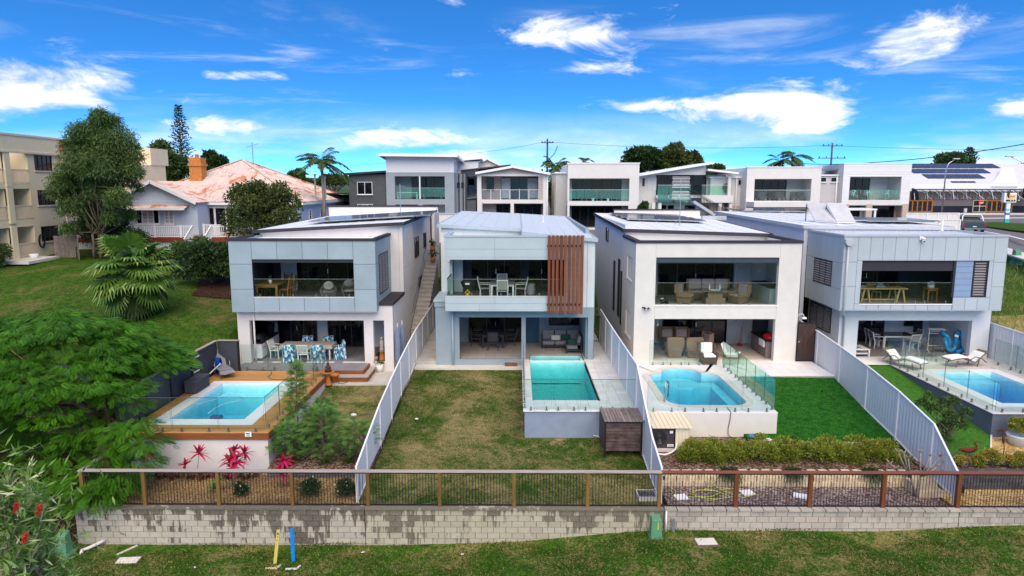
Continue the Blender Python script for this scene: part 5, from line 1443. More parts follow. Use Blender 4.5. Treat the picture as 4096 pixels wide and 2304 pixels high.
MB().box(wx0-5.4,wx0-.3,y+6.6,y+6.7,GB+.8,7.9).done('screen',FRAME,cp)
for k in(wx0-5.4,wx0-3,wx0-.5):MB().box(k,k+.1,y+2.1,y+2.2,GB,8.0).done('post',FRAME,cp)
# ---- cottage behind
y=84
hc=thing('house','cream weatherboard cottage with steep gable between the two back houses','house',(PY(*ZA(1800,600),y).x,y,GB),group=GB_)
pk,le,re=PY(*ZA(1872,440),y),PY(*ZA(1678,528),y),PY(*ZA(2010,500),y)
zb_=le.z
MB().box(le.x,re.x+2.5,y,y+8,GB,zb_).done('wall',WBC,hc)
weatherboards(hc,le.x,re.x+2.4,GB+1.5,zb_,y,WBC,.24)
MB().ext([(le.x,zb_),(2*pk.x-le.x,zb_),(pk.x,pk.z)],'y',y+.02,y+8).done('gable',WBC,hc)
for s_ in(-1,1):
 a,b=Vector((pk.x,y-.4,pk.z+.12)),Vector((pk.x+s_*(pk.x-le.x)*1.12,y-.4,zb_-.12))
 MB().add([a,b,b+Vector((0,9,0)),a+Vector((0,9,0)),a-Vector((0,0,.15)),b-Vector((0,0,.15)),b+Vector((0,9,-.15)),a+Vector((0,9,-.15))],[(0,1,2,3),(7,6,5,4),(0,4,5,1),(1,5,6,2),(2,6,7,3),(3,7,4,0)]).done('roof',mat('grey_shingle',(.20,.19,.20),.8,.15,6),hc)
 MB().bar(a+Vector((0,-.03,-.06)),b+Vector((0,-.03,-.06)),.06,.2).done('barge_board',WHITE,hc)
front_window(hc,*rc(ZA,y,1690,620,1748,680),y-.03,1,FRAME,sill=WHITE)
q=rc(ZA,79,1650,740,1768,810)
MB().slab([(q[0],78,q[2]),(q[1]+.3,78,q[2]+.3),(q[1]+.3,82,q[3]+.3),(q[0],82,q[3])],.1).done('porch_roof',TRIMG,hc)
MB().box(q[0]+.1,q[1],78.2,82,GB,q[2]-.1).done('porch_wall',GREYR,hc)
# ---- B: low curved gable with wire balustrade, y = 74
y=74
x0,x1,zm,zt=rc(ZA,y,1775,575,2440,905)[0],rc(ZA,y,1775,575,2440,905)[1],PY(*ZA(2000,840),y).z,PY(*ZA(2000,575),y).z
hB=thing('house','taupe house with low white gable and horizontal wire balustrade','house',((x0+x1)/2,y,GB),group=GB_)
o1=rc(ZA,y,1815,596,2350,815);o2=rc(ZA,y,1820,852,2090,960);o3=rc(ZA,y,2120,852,2395,960)
o2=(o2[0],o2[1],GB+.3,o2[3]);o3=(o3[0],o3[1],GB+.3,o3[3])
bg_shell(hB,x0,x1,GB,zt,y,10,OFFW,[o1,o2,o3])
weatherboards(hB,o1[1]+.02,o1[1]+.5,o1[2],o1[3],y,TAUPE,.2)
pk=PY(*ZA(2110,512),y)
MB().ext([(x0+.1,zt),(x1-.1,zt),((pk.x+x1)/2,(zt+pk.z)/2+.12),(pk.x,pk.z-.08),((pk.x+x0)/2,(zt+pk.z)/2+.14)],'y',y+.02,y+10).done('gable',TAUPE,hB)
for a,b in(((x0-.15,zt+.02),(pk.x,pk.z)),((pk.x,pk.z),(x1+.2,zt-.05))):
 A_,B_=Vector((a[0],y-.5,a[1]+.1)),Vector((b[0],y-.5,b[1]+.1));dd=Vector((0,10.8,0))
 MB().slab([A_,B_,B_+dd,A_+dd],.14).done('roof',ROOFW,hB)
 MB().bar(A_+Vector((0,-.02,-.06)),B_+Vector((0,-.02,-.06)),.05,.24).done('barge_board',WHITE,hB)
q=PY(*ZA(2090,510),y+3)
MB().slab([(q.x-5.5,y+2,q.z-.35),(q.x,y+2,q.z+.25),(q.x,y+9,q.z+.25),(q.x-5.5,y+9,q.z-.35)],.15).done('upper_roof',TRIMD,hB)
bg_alcove(hB,o1,y,2.6,TAUPE,4,2.2,.15)
front_window(hB,*rc(ZA,y+2.5,1866,612,1935,735),y+2.52,1,FRAME)
for k in(0,3):
 c_=MB();a_,b_=rc(ZA,y+2.4,2010+k*80,620,2090+k*84,735)[:2]
 for i in range(12):c_.box(a_+(b_-a_)*i/12,a_+(b_-a_)*(i+.8)/12,y+2.36,y+2.4,o1[2]+.1,o1[3]-.2)
 c_.done('vertical_blind',CURT,hB)
wire_rail(hB,o1[0],o1[1],o1[2],o1[2]+1.05,y+.1,6)
bg_alcove(hB,o2,y,2,TAUPE,2,1.5);bg_alcove(hB,o3,y,2,TAUPE,3)
downpipe(hB,x1-.12,y-.08,GB,zt,WHITE,.06)
# ---- C: white box house, y = 75
y=75
x0,x1,_,zt=rc(ZB,y,285,480,945,900)
hC=thing('house','off-white box house with five-pane glass balcony left of the big tree','house',((x0+x1)/2,y,GB),group=GB_)
o1=rc(ZB,y,300,617,858,830);o2=rc(ZB,y,300,872,850,985);o2=(o2[0],o2[1],GB+.2,o2[3])
bg_shell(hC,x0,x1,GB,zt,y,11,OFFW,[o1,o2])
MB().box(x0-.06,x1+.06,y-.06,y+.3,zt,zt+.12).done('parapet_cap',WHITE,hC)
MB().box(x0-1.2,x0,y+2,y+11,GB,zt-1.0).done('flank',LGREY,hC)
for k in range(3):MB().tube([(x0-1.25,y+2.5+2.5*k,GB),(x0-1.25,y+2.5+2.5*k,zt-1.1)],.07,8).done('downpipe',OFFW,hC)
MB().box(x0-1.3,x0+.1,y+1.8,y+11,zt-1.0,zt-.85).done('flank_roof',ROOFW,hC)
bg_alcove(hC,o1,y,2.6,OFFW,5,.5,.5);bg_alcove(hC,o2,y,2.4,GREYR,6,.4,.4)
balcony_glass(hC,o1[0],o1[1],o1[2]+.05,y+.08,4,1.1,WHITE,GLASSG)
for f in(520,660):
 p_=PY(*ZB(f,810),y+.5);MB().lathe([(.12,0),(.16,.3)],(p_.x,y+.5,o1[2]),10).done('planter',WHITE,hC)
 # ---- D: skillion gables with outside stair, y = 77
y=77
hD=thing('house','white house with wing-like skillion roof and dark outside stair','house',(PY(*ZB(1400,700),y).x,y,GB),group=GB_)
x0,x1,zf,zt=rc(ZB,y,1130,582,1810,775)
MB().wall(x0,x1-1.5,zf,zt+.25,y+2.2,y+2.4).done('front_wall',OFFW,hD)
sliding_doors(hD,x0+.1,PY(*ZB(1680,700),y+2.1).x,zf+.05,zt+.15,y+2.12,5)
MB().box(x0-2.6,x0,y+1.0,y+9,GB,zt).done('left_block',OFFW,hD)
front_window(hD,*rc(ZB,y+.98,985,615,1003,690),y+.97,1,FRAME)
for f in(1038,1082):front_window(hD,*rc(ZB,y+.98,f,612,f+28,725),y+.97,1,WHITE,BLIND)
MB().box(x1-2.2,x1,y+2,y+9,zf,zt).done('right_block',OFFW,hD)
front_window(hD,*rc(ZB,y+2,1715,640,1780,770),y+1.97,2,WHITE,WINGL)
pk=PY(*ZB(1640,462),y);lo=PY(*ZB(945,578),y);r0,r1_=PY(*ZB(1585,528),y),PY(*ZB(1868,562),y)
MB().slab([(lo.x,y-.6,lo.z),(pk.x,y-.6,pk.z),(pk.x,y+9,pk.z),(lo.x,y+9,lo.z)],.22).done('roof',ROOFW,hD)
MB().slab([(r0.x,y-.6,r0.z),(r1_.x,y-.6,r1_.z),(r1_.x,y+9,r1_.z),(r0.x,y+9,r0.z)],.2).done('roof',ROOFW,hD)
MB().ext([(x0-2.5,zt-.02),(r0.x,zt-.02),(r0.x,pk.z-.35)],'y',y+.3,y+.5).done('gable_infill',OFFW,hD)
MB().box(x1-.35,x1,y,y+.35,zf-.1,zt).done('column',OFFW,hD)
MB().box(x0-.1,x1+.3,y,y+2.3,zf-.3,zf-.02).done('balcony_slab',OFFW,hD)
s0=PY(*ZB(1435,780),y).x;bz=PY(*ZB(1400,845),y).z
MB().box(s0+1.2,x1+.3,y-.02,y+.2,bz,zf).done('balcony_upstand',OFFW,hD)
for i in range(3):MB().box(x0+(s0-x0)*i/3+.03,x0+(s0-x0)*(i+1)/3-.03,y-.03,y,bz,zf-.02).done('lower_pane',MINT,hD)
balcony_glass(hD,x0,s0,zf,y+.05,3,1.05,WHITE,MINT);balcony_glass(hD,s0+1.2,x1,zf,y+.05,3,1.05,WHITE,GLASSG)
for f in(1075,1135,1700,1800):MB().box(PY(*ZB(f,880),y).x,PY(*ZB(f+28,880),y).x,y+.1,y+.5,GB,bz).done('post',OFFW,hD)
MB().box(x0,x1,y+2.3,y+2.5,GB,bz).done('lower_wall',LGREY,hD)
for a,b in((1150,1205),(1220,1275),(1380,1475)):front_window(hD,*rc(ZB,y+2.3,a,868,b,945),y+2.28,1,FRAME)
sa,sb=PY(*ZB(1440,790),y),PY(*ZB(1690,925),y)
stq=thing('outside_stair','dark steel outside stair descending from the white skillion house','stair',((sa.x+sb.x)/2,y-.7,GB))
sb2=Vector((sb.x+1.5,y,sb.z-1.2))
for yy_ in(y-1.2,y-.1):
 MB().bar((sa.x,yy_,sa.z-.5),(sb2.x,yy_,sb2.z-.5),.06,.3).done('stringer',TRIMG,stq)
 MB().bar((sa.x,yy_,sa.z+.75),(sb2.x,yy_,sb2.z+.75),.05,.05).done('handrail',BLACK,stq)
 for i in range(28):
  f=i/27;p_=Vector((sa.x,yy_,sa.z)).lerp(Vector((sb2.x,yy_,sb2.z)),f)
  MB().box(p_.x-.012,p_.x+.012,yy_-.012,yy_+.012,p_.z-.35,p_.z+.75).done('baluster',BLACK,stq)
for i in range(16):
 p_=Vector((sa.x,y,sa.z)).lerp(Vector((sb2.x,y,sb2.z)),i/15)
 MB().box(p_.x-.15,p_.x+.15,y-1.15,y-.15,p_.z-.42,p_.z-.38).done('tread',BLACK,stq)
 # ---- E: white box house with wide dark balcony, y = 76
y=76
x0,x1,_,zt=rc(ZR,y,-24,517,650,900)
hE=thing('house','off-white box house with wide dark balcony behind the solar collectors','house',((x0+x1)/2,y,GB),group=GB_)
o1=rc(ZR,y,45,624,568,830)
bg_shell(hE,x0,x1,GB,zt,y,11,OFFW,[o1])
MB().box(x0-.06,x1+.06,y-.06,y+.3,zt,zt+.1).done('parapet_cap',WHITE,hE)
bg_alcove(hE,o1,y,3,OFFW,5,.1,1.6)
balcony_glass(hE,o1[0],o1[1],o1[2]+.05,y+.08,4,1.05,WHITE,GLASS)
for f in(120,290,420,480):
 p_=PY(*ZR(f,800),y+1.2)
 MB().box(p_.x-.4,p_.x+.4,y+1,y+1.6,o1[2],o1[2]+.45).box(p_.x-.4,p_.x+.4,y+1.5,y+1.6,o1[2]+.45,o1[2]+.95).done('lounge_chair',FABD,hE)
lx0,lx1,lz0,lz1=rc(ZB,y-2,2015,838,2540,885)
MB().box(lx0,lx1,y-2.5,y,lz0,lz1).done('ground_floor_roof',OFFW,hE)
MB().box(lx0+.1,lx1,y-2.2,y-.01,GB,lz0).done('ground_floor_wall',BRICKP,hE)
front_window(hE,lx0+.3,lx0+2.8,GB+.9,lz0-.25,y-2.22,2,FRAME);front_window(hE,lx0+4,lx1-.4,GB+.9,lz0-.25,y-2.22,4,FRAME)
MB().box(x0-3.4,x0,y+2,y+10,GB+2.5,zt-1.1).done('wing',OFFW,hE);MB().box(x0-3.4,x0,y+2,y+10,GB,GB+2.49).done('wing_base',BRICKP,hE)
MB().box(x0-3.6,x0+.1,y+1.8,y+10,zt-1.1,zt-.95).done('wing_roof',ROOFW,hE)
front_window(hE,*rc(ZB,y+1.98,1880,628,1932,682),y+1.97,2,LGREY)
downpipe(hE,x0-.5,y+1.9,GB,zt-1.1,WHITE,.07)
# ---- F: white weatherboard box, y = 77
y=77
x0,x1,_,zt=rc(ZR,y,885,483,1488,900)
hF=thing('house','white boarded house with fairy-light balcony beside the restaurant','house',((x0+x1)/2,y,GB),group=GB_)
o1=rc(ZR,y,942,604,1408,822);zl=PY(*ZR(1200,858),y).z
o2=(rc(ZR,y,930,872,1085,1005)[0],rc(ZR,y,930,872,1085,1005)[1],GB+.05,PY(*ZR(1000,872),y).z)
o3=(rc(ZR,y,1150,872,1425,1005)[0],rc(ZR,y,1150,872,1425,1005)[1],GB+.05,PY(*ZR(1000,872),y).z)
bg_shell(hF,x0,x1,GB,zt,y,11,OFFW,[o1,o2,o3])
weatherboards(hF,x0,x1,o1[3]+.02,zt,y,WBW,.26)
weatherboards(hF,x0,o1[0]-.02,zl,o1[3]+.02,y,WBW,.26);weatherboards(hF,o1[1]+.02,x1,zl,o1[3]+.02,y,WBW,.26)
MB().box(x0,o2[0],y-.03,y,GB,zl-.05).box(o2[1],o3[0],y-.03,y,GB,zl-.05).box(o3[1],x1,y-.03,y,GB,zl-.05).done('brick_base',BRICKP,hF)
MB().box(x0-.06,x1+.06,y-.06,y+.3,zt,zt+.1).done('parapet_cap',WHITE,hF)
bg_alcove(hF,o1,y,3,WBW,3,1.2,2.0)
balcony_glass(hF,o1[0],o1[1],o1[2]+.05,y+.08,3,1.0,WHITE,GLASSG,rail=False)
bg_alcove(hF,o2,y,1.2,LGREY,2);bg_alcove(hF,o3,y,1.5,BRICKP,1,.8)
fy=MB()
for i in range(15):
 p_=Vector((o1[0]+.1+(o1[1]-o1[0]-.2)*i/14,y-.03,o1[2]+1.0-.08*math.sin(i*1.3)))
 fy.bar(p_,p_-Vector((0,0,.35+.2*(i%3))),.012,.012)
fy.done('hanging_lights',WHITE,hF)
for f,g_ in((985,0),(1120,1),(1310,2)):
 p_=PY(*ZR(f,800),y+1.2);c_=MB().box(p_.x-.3,p_.x+.3,y+1,y+1.6,o1[2]+.4,o1[2]+.46).done('deck_chair',PINE,hF)
 for a in(-.28,.24):MB().box(p_.x+a,p_.x+a+.04,y+1,y+1.04,o1[2],o1[2]+.4).box(p_.x+a,p_.x+a+.04,y+1.55,y+1.59,o1[2],o1[2]+1.05).done('leg',PINE,c_)
 MB().box(p_.x-.26,p_.x+.26,y+1.5,y+1.55,o1[2]+.5,o1[2]+1.1).done('backrest',PRINT,c_)
wx=PY(*ZR(640,700),y+1).x
MB().box(wx,x0,y+1,y+9,GB+2.4,zt-1.3).done('wing',WBW,hF);MB().box(wx,x0,y+1.02,y+9,GB,GB+2.39).done('wing_base',BRICKP,hF)
weatherboards(hF,wx,x0-.02,GB+2.5,zt-1.3,y+1,mat('grey_weatherboard',(.50,.48,.49),.6,.03,2,rnd=.03),.26)
for f in(648,758):front_window(hF,*rc(ZR,y+.98,f,608,f+68,655),y+.95,1,OFFW,sill=WHITE)
MB().box(wx-.1,x0-.05,y+.8,y+9,zt-1.3,zt-1.15).done('wing_roof',WHITE,hF)
downpipe(hF,x0-.25,y+.9,GB+.3,zt-1.35,WHITE,.08)
solar_array(hF,(wx-3,y+1.2,zt-.9),(1,0,.03),(0,1,.06),8,2,1.0,1.6)
MB().box(wx+2.2,wx+2.8,y+.55,y+.98,GB+1.8,GB+2.7).done('meter_box',LGREY,hF)
pg=thing('pergola','white flat-topped pergola frame beside the boarded house','pergola',(PY(*ZR(1050,950),70).x,70,GB))
a,b,_,zp=rc(ZR,70,920,905,1190,1000)
MB().box(a,b,70,73,zp-.16,zp).done('roof',WHITE,pg)
for k in(a+.1,b-.25):MB().box(k,k+.18,70.05,70.2,GB,zp-.16).done('post',WHITE,pg)
# ---- restaurant, y = 120
y=120
x0,x1=PY(*ZR(1468,800),y).x,PY(*ZR(2900,800),y).x
zr_,ze,zw,zg=PY(*ZR(1800,482),y+9).z,PY(*ZR(1800,690),y).z,PY(*ZR(1800,815),y).z,PY(*ZR(1800,938),y).z
re_=thing('restaurant','long white-roofed restaurant with arched awning frame and timber doors','restaurant',((x0+x1)/2,y,zg))
MB().wall(x0-6,x1,zg-.3,ze,y,y+.3,[rc(ZR,y,1478,822,1712,934),rc(ZR,y,2100,822,2460,934)]).done('front_wall',mat('stone_clad',(.20,.165,.17),.85,.1,6),re_)
MB().box(x0-6,x1,y-.06,y-.002,zg,PY(*ZR(1800,878),y).z).done('dark_plinth',mat('navy_plinth',(.012,.014,.03),.6),re_)
MB().box(x0-6,x1,y-2.0,y+.3,ze-.9,ze+.25).done('fascia',WHITE,re_)
rfp=[(x0-7,y-1.8,ze+.3),(x1,y-1.8,ze+.3),(x1,y+9,zr_),(x0-3,y+9,zr_)]
rr=MB().slab(rfp,.2).done('roof',mat('light_roof',(.62,.60,.60),.5,.06,1),re_)
MB().slab([(x0-3,y+9,zr_),(x1,y+9,zr_),(x1,y+20,ze),(x0-7,y+20,ze)],.2).done('rear_roof',ROOFW,re_)
sl0,sl1=Vector(rfp[0]),Vector((x0-7,y+9,zr_))
for(a,b,yt,yb_)in((1492,2360,487,533),(1540,2270,543,587),(1675,2220,598,640),(1900,2130,668,680)):
 f0=(yb_-690)/(482-690);f1=(yt-690)/(482-690)
 p0,p1_=sl0.lerp(sl1,f0),sl0.lerp(sl1,f1)
 xa,xb=PY(*ZR(a,yb_),p0.y).x,PY(*ZR(b,yb_),p0.y).x;n=max(2,int((xb-xa)/1.3))
 up=(p1_-p0).normalized();hh=(p1_-p0).length
 me=MB().add([(0,0,.12),((xb-xa)/n-.05,0,.12),((xb-xa)/n-.05,up.y*hh,up.z*hh+.12),(0,up.y*hh,up.z*hh+.12)],[(0,1,2,3)]).mesh('solar_panel',SOLAR)
 for i in range(n):inst('solar_panel',me,(xa+(xb-xa)*i/n,p0.y,p0.z),re_)
MB().slab([PY(*ZR(2270,690),y-2.2),PY(*ZR(2520,690),y-2.2),PY(*ZR(2470,520),y+4),PY(*ZR(2380,520),y+4)],.1).done('gable_roof',ROOFW,re_)
ORNG=woodmat('orange_timber',(.45,.16,.02),'z',.25,.1)
CREAM=mat('cream_paint',(.66,.52,.36),.6)
for(a,b,n)in((1478,1712,5),(2222,2460,5)):
 q=rc(ZR,y,a,822,b,934);sliding_doors(re_,q[0],q[1],zg,q[3],y-.02,n,PANE,ORNG,.22,'timber_door')
q=rc(ZR,y,2098,822,2215,934)
front_window(re_,q[0],q[1],zg,q[3],y-.02,2,CREAM,PANE,.12,rows=2)
ns=rc(ZR,y-.2,2148,828,2198,860)
nsn=MB().ell(((ns[0]+ns[1])/2,y-.2,(ns[2]+ns[3])/2),((ns[1]-ns[0])/2,.06,(ns[3]-ns[2])/2),20,8).done('neon_sign',emit('neon_red',(.9,.015,.03),1.1),re_)
text('24/7',(ns[3]-ns[2])*.62,((ns[0]+ns[1])/2,y-.30,(ns[2]+ns[3])/2-.1),emit('neon_white',(1,.75,.75),1.2),nsn)
zk,zl_=PY(*ZR(1800,722),y-3).z,zw
aw=MB().tube([(x0,y-2.1,zk),(x1,y-2.1,zk)],.07,6).tube([(x0,y-4.2,zl_),(x1,y-4.2,zl_)],.05,6).done('awning_frame',FRAME,re_)
n=18
for i in range(n+1):
 xx=x0+(PY(*ZR(2540,800),y).x-x0)*i/n
 MB().tube([(xx,y-2.1-2.1*math.sin(a*math.pi/2/5),zl_+(zk-zl_)*math.cos(a*math.pi/2/5))for a in range(6)],.06,5).done('awning_rib',FRAME,aw)
 MB().bar((xx,y-2.1,zk),(xx+(.9 if i%2 else-.9),y-4.2,zl_),.05,.05).bar((xx,y-.1,zk),(xx,y-.1,zl_),.05,.05).done('awning_brace',TRIMG if i%3 else WHITE,aw)
for xx in(x0-.3,PY(*ZR(2480,800),y).x):
 MB().ext([(y-2.0,zl_-.1)]+[(y-2.0-2.3*math.sin(a*math.pi/14),zl_-.1+(zk-zl_+.3)*math.cos(a*math.pi/14))for a in range(7,-1,-1)],'x',xx,xx+.12 if xx<70 else xx+2.2).done('awning_end',mat('navy_canvas',(.01,.012,.03),.7),re_)
MB().box(PY(*ZR(2005,935),y-1).x,PY(*ZR(2032,935),y-1).x,y-1.2,y-1,zg,zg+.7).done('menu_board',LGREY,re_)
# ---- street: kerbs, road markings, grass island
GR=4.2
MB().box(x0-10,x1+40,113.5,118.5,GR+.01,GR+.13).done('footpath',CONCW,kind='structure')
MB().box(x0-10,x1+40,113.2,113.45,GR+.01,GR+.11).done('kerb',CONC,kind='structure')
p_=[PZ(*ZR(a,b),GR+.12)for a,b in((2110,1032),(2300,1030),(2700,1048),(2700,1128),(2450,1100),(2200,1065))]
sheet('grass_island',[tuple(v)for v in reversed(p_)],G_HILL,.12)
for a,b in(((2180,1115),(2340,1140)),((2440,1160),(2600,1200))):
 u,v=PZ(*ZR(*a),GR+.012),PZ(*ZR(*b),GR+.012)
 MB().bar(u,v,.28,.01).done('road_marking',WHITE,kind='structure')
u,v=PZ(*ZR(2080,997),GR+.02),PZ(*ZR(2700,990),GR+.02)
MB().bar(u,v,.5,.15).done('kerb',CONCW,kind='structure')
p_=[PZ(*ZR(a,b),3.9)for a,b in((2420,1270),(2700,1350),(2700,1420),(2420,1330))]
sheet('footpath',[tuple(v)for v in reversed(p_)],CONCW,.1)
# fences behind the right house
for(lab,zf,y,a,b,t0,t1)in(('cream sheet fence running behind the right house roof',ZR,62,990,1965,1010,1120),('cream sheet fence by the dark ute, further back',ZR,70,1470,1960,950,1010)):
 q=rc(zf,y,a,t0,b,t1)
 t=thing('sheet_fence',lab,'fence',((q[0]+q[1])/2,y,GB),group='cream back fences')
 n=5
 for i in range(n):
  xa,xb=q[0]+(q[1]-q[0])*i/n,q[0]+(q[1]-q[0])*(i+1)/n;m_=MB();k=int((xb-xa)/.15)
  for j in range(k+1):
   o_=.03*(j%2);m_.v+=[Vector((xa+(xb-xa)*j/k,y+o_,GB-.5)),Vector((xa+(xb-xa)*j/k,y+o_,q[3]))]
  m_.f=[[2*j,2*j+2,2*j+3,2*j+1]for j in range(k)]
  m_.done('sheet',FENCEC,t)
  MB().box(xb-.05,xb+.05,y-.05,y+.05,GB-.5,q[3]+.05).done('post',WHITE,t)
 MB().box(q[0],q[1],y-.03,y+.06,q[3],q[3]+.08).done('top_rail',WHITE,t)
q=rc(ZA,58,1380,955,1560,1020)
t=thing('sheet_fence','pale sheet fence between the two left house roofs','fence',((q[0]+q[1])/2,58,GB))
MB().box(q[0]-.5,q[1]+3,58,58.08,GB-.5,q[3]).done('sheet',FENCEC,t);MB().box(q[0]-.5,q[1]+3,57.96,58.12,q[3],q[3]+.12).done('top_rail',TRIMG,t)
# ---- ute
uc=PZ(*ZR(2105,1138),GR)
ut=thing('pickup_truck','dark teal pickup truck with white sports bar parked on the street','pickup truck',uc)
CARP=mat('teal_car_paint',(.028,.055,.065),.25,.05,3,spec=.6)
ut.rotation_euler.z=rad(-24)
L0=Vector((0,0,0));WL[ut.name]=L0
MB().ext([(0,.55),(0,1.12),(1.7,1.15),(1.75,1.2),(3.4,1.2),(5.1,1.1),(5.25,.6),(5.2,.4),(.1,.4)],'x',-.93,.93).done('body',CARP,ut,bevel=.05)
cb_=MB().add([(-.85,1.75,1.15),(.85,1.75,1.15),(.85,3.75,1.15),(-.85,3.75,1.15),(-.68,2.05,1.78),(.68,2.05,1.78),(.68,3.2,1.8),(-.68,3.2,1.8)],[(0,1,5,4),(1,2,6,5),(2,3,7,6),(3,0,4,7),(4,5,6,7),(0,3,2,1)]).done('cab',CARP,ut,bevel=.04)
MB().add([(-.72,1.78,1.25),(.72,1.78,1.25),(.62,2.02,1.7),(-.62,2.02,1.7)],[(0,1,2,3)]).done('rear_window',PANE,cb_)
for s_ in(-1,1):MB().add([(s_*.835,1.95,1.25),(s_*.835,3.5,1.25),(s_*.70,3.15,1.7),(s_*.70,2.1,1.7)],[(0,1,2,3)if s_>0 else(3,2,1,0)]).done('side_window',PANE,cb_)
MB().box(-.78,.78,.12,1.68,1.125,1.16).done('tray_cover',BLACK,ut)
for k in range(5):MB().box(-.75,.75,.2+k*.3,.26+k*.3,1.165,1.2).done('cargo_slat',OLDT,ut)
MB().tube([(-.9,1.2,1.18),(-.85,1.55,1.6),(-.7,1.65,1.82),(.7,1.65,1.82),(.85,1.55,1.6),(.9,1.2,1.18)],.06,6).done('sports_bar',WHITE,ut,smooth=True)
MB().box(-.74,.74,-.03,-.002,.6,1.1).done('tailgate',CARP,ut,bevel=.02)
for s_ in(-.9,.78):MB().box(s_,s_+.12,-.03,.0,.72,1.08).done('tail_light',mat('tail_red',(.35,.01,.01),.3),ut)
MB().box(-.85,.85,-.1,-.03,.42,.56).done('bumper',CHROME,ut);MB().box(-.16,.16,-.045,-.031,.64,.74).done('number_plate',BLIND,ut)
for s_ in(-.95,.72):
 for yy_ in(1.0,4.2):
  wh=MB().tube([(s_,yy_,.37),(s_+.23,yy_,.37)],.37,16).done('wheel',BLACK,ut,smooth=True)
  MB().tube([(s_-.01,yy_,.37),(s_+.24,yy_,.37)],.22,12).done('rim',STEEL,wh)
  # ---- pole sign
sg=thing('pole_sign','white pole sign with yellow fish panel in front of the restaurant','sign',PZ(*ZR(2413,1036),GR))
yS=PZ(*ZR(2413,1036),GR).y
a,b,c_,d=rc(ZR,yS,2382,755,2488,845);xm=(a+b)/2
MB().box(xm-.28,xm+.22,yS-.12,yS+.12,GR,c_).done('post',WHITE,sg)
MB().box(xm-.30,xm+.24,yS-.14,yS+.14,GR,GR+.5).done('post_base',mat('sea_green',(.05,.42,.36),.5),sg)
for k,cc in((1.0,(.05,.25,.40)),(1.5,(.20,.55,.65))):MB().box(xm-.29,xm+.23,yS-.13,yS+.13,GR+k,GR+k+.3).done('painted_band',mat('band%d'%(k*10),cc,.5),sg)
bx_=MB().box(a,b,yS-.25,yS+.25,c_,d).done('sign_box',WHITE,sg)
fm=c_+(d-c_)*.3
MB().box(a+.25,b-.12,yS-.27,yS-.252,fm,d-.2).done('yellow_panel',mat('sign_yellow',(.72,.58,.25),.5),bx_)
MB().box(a+.25,b-.12,yS-.27,yS-.252,c_+.12,fm-.03).done('dark_panel',mat('sign_dark',(.03,.012,.02),.5),bx_)
text('EatAt',(d-fm)*.36,((a+b)/2+.22,yS-.29,fm+(d-fm)*.48),mat('sign_red',(.55,.08,.02),.5),bx_)
MB().tube([(a+.62,yS-.28,fm+.15),(a+.45,yS-.28,fm+.5),(a+.48,yS-.28,fm+.9),(a+.75,yS-.28,fm+1.25)],[.03,.14,.18,.03],8).done('fish_emblem',mat('fish_dark',(.06,.06,.03),.5),bx_)
for k in range(4):MB().box(a+.75+k*.35,a+.9+k*.35,yS-.29,yS-.271,c_+.22,c_+.34).done('small_mark',BLIND,bx_)
# ---- power poles, lamps, wires
POLE=mat('pole_timber',(.10,.085,.07),.9,.2,4)
POLEG=mat('pole_green',(.045,.075,.055),.9,.2,4)
def power_pole(label,zf,a,top,y,mt,arms,tr=False):
 b=PY(*zf(a,top),y)
 t=thing('power_pole',label,'power pole',(b.x,y,GB),group='timber power poles')
 MB().tube([(b.x,y,GB),(b.x,y,b.z)],[.2,.14],8).done('pole',mt,t,smooth=True)
 for dz,w_ in arms:
  MB().box(b.x-w_,b.x+w_,y-.2,y-.08,b.z-dz-.12,b.z-dz).done('crossarm',mt,t)
  for f in(-.9,-.4,.4,.9):MB().lathe([(.06,0),(.09,.1),(.04,.22)],(b.x+f*w_,y-.14,b.z-dz),6).done('insulator',BLACK,t)
 if tr:
  MB().box(b.x-3.2,b.x-.2,y-.3,y-.1,b.z-6.6,b.z-6.3).done('platform',LGREY,t)
  for k in range(4):MB().tube([(b.x-3+k*.75,y-.2,b.z-6.3),(b.x-3.1+k*.75,y-.2,b.z-5.2+.3*(k%2))],.13,7).done('fuse',BLACK,t)
  MB().tube([(b.x+.15,y,b.z-3.5),(b.x+1.2,y,b.z-2.4),(b.x+1.7,y,b.z-1.2)],.06,5).done('cable_loop',BLACK,t)
 return b
pa_=power_pole('green-streaked power pole with switchgear above the back roofs',ZA,2435,246,115,POLEG,((.6,1.0),(3.9,.8)),True)
pb_=power_pole('brown power pole with three crossarms above the right houses',ZR,775,286,110,POLE,((.4,1.6),(2.3,2.2),(6.6,2.6)))
def wire(label,pts,r=.035):
 m_=MB()
 for p,q in zip(pts,pts[1:]):
  p,q=Vector(p),Vector(q);n=14;sag=(q-p).length*.015
  m_.tube([p.lerp(q,i/n)-Vector((0,0,sag*4*(i/n)*(1-i/n)))for i in range(n+1)],r,4,cap=False)
 return m_.done('power_line',BLACK,None,label,'power line')
wire('thin power line running right from the switchgear pole to the three-arm pole',[pa_-Vector((0,0,.5)),pb_-Vector((1.2,0,.4)),(140,95,pb_.z+.3)],.022)
wire('black cable rising to the right above the restaurant roof',[PY(*ZR(440,478),112),PY(*ZR(1150,470),100),PY(*ZR(2700,275),80)],.05)
wire('thin power line running left from the switchgear pole',[pa_-Vector((0,0,.4)),PY(*ZA(1500,400),130),PY(*ZA(-400,520),170)],.02)
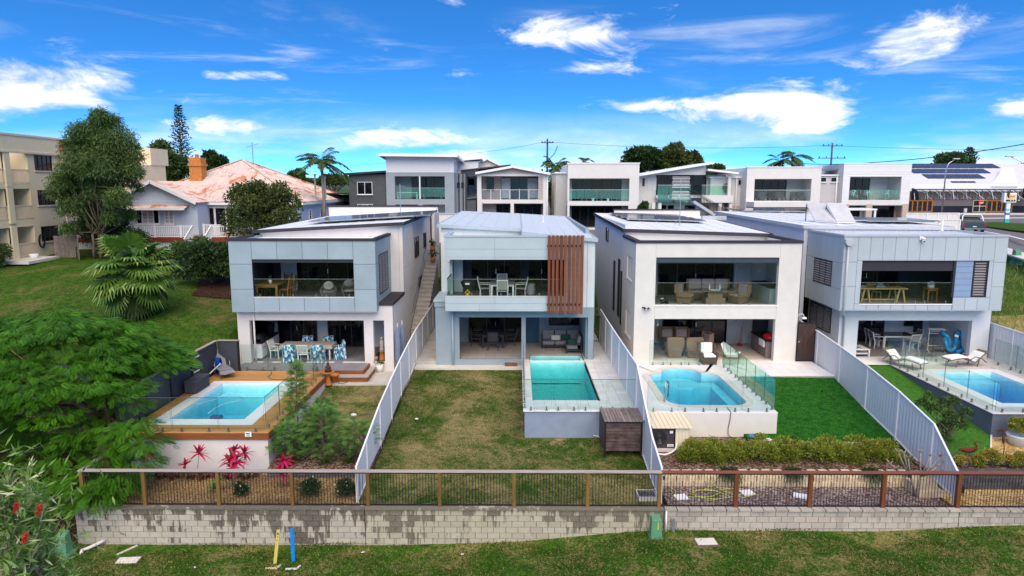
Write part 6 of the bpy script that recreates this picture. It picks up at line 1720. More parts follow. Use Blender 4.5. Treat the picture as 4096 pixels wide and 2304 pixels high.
def street_lamp(label,zf,base,top,head,y):
 b,t_,h_=PY(*zf(*base),y),PY(*zf(*top),y),PY(*zf(*head),y)
 t=thing('street_lamp',label,'street lamp',(b.x,y,GB),group='street lamps')
 MB().tube([(b.x,y,GB),(t_.x,y,t_.z-1.2),(t_.x+.3*(1 if h_.x>t_.x else-1),y,t_.z-.3),(h_.x,y,h_.z)],[.13,.09,.07,.05],8).done('pole',STEEL,t,smooth=True)
 MB().box(h_.x-.5,h_.x+.5,y-.15,y+.15,h_.z-.08,h_.z+.08).done('lamp_head',LGREY,t,bevel=.03)
street_lamp('slender grey street lamp in front of the restaurant roof',ZR,(1803,940),(1850,460),(1940,435),108)
street_lamp('street lamp arm reaching in at the right edge of the sky',ZR,(2800,940),(2720,500),(2440,412),88)
# ================================================================ Queenslander cottage on the left
y=48
q_=thing('house','pale blue weatherboard cottage with rusty corrugated hip roof and white deck','house',(-21.5,55,4))
def corrugated(parent,poly,along,mt,pitch=.16,amp=.018,name='roof'):
 P_=[Vector(p)for p in poly];n=(P_[1]-P_[0]).cross(P_[2]-P_[0]).normalized()
 if n.z<0:n=-n;P_=P_[::-1]
 a=(Vector(along)-n*Vector(along).dot(n)).normalized();u=a.cross(n).normalized()
 us=[(p-P_[0]).dot(u)for p in P_];vs=[(p-P_[0]).dot(a)for p in P_]
 u0,u1=min(us),max(us);k=int((u1-u0)/(pitch/2));m_=MB()
 def span(uu):
  r=[]
  for i in range(len(P_)):
   j=(i+1)%len(P_);a_,b_=us[i],us[j]
   if(a_-uu)*(b_-uu)<=0 and abs(a_-b_)>1e-9:r.append(vs[i]+(vs[j]-vs[i])*(uu-a_)/(b_-a_))
  return(min(r),max(r))if r else(0,0)
 pr=None
 for i in range(k+1):
  uu=u0+1e-4+(u1-u0-2e-4)*i/k;lo,hi=span(uu);o_=n*(amp if i%2 else-amp)
  m_.v+=[P_[0]+u*uu+a*lo+o_,P_[0]+u*uu+a*hi+o_]
  if i:m_.f.append([2*i-2,2*i,2*i+1,2*i-1])
 return m_.done(name,mt,parent)
ap=(-22.6,57,11.0);c1,c2,c3,c4=(-15.5,49.6,7.72),(-15.5,64.4,7.72),(-28.6,64.4,7.72),(-28.6,49.6,7.72)
corrugated(q_,[c4,c1,ap],(0,1,.4),RUSTR);corrugated(q_,[c1,c2,ap],(-1,0,.4),RUSTR);corrugated(q_,[c3,c4,ap],(1,0,.4),RUSTR);corrugated(q_,[c2,c3,ap],(0,-1,.4),RUSTR)
for a,b in((c1,ap),(c4,ap),(c2,ap)):MB().bar(Vector(a)+Vector((0,0,.04)),Vector(b)+Vector((0,0,.04)),.22,.05).done('ridge_cap',RUSTR,q_)
gp,gl,gr_=Vector((-25.3,47.5,9.2)),Vector((-28.3,47.5,7.72)),Vector((-22.2,47.5,7.72))
bk=55.2
corrugated(q_,[gl,gp,(gp.x,bk,9.2),(gl.x,50,7.72)],(.9,0,.44),RUSTR,name='gable_roof');corrugated(q_,[gp,gr_,(gr_.x,49.6,7.72),(gp.x,bk,9.2)],(-.9,0,.44),RUSTR,name='gable_roof')
for a,b in((gl,gp),(gp,gr_)):MB().bar(a+Vector((0,-.04,-.05)),b+Vector((0,-.04,-.05)),.07,.22).done('barge_board',WHITE,q_)
MB().ext([(gl.x+.35,7.72),(gr_.x-.35,7.72),(gp.x,gp.z-.12)],'y',y+.05,y+.2).done('gable_wall',WBB,q_)
nbd=7
for i in range(nbd):
 f=i/nbd;hw=2.75*(1-f)
 MB().add([(gp.x-hw,y+.02,7.72+f*1.35),(gp.x+hw,y+.02,7.72+f*1.35),(gp.x+hw*.92,y+.045,7.72+(i+1)/nbd*1.35),(gp.x-hw*.92,y+.045,7.72+(i+1)/nbd*1.35)],[(0,1,2,3)]).done('weatherboard',WBB,q_)
MB().box(-28.1,-22.4,y+.05,52,5.2,7.72).done('front_wall',WBB,q_)
weatherboards(q_,-28.1,-22.4,5.3,7.7,y+.05,WBB,.19)
MB().box(-22.4,-15.8,50,50.2,4.4,7.7).done('wall',WBB,q_);weatherboards(q_,-22.4,-15.8,5.3,7.7,50,WBB,.19)
MB().box(-16.0,-15.8,50.2,64,3.8,7.7).done('side_wall',WBB,q_)
for i in range(16):MB().box(-15.8,-15.775,50.2,64,4.3+i*.21,4.34+i*.21).done('weatherboard',WBB,q_)
for yy_ in(52,55,57,59,61.5):side_window(q_,-15.78,yy_,yy_+.7,5.6,7.1,1,'slide',WHITE,1,.1)
MB().box(-28.6,-15.4,49.5,49.62,7.5,7.68).box(-15.52,-15.4,49.62,64.4,7.5,7.68).done('gutter',WHITE,q_)
hd=corrugated(q_,[(-28.2,47.2,7.32),(-22.9,47.2,7.32),(-22.9,48.0,7.56),(-28.2,48.0,7.56)],(0,1,.25),RUSTR,name='sunhood')
MB().box(-28.2,-22.9,47.14,47.2,7.2,7.34).done('fascia',WHITE,hd)
for(a,b)in((985,1165),(1190,1268)):
 xa,xb,za,zb2=rc(ZL,y,a,965,b,1080)
 n=4 if b-a>100 else 2
 w_=front_window(q_,xa,xb,za,zb2,y-.03,n,WHITE,PANE,.07,WHITE)
 for i in range(n):
  if n==4 and i in(0,3):continue
  l,r=xa+.08+(xb-xa-.08)*i/n,xa+(xb-xa-.08)*(i+1)/n;z=za+.1
  while z<zb2-.1:
   MB().box(l,r,y-.07,y-.045,z,z+.06).done('shutter_blade',WHITE,w_);z+=.1
xa,xb,za,zb2=rc(ZL,50,1385,950,1740,1088)
sliding_doors(q_,xa,xb,5.35,zb2,49.93,4,PANE,WHITE,.14)
MB().box(*rc(ZL,49.9,1350,990,1383,1055)[:2],49.85,49.9,*rc(ZL,49.9,1350,990,1383,1055)[2:]).done('wall_plaque',mat('mint_plaque',(.25,.55,.48),.6),q_)
ch=rc(ZL,53,1367,597,1463,735)
chm=MB().box(ch[0],ch[1],53,53.9,8.5,ch[3]).box(ch[0]-.08,ch[1]+.08,52.92,53.98,ch[3]-.65,ch[3]-.45).done('chimney',mat('orange_brick',(.50,.19,.05),.85,.2,5,bump=.4,bs=20),q_)
MB().tube([((ch[0]+ch[1])/2,53.4,ch[3]),((ch[0]+ch[1])/2,53.4,ch[3]+.25)],.16,8).done('chimney_pot',TERRA,chm)
for(a,b,c_)in((265,770,590),(358,770,610)):
 p_=PY(*ZA(a,b),54);tp=PY(*ZA(a,c_),54);MB().tube([(p_.x,54,p_.z-.3),(p_.x,54,tp.z)],.07,8).lathe([(.11,0),(.11,.12)],(p_.x,54,tp.z),8).done('flue',LGREY,q_)
tv=PY(*ZL(1800,600),57)
MB().tube([(-21.7,57,10.4),(-21.7,57,12.4)],.03,5).tube([(-22.2,57,12.0),(-21.2,57,12.3)],.02,4).done('antenna',STEEL,q_)
# deck, railings, battens and stairs
dk=thing('deck','raised cottage deck with white picket railing and batten skirt','deck',(-24,46.5,3),group=None)
dz=PY(*ZL(1100,1180),45.6).z;dzt=PY(*ZL(1100,1092),45.6).z
dx0,dx1=-29.5,-17.2
MB().box(dx0,dx1,45.6,50,dz-.1,dz).done('floor',DECKF,dk)
MB().box(dx0,dx1,45.55,45.6,dz-.28,dz+.02).done('fascia',mat('red_fascia',(.20,.035,.018),.6,.1),dk)
st0,st1=PY(*ZL(1395,1100),45.6).x,PY(*ZL(1530,1100),45.6).x
pk_=MB().box(-.022,.022,-.02,.02,0,dzt-dz-.12).mesh('picket',WHITE)
bt_=MB().box(-.035,.035,-.015,.015,0,2.1).mesh('batten',WHITE)
for(a,b)in((dx0,st0),(st1,dx1),(st0,st1)):
 yy_=45.62 if(a,b)!=(st0,st1)else 47.2
 MB().box(a,b,yy_,yy_+.08,dzt-.06,dzt).box(a,b,yy_,yy_+.06,dz+.06,dz+.11).done('rail',WHITE,dk)
 n=int((b-a)/.125)
 for i in range(n):inst('picket',pk_,(a+.06+i*.125,yy_+.03,dz+.1),dk)
 for i in range(int((b-a)/1.75)+1):MB().box(a+i*1.75-.05,a+i*1.75+.05,yy_-.01,yy_+.09,dz,dzt+.04).done('post',WHITE,dk)
n=int((dx1-dx0)/.115)
for i in range(n):
 if not(st0<dx0+i*.115<st1):inst('batten',bt_,(dx0+i*.115,45.66,dz-2.35),dk)
MB().box(dx0,dx1,45.7,45.74,dz-2.4,dz-.3).done('skirt_backing',TAUPE,dk)
for i in range(11):MB().box(st0,st1,45.3-i*.3,45.62-i*.3,dz-.2-i*.19,dz-.16-i*.19).done('tread',TAUPE,dk)
for xx in(st0,st1):
 MB().bar((xx,45.6,dzt),(xx,42.4,dzt-2.05),.07,.09).bar((xx,45.6,dz+.08),(xx,42.4,dz-1.97),.06,.06).bar((xx,45.6,dz-.15),(xx,42.4,dz-2.2),.06,.22).done('stair_rail',WHITE,dk)
 for i in range(24):
  f=i/23;MB().box(xx-.02,xx+.02,45.6-3.2*f-.02,45.6-3.2*f+.02,dz+.08-2.05*f,dzt-2.05*f).done('picket',WHITE,dk)
  # ================================================================ apartment block at far left
ax=-37.4
apt=thing('apartment_block','cream three-storey apartment block with balconies and red roof behind the gum tree','apartment block',(-44,60,3.3))
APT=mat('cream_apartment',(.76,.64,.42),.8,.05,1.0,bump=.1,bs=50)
APTD=mat('cream_trim',(.70,.58,.44),.7,.05,2)
fl_=[3.5,6.35,9.05];topz=11.35
holes=[]
for f in fl_:
 holes+=[(48.6,50.2,f+.02,f+2.3),(50.75,52.75,f+.02,f+2.3)]
wins=[(53.5,55.6,f+1.0,f+2.2)for f in fl_]
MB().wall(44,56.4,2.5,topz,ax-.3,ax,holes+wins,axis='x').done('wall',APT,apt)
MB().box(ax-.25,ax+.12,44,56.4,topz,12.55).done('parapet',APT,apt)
MB().box(ax-.3,ax+.18,44,56.45,12.55,12.7).box(ax-.2,ax+.2,44,56.42,topz-.05,topz+.08).done('parapet_cap',APTD,apt)
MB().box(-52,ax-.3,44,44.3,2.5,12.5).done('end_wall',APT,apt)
for f in fl_:
 MB().box(ax-2.2,ax-.3,48.0,53.0,f-.25,f).done('balcony_slab',APTD,apt)
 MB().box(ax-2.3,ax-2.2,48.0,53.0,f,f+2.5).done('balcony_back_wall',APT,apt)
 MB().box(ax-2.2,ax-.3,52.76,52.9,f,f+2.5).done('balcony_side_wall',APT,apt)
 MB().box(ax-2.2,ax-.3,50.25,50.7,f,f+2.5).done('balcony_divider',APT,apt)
 MB().box(ax-2.19,ax-2.14,51.0,51.8,f+.02,f+2.1).done('door',FRAME,apt)
 MB().box(ax-2.19,ax-2.14,48.7,49.9,f+.02,f+2.1).done('door',BLIND if f>6 and f<7 else PANE,apt)
 rl=MB().box(ax-.04,ax+.04,48.5,52.8,f+.98,f+1.05).box(ax-.03,ax+.03,48.5,52.8,f+.06,f+.12).done('railing',APTD,apt)
 me=MB().box(-.018,.018,-.018,.018,0,.9).mesh('bar',APTD)
 for i in range(32):
  inst('bar',me,(ax,48.6+i*.13,f+.1),rl)
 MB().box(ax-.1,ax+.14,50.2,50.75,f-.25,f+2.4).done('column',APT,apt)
for q in wins:
 w_=side_window(apt,ax-.1,*q,1,'slide',FRAME,4)
 MB().box(ax-.13,ax-.115,q[0]+.5,q[1]-.5,q[2]+.05,q[3]-.05).done('blind',BLIND,w_);MB().box(ax-.05,ax+.08,q[0]-.1,q[1]+.1,q[2]-.1,q[2]-.002).done('sill',APTD,w_)
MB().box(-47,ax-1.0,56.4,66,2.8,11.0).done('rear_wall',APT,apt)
REDR=mat('red_tile_roof',(.55,.065,.03),.7,.12,3)
MB().slab([(ax-.8,56.4,11.1),(ax-.8,74,11.1),(-43,74,13.2),(-43,56.4,13.2)][::1],.15).done('red_roof',REDR,apt)
MB().box(ax-.9,ax-.6,56.5,74,10.95,11.15).done('gutter',APTD,apt)
MB().box(ax-.5,ax+.35,56.4,57.3,10.6,11.6).done('corner_box',mat('pink_trim',(.62,.40,.31),.7),apt)
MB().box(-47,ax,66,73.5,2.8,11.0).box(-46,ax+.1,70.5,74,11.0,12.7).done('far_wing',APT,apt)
front_window(apt,ax-4,ax-1,9.2,10.6,65.97,2,FRAME)
MB().tube([(ax+.06,56.6,3.4),(ax+.06,56.6,10.6)],.06,6).done('downpipe',APT,apt)
# old paling fence, hose reel and pot near the apartments
t=thing('paling_fence','weathered grey timber paling fence beside the apartment block','fence',(-34.5,52.8,3.3))
pl_=MB().box(-.07,.07,-.012,.012,0,1.75).mesh('paling',OLDT)
for i in range(11):inst('paling',pl_,(-35.8+i*.15,52.6,3.3+R.uniform(-.03,.03)),t)
for i in range(12):inst('paling',pl_,(-34.1+i*.10,52.6-i*.14,3.3+R.uniform(-.05,.03)),t,rot=(0,0,-.9))
MB().box(-36,-34.1,52.62,52.68,3.8,3.88).box(-36,-34.1,52.62,52.68,4.6,4.68).done('rail',OLDT,t)
hr=thing('hose_reel','coiled dark garden hose hanging on the apartment wall','hose',(-37.3,53.4,4))
for k in range(3):MB().tube([(ax+.08+.04*k,53.3+.3*math.cos(a),4.6+.5*math.sin(a))for a in[i*.42 for i in range(16)]],.035,6).done('coil',BLACK,hr)
MB().lathe([(.25,0),(.33,.42),(.30,.45)],(-36.6,51.3,3.32),14).done('plant_pot',CUSHW,None,'white plant pot on the apartment forecourt','pot',smooth=True)
sheet('forecourt',[(-37.4,49,3.42),(-35.4,49,3.42),(-35.4,52.4,3.5),(-37.4,52.4,3.5)],CONCW,.2)
# distant low hills
hl=MB();n=60
for i in range(n+1):
 a=rad(-75+150*i/n);r=1500
 hgt=22+16*math.sin(i*.37)+9*math.sin(i*1.1+1)+26*math.exp(-((i-20)/5.0)**2)
 hl.v+=[Vector((r*math.sin(a),r*math.cos(a),2)),Vector((r*1.12*math.sin(a),r*1.12*math.cos(a),4+hgt*.45)),Vector((r*1.4*math.sin(a),r*1.4*math.cos(a),2))]
 if i:
  k=3*i;hl.f+=[[k-3,k,k+1,k-2],[k-2,k+1,k+2,k-1]]
hl.done('hills',mat('far_hill',(.05,.085,.07),.9,.3,.02),kind='structure',smooth=True)
# the cottage stands back at the top of the slope, about 16 m wide
for o,l in((q_,(-26.9,68.75,2.8)),(dk,(-30.0,58.1,1.55))):
 o.location=l;o.scale=(1.25,1.25,1.25)
 # ---------------------------------------------------------------- vegetation
def unit(a):
 return a/np.maximum(np.linalg.norm(a,axis=-1,keepdims=True),1e-6)
def leafquads(P,D,L,W,N=None):
 n=len(P);D=unit(D)
 if N is None:N=unit(NR.normal(size=(n,3))+np.array([0,0,.8]))
 S_=unit(np.cross(D,N));L=np.broadcast_to(np.asarray(L,float),(n,))[:,None];W_=np.broadcast_to(np.asarray(W,float),(n,))[:,None]
 mid=P+D*L*.45
 return np.stack([P,mid+S_*W_/2,P+D*L,mid-S_*W_/2],axis=1)
def clump_points(clumps,n,shell=.55,lowcut=-.6):
 vol=np.array([c[1][0]*c[1][1]*c[1][2]for c in clumps])**.67;pr=vol/vol.sum()
 k=NR.choice(len(clumps),n,p=pr)
 C=np.array([c[0]for c in clumps])[k];Rr=np.array([c[1]for c in clumps])[k]
 d=unit(NR.normal(size=(n,3)));d[:,2]=np.where(d[:,2]<lowcut,-d[:,2],d[:,2])
 r=(shell+(1-shell)*NR.random((n,1))**.6)*(1+.12*NR.normal(size=(n,1)))
 return C+d*r*Rr,d
def limb(m_,a,b,ra,rb,wob=.12):
 a,b=Vector(a),Vector(b);L=(b-a).length
 pts=[a.lerp(b,t)+Vector((R.uniform(-1,1),R.uniform(-1,1),R.uniform(-.4,.4)))*L*wob*math.sin(math.pi*t)for t in(0,.33,.66,1)]
 m_.tube(pts,[ra,ra+(rb-ra)*.33,ra+(rb-ra)*.66,rb],7)
def tree(name,label,base,clumps,n,L,W,lm,bm,trunk_r=.18,fork=.35,stems=1,group=None,droop=.3,cat='tree',shell=.45,spread=.5):
 base=Vector(base);t=thing(name,label,cat,base,group=group)
 m_=MB();top=sum((Vector(c[0])for c in clumps),Vector())/len(clumps)
 for s_ in range(stems):
  b=base+Vector((R.uniform(-1,1),R.uniform(-1,1),0))*(spread if stems>1 else 0)
  f=b.lerp(top,fork)+Vector((R.uniform(-.3,.3),R.uniform(-.3,.3),0))*(1 if stems>1 else.3)
  limb(m_,b,f,trunk_r,trunk_r*.7,.05)
  for i,c in enumerate(clumps):
   if i%stems==s_:limb(m_,f,Vector(c[0])-Vector((0,0,c[1][2]*.2)),trunk_r*.5,.02)
 m_.done('trunk',bm,t,smooth=True)
 P,d=clump_points(clumps,n,shell)
 D=unit(d*.6+NR.normal(size=(n,3))*.6+np.array([0,0,-droop]))
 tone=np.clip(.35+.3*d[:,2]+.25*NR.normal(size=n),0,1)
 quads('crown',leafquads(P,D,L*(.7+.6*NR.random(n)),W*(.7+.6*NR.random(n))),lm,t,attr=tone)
 return t
def blob_clumps(c,r,k,sub=.42,seed=1,flat=1.0):
 rr=random.Random(seed);out=[]
 for i in range(k):
  while True:
   p=Vector((rr.uniform(-1,1),rr.uniform(-1,1),rr.uniform(-1,1)))
   if.25<p.length<1:break
  s_=sub*rr.uniform(.7,1.25)
  out.append(((c[0]+p.x*r[0]*(1-s_*.6),c[1]+p.y*r[1]*(1-s_*.6),c[2]+p.z*r[2]*(1-s_*.6)),(r[0]*s_,r[1]*s_,r[2]*s_*flat)))
 return out
LM_GUM=leafmat('gum_leaf',(.03,.07,.016),(.14,.22,.055),None,.25,.8)
LM_DARK=leafmat('dark_leaf',(.012,.032,.008),(.045,.09,.02),None,.2,.8)
LM_OLIVE=leafmat('olive_leaf',(.035,.055,.012),(.13,.16,.04),None,.25,.8)
LM_MID=leafmat('mid_leaf',(.028,.06,.014),(.10,.16,.04),None,.25,.8)
LM_POIN=leafmat('poinciana_leaf',(.008,.05,.003),(.12,.33,.015),None,.35,.5)
LM_FERN=leafmat('ferny_leaf',(.04,.13,.02),(.21,.40,.08),None,.3,1.0)
LM_PALM=leafmat('palm_leaf',(.03,.07,.016),(.11,.17,.045),None,.3,.8)
LM_FAN=leafmat('fan_leaf',(.03,.09,.01),(.17,.31,.045),(.34,.44,.13),.3,.8)
LM_HEDGE=leafmat('hedge_leaf',(.025,.06,.005),(.36,.40,.05),None,.25,2.0)
LM_RED=leafmat('cordyline_leaf',(.28,.01,.03),(.80,.03,.16),(.70,.28,.20),.35,2.0)
LM_BROM=leafmat('bromeliad_leaf',(.04,.012,.008),(.16,.04,.02),None,.2,2.0)
LM_YEL=leafmat('yellow_leaf',(.10,.14,.015),(.42,.40,.07),(.55,.22,.04),.25,2.0)
LM_BOT=leafmat('bottlebrush_leaf',(.05,.12,.02),(.28,.42,.10),(.55,.58,.34),.3,3.0)
LM_WHITE=leafmat('white_petal',(.7,.7,.68),(.85,.85,.82),None,.2,2.0)
LM_ORANGE=leafmat('orange_petal',(.55,.06,.01),(.75,.12,.02),None,.2,2.0)
LM_BRUSH=leafmat('red_brush',(.40,.01,.01),(.70,.03,.02),None,.2,2.0)
LM_STRAW=leafmat('dead_frond',(.16,.11,.06),(.30,.23,.13),None,.2,2.0)
# ---- trees on the left hill
tb=PZ(409,1034,3.3)
cl=[]
for(a,b,r)in((720,300,60),(800,360,80),(700,400,90),(600,430,90),(530,520,80),(640,540,110),(770,520,110),(890,480,90),(940,580,85),(840,640,110),(700,680,120),(560,660,110),(470,780,95),(420,860,70),(600,820,120),(740,840,110),(880,760,100),(960,700,70),(520,960,90),(660,980,90),(860,900,80),(930,1020,55),(640,1090,70),(500,1120,55),(800,1040,60),(1000,820,35)):
 p=PY(*ZL(a,b),tb.y+R.uniform(-2.0,1.6));k=r/1.811/2730*tb.y
 cl.append(((p.x,p.y,p.z),(k*1.1,k*1.2,k)))
tree('gum_tree','tall multi-stemmed gum tree with fine drooping leaves in front of the apartments',tb,cl,42000,.34,.06,LM_GUM,BARK,.12,.30,5,droop=.8,shell=.2)
for lab,c,r,k,n,lm in(('dense dark green bush beside the paling fence',(-34.2,55.5,5.6),(2.6,1.6,2.6),12,9000,LM_DARK),('low dark green bush under the gum tree',(-31.5,54.0,4.4),(2.2,1.2,1.3),8,5000,LM_MID)):
 tree('bush',lab,(c[0],c[1],hz(c[0],c[1])-.05),blob_clumps(c,r,k,.45,3),n,.22,.10,lm,BARK,.08,.2,3,cat='bush',droop=.1)
tree('small_tree','rounded olive green tree in front of the cottage door',(-20.6,57,3.5),blob_clumps((-20.8,56,6.9),(3.6,2.4,2.8),34,.27,8),15000,.26,.13,LM_OLIVE,BARK,.13,.35,2)
tree('small_tree','dark shrubby tree left of the blue-panelled house',(-20.0,43.5,2.6),blob_clumps((-19.6,43.0,3.9),(2.6,1.6,1.6),26,.30,5),9000,.22,.11,LM_DARK,BARK,.10,.3,2)
tree('bush','mid green bush at the foot of the cottage stairs',(-23.2,47,3.0),blob_clumps((-22.6,47,4.2),(2.4,1.4,1.3),20,.30,6),6500,.22,.10,LM_MID,BARK,.07,.2,3,cat='bush')
sheet('mulch_patch',[(-19.6,40.5,2.32),(-14.7,39.8,2.17),(-14.7,44.5,2.8),(-21.0,45,2.86)],BANKM,.2)
tree('bush','dark green shrub at the left edge beside the apartments',(-37.2,48.0,3.2),blob_clumps((-37.0,48.0,4.1),(1.3,1.0,1.0),8,.45,9),3500,.2,.08,LM_MID,BARK,.05,.2,3,cat='bush')
# ---- palms
def frond(base,dirv,L,droop,n=22,w=.6,lw=.05):
 base=np.array(base);d=unit(np.array([dirv]))[0];pts=[]
 for i in range(n):
  f=i/(n-1)
  pts.append(base+d*L*f+np.array([0,0,-droop*L*f*f]))
 pts=np.array(pts);tg=unit(np.gradient(pts,axis=0))
 side=unit(np.cross(tg,np.array([0,0,1.0])));q=[]
 for s_ in(-1,1):
  D=unit(side*s_*.8+tg*.55+np.array([0,0,-.35])+NR.normal(size=(n,3))*.08)
  ll=w*np.sin(np.linspace(.25,math.pi*.96,n))**.6
  q.append(leafquads(pts,D,ll,lw,np.tile(np.array([0,0,1.0]),(n,1))+side*s_*-.4))
 return pts,np.concatenate(q)
def feather_palm(label,base,top,L,nf,seed,crownshaft=True,group='feather palms'):
 base,top=Vector(base),Vector(top);t=thing('palm_tree',label,'palm tree',base,group=group)
 m_=MB();m_.tube([base,base.lerp(top,.5)+Vector((.1,0,0)),top],[.22,.16,.14],8);m_.done('trunk',BARKL,t,smooth=True)
 if crownshaft:MB().tube([top-Vector((0,0,.9)),top+Vector((0,0,.2))],[.15,.12],8).done('crownshaft',mat('crownshaft',(.12,.17,.06),.5),t,smooth=True)
 Q=[];rm=MB();rr=random.Random(seed)
 for i in range(nf):
  a=2*math.pi*i/nf+rr.uniform(-.2,.2);e=rr.uniform(-.1,1.15)
  d=(math.cos(a)*math.cos(e),math.sin(a)*math.cos(e),math.sin(e))
  pts,q=frond(top,d,L*rr.uniform(.85,1.1),rr.uniform(.4,.75),34,L*.26,L*.045);Q.append(q)
  rm.tube([tuple(p)for p in pts[::5]],.02,4,cap=False)
 rm.done('frond_stems',LM_PALM,t)
 Q=np.concatenate(Q);quads('fronds',Q,LM_PALM,t,attr=NR.random(len(Q)))
 return t
def fp(zf,a,btop,y,L,nf,lab,seed):
 p=PY(*zf(a,btop),y);feather_palm(lab,(p.x,y,hz(p.x,y)),p,L,nf,seed)
fp(ZA,318,470,66,3.0,20,'tall feather palm rising behind the rusty cottage roof',1)
fp(ZB,165,520,95,3.6,16,'feather palm peeping between two back houses beside the power pole',2)
fp(ZR,400,420,105,3.6,12,'windswept palm above the right back houses, the taller of two',3)
fp(ZR,285,462,105,3.2,12,'windswept palm above the right back houses, the shorter of two',4)
fp(ZB,430,470,110,2.6,12,'palm top peeping over the off-white box house',5)
def fan_palm(label,base,ctr,seed):
 rr=random.Random(seed);base,ctr=Vector(base),Vector(ctr)
 t=thing('fan_palm',label,'palm tree',base)
 MB().tube([base,ctr],[.32,.26],9).done('trunk',BARK,t,smooth=True)
 stems=MB();Q,T,Qd=[],[],[]
 for i in range(58):
  a=rr.uniform(0,2*math.pi);dead=i>=44;e=rr.uniform(-1.25,-.8)if dead else rr.choice((rr.uniform(-1.0,.1),rr.uniform(.0,1.35)))
  d=Vector((math.cos(a)*math.cos(e),math.sin(a)*math.cos(e),math.sin(e)));pl=rr.uniform(1.1,1.7)*(1 if not dead else.6)
  c0=ctr+Vector((0,0,rr.uniform(-.3,.3))if not dead else(0,0,-.6));hub=c0+d*pl+Vector((0,0,-.18*pl))
  stems.tube([c0,c0+d*pl*.55,hub],[.035,.025,.02],5)
  out=(d+Vector((0,0,-.35 if not dead else-.9))).normalized();side=out.cross(Vector((0,0,1))).normalized();up=side.cross(out).normalized()
  nb=26;RL=rr.uniform(1.0,1.35)
  for k in range(nb):
   th=rad(-125+250*k/(nb-1));v=out*math.cos(th)+side*math.sin(th)
   l1=RL*(.72+.28*math.cos(th*.6));w_=l1*.085
   n2=(v.cross(up)).normalized()
   b0=hub;m1=hub+v*l1*.62+up*(.04*(k%2));tip=hub+v*l1+Vector((0,0,-.22*l1*rr.uniform(.5,1.4)))
   q1=[b0,m1+n2*w_,m1+up*.03,m1-n2*w_]
   (Qd if dead else Q).append([b0,m1+n2*w_,m1+(tip-m1)*.35,m1-n2*w_]);(Qd if dead else Q).append([m1+n2*w_*.8,m1+(tip-m1)*.5+n2*w_*.3,tip,m1-n2*w_*.6])
   if not dead:T+=[rr.random()*.8+.1,min(1,rr.random()*.6+.45)]
 stems.done('leaf_stalks',LM_PALM,t,smooth=True)
 quads('fan_leaves',np.array([[tuple(p)for p in q]for q in Q]),LM_FAN,t,attr=T)
 quads('hanging_skirt',np.array([[tuple(p)for p in q]for q in Qd]),LM_PALM,t,attr=NR.random(len(Qd))*.6)
 # fine hanging threads at the base
 n=900;a=NR.random(n)*6.28;r=.5+.9*NR.random(n);P=np.stack([ctr.x+r*np.cos(a),ctr.y+r*np.sin(a),ctr.z-.4-1.3*NR.random(n)],1)
 quads('hanging_threads',leafquads(P,np.tile([0,0,-1.0],(n,1))+NR.normal(size=(n,3))*.12,.9,.03,unit(NR.normal(size=(n,3)))),LM_PALM,t,attr=NR.random(n)*.5)
 return t
fan_palm('large fan palm with wide pleated leaves on the grassy slope',(-21.0,36.8,1.6),(-21.0,36.8,4.45),4)
# ---- Norfolk pines
def norfolk(label,zf,a,top,bot,y,wid,n=26):
 tp,bt=PY(*zf(a,top),y),PY(*zf(a,bot),y);t=thing('norfolk_pine',label,'pine tree',(tp.x,y,GB-.2),group='norfolk pines')
 MB().tube([(tp.x,y,GB-.2),tp],[.35,.05],7).done('trunk',BARK,t,smooth=True)
 P,D,T=[],[],[]
 H=tp.z-bt.z
 for i in range(n):
  f=i/n;z=tp.z-H*f;r=wid*(.15+.85*f**.8)*R.uniform(.8,1.1)
  for k in range(6):
   a_=k*1.05+i*.5
   for s_ in range(int(7+9*f)):
    q=R.random()
    P.append((tp.x+r*q*math.cos(a_),y+r*q*math.sin(a_),z+r*q*.25+R.uniform(-.08,.08)));D.append((math.cos(a_)+R.uniform(-.7,.7),math.sin(a_)+R.uniform(-.7,.7),R.uniform(.2,1.0)));T.append(R.random())
 P,D=np.array(P),np.array(D)
 quads('needles',leafquads(P,D,wid*.24,wid*.07),LM_DARK,t,attr=T)
norfolk('slim Norfolk pine standing high above the dark trees',ZL,1292,232,640,115,2.1,24)
norfolk('small Norfolk pine beside the round tree above the restaurant',ZR,2067,338,480,175,2.6,14)
# ---- trees behind the houses
def bgtree(label,zf,a0,b0,a1,b1,y,k,n,lm,L=.5,seed=1,name='broad_tree'):
 x0,x1,z0,z1=rc(zf,y,a0,b0,a1,b1);c=((x0+x1)/2,y,(z0+z1)/2);r=((x1-x0)/2,(x1-x0)/2*.7,(z1-z0)/2)
 cl=blob_clumps(c,r,k,.36,seed)
 tree(name,label,(c[0],y,GB-.2),cl,n,L,L*.5,lm,BARK,.3,.5,1,group='trees behind the houses',droop=.1,shell=.3)
bgtree('broad dark tree left of centre, behind the gum tree and apartments',ZL,980,485,1380,800,95,20,11000,LM_MID,.55,2)
bgtree('round dark tree behind the orange brick chimney',ZL,1350,560,1660,800,100,16,9000,LM_DARK,.55,3)
bgtree('dark green tree behind the cottage roof, left of the tall palm',ZA,-40,540,260,720,120,14,7000,LM_MID,.6,4)
bgtree('yellowish tree line right of the tall palm',ZA,260,585,570,690,125,12,6000,LM_OLIVE,.6,5)
bgtree('large dark fig tree behind the back houses, left half',ZB,775,310,1190,600,112,22,13000,LM_DARK,.6,6)
bgtree('large rounded fig tree behind the back houses, right half',ZB,1150,305,1440,600,112,18,11000,LM_OLIVE,.6,7)
bgtree('sparse tree with thin top branches right of the fig trees',ZB,1400,365,1540,560,114,9,2200,LM_OLIVE,.6,8)
bgtree('small round tree beside the wing-roofed house',ZB,1585,472,1770,600,118,9,4500,LM_OLIVE,.55,9)
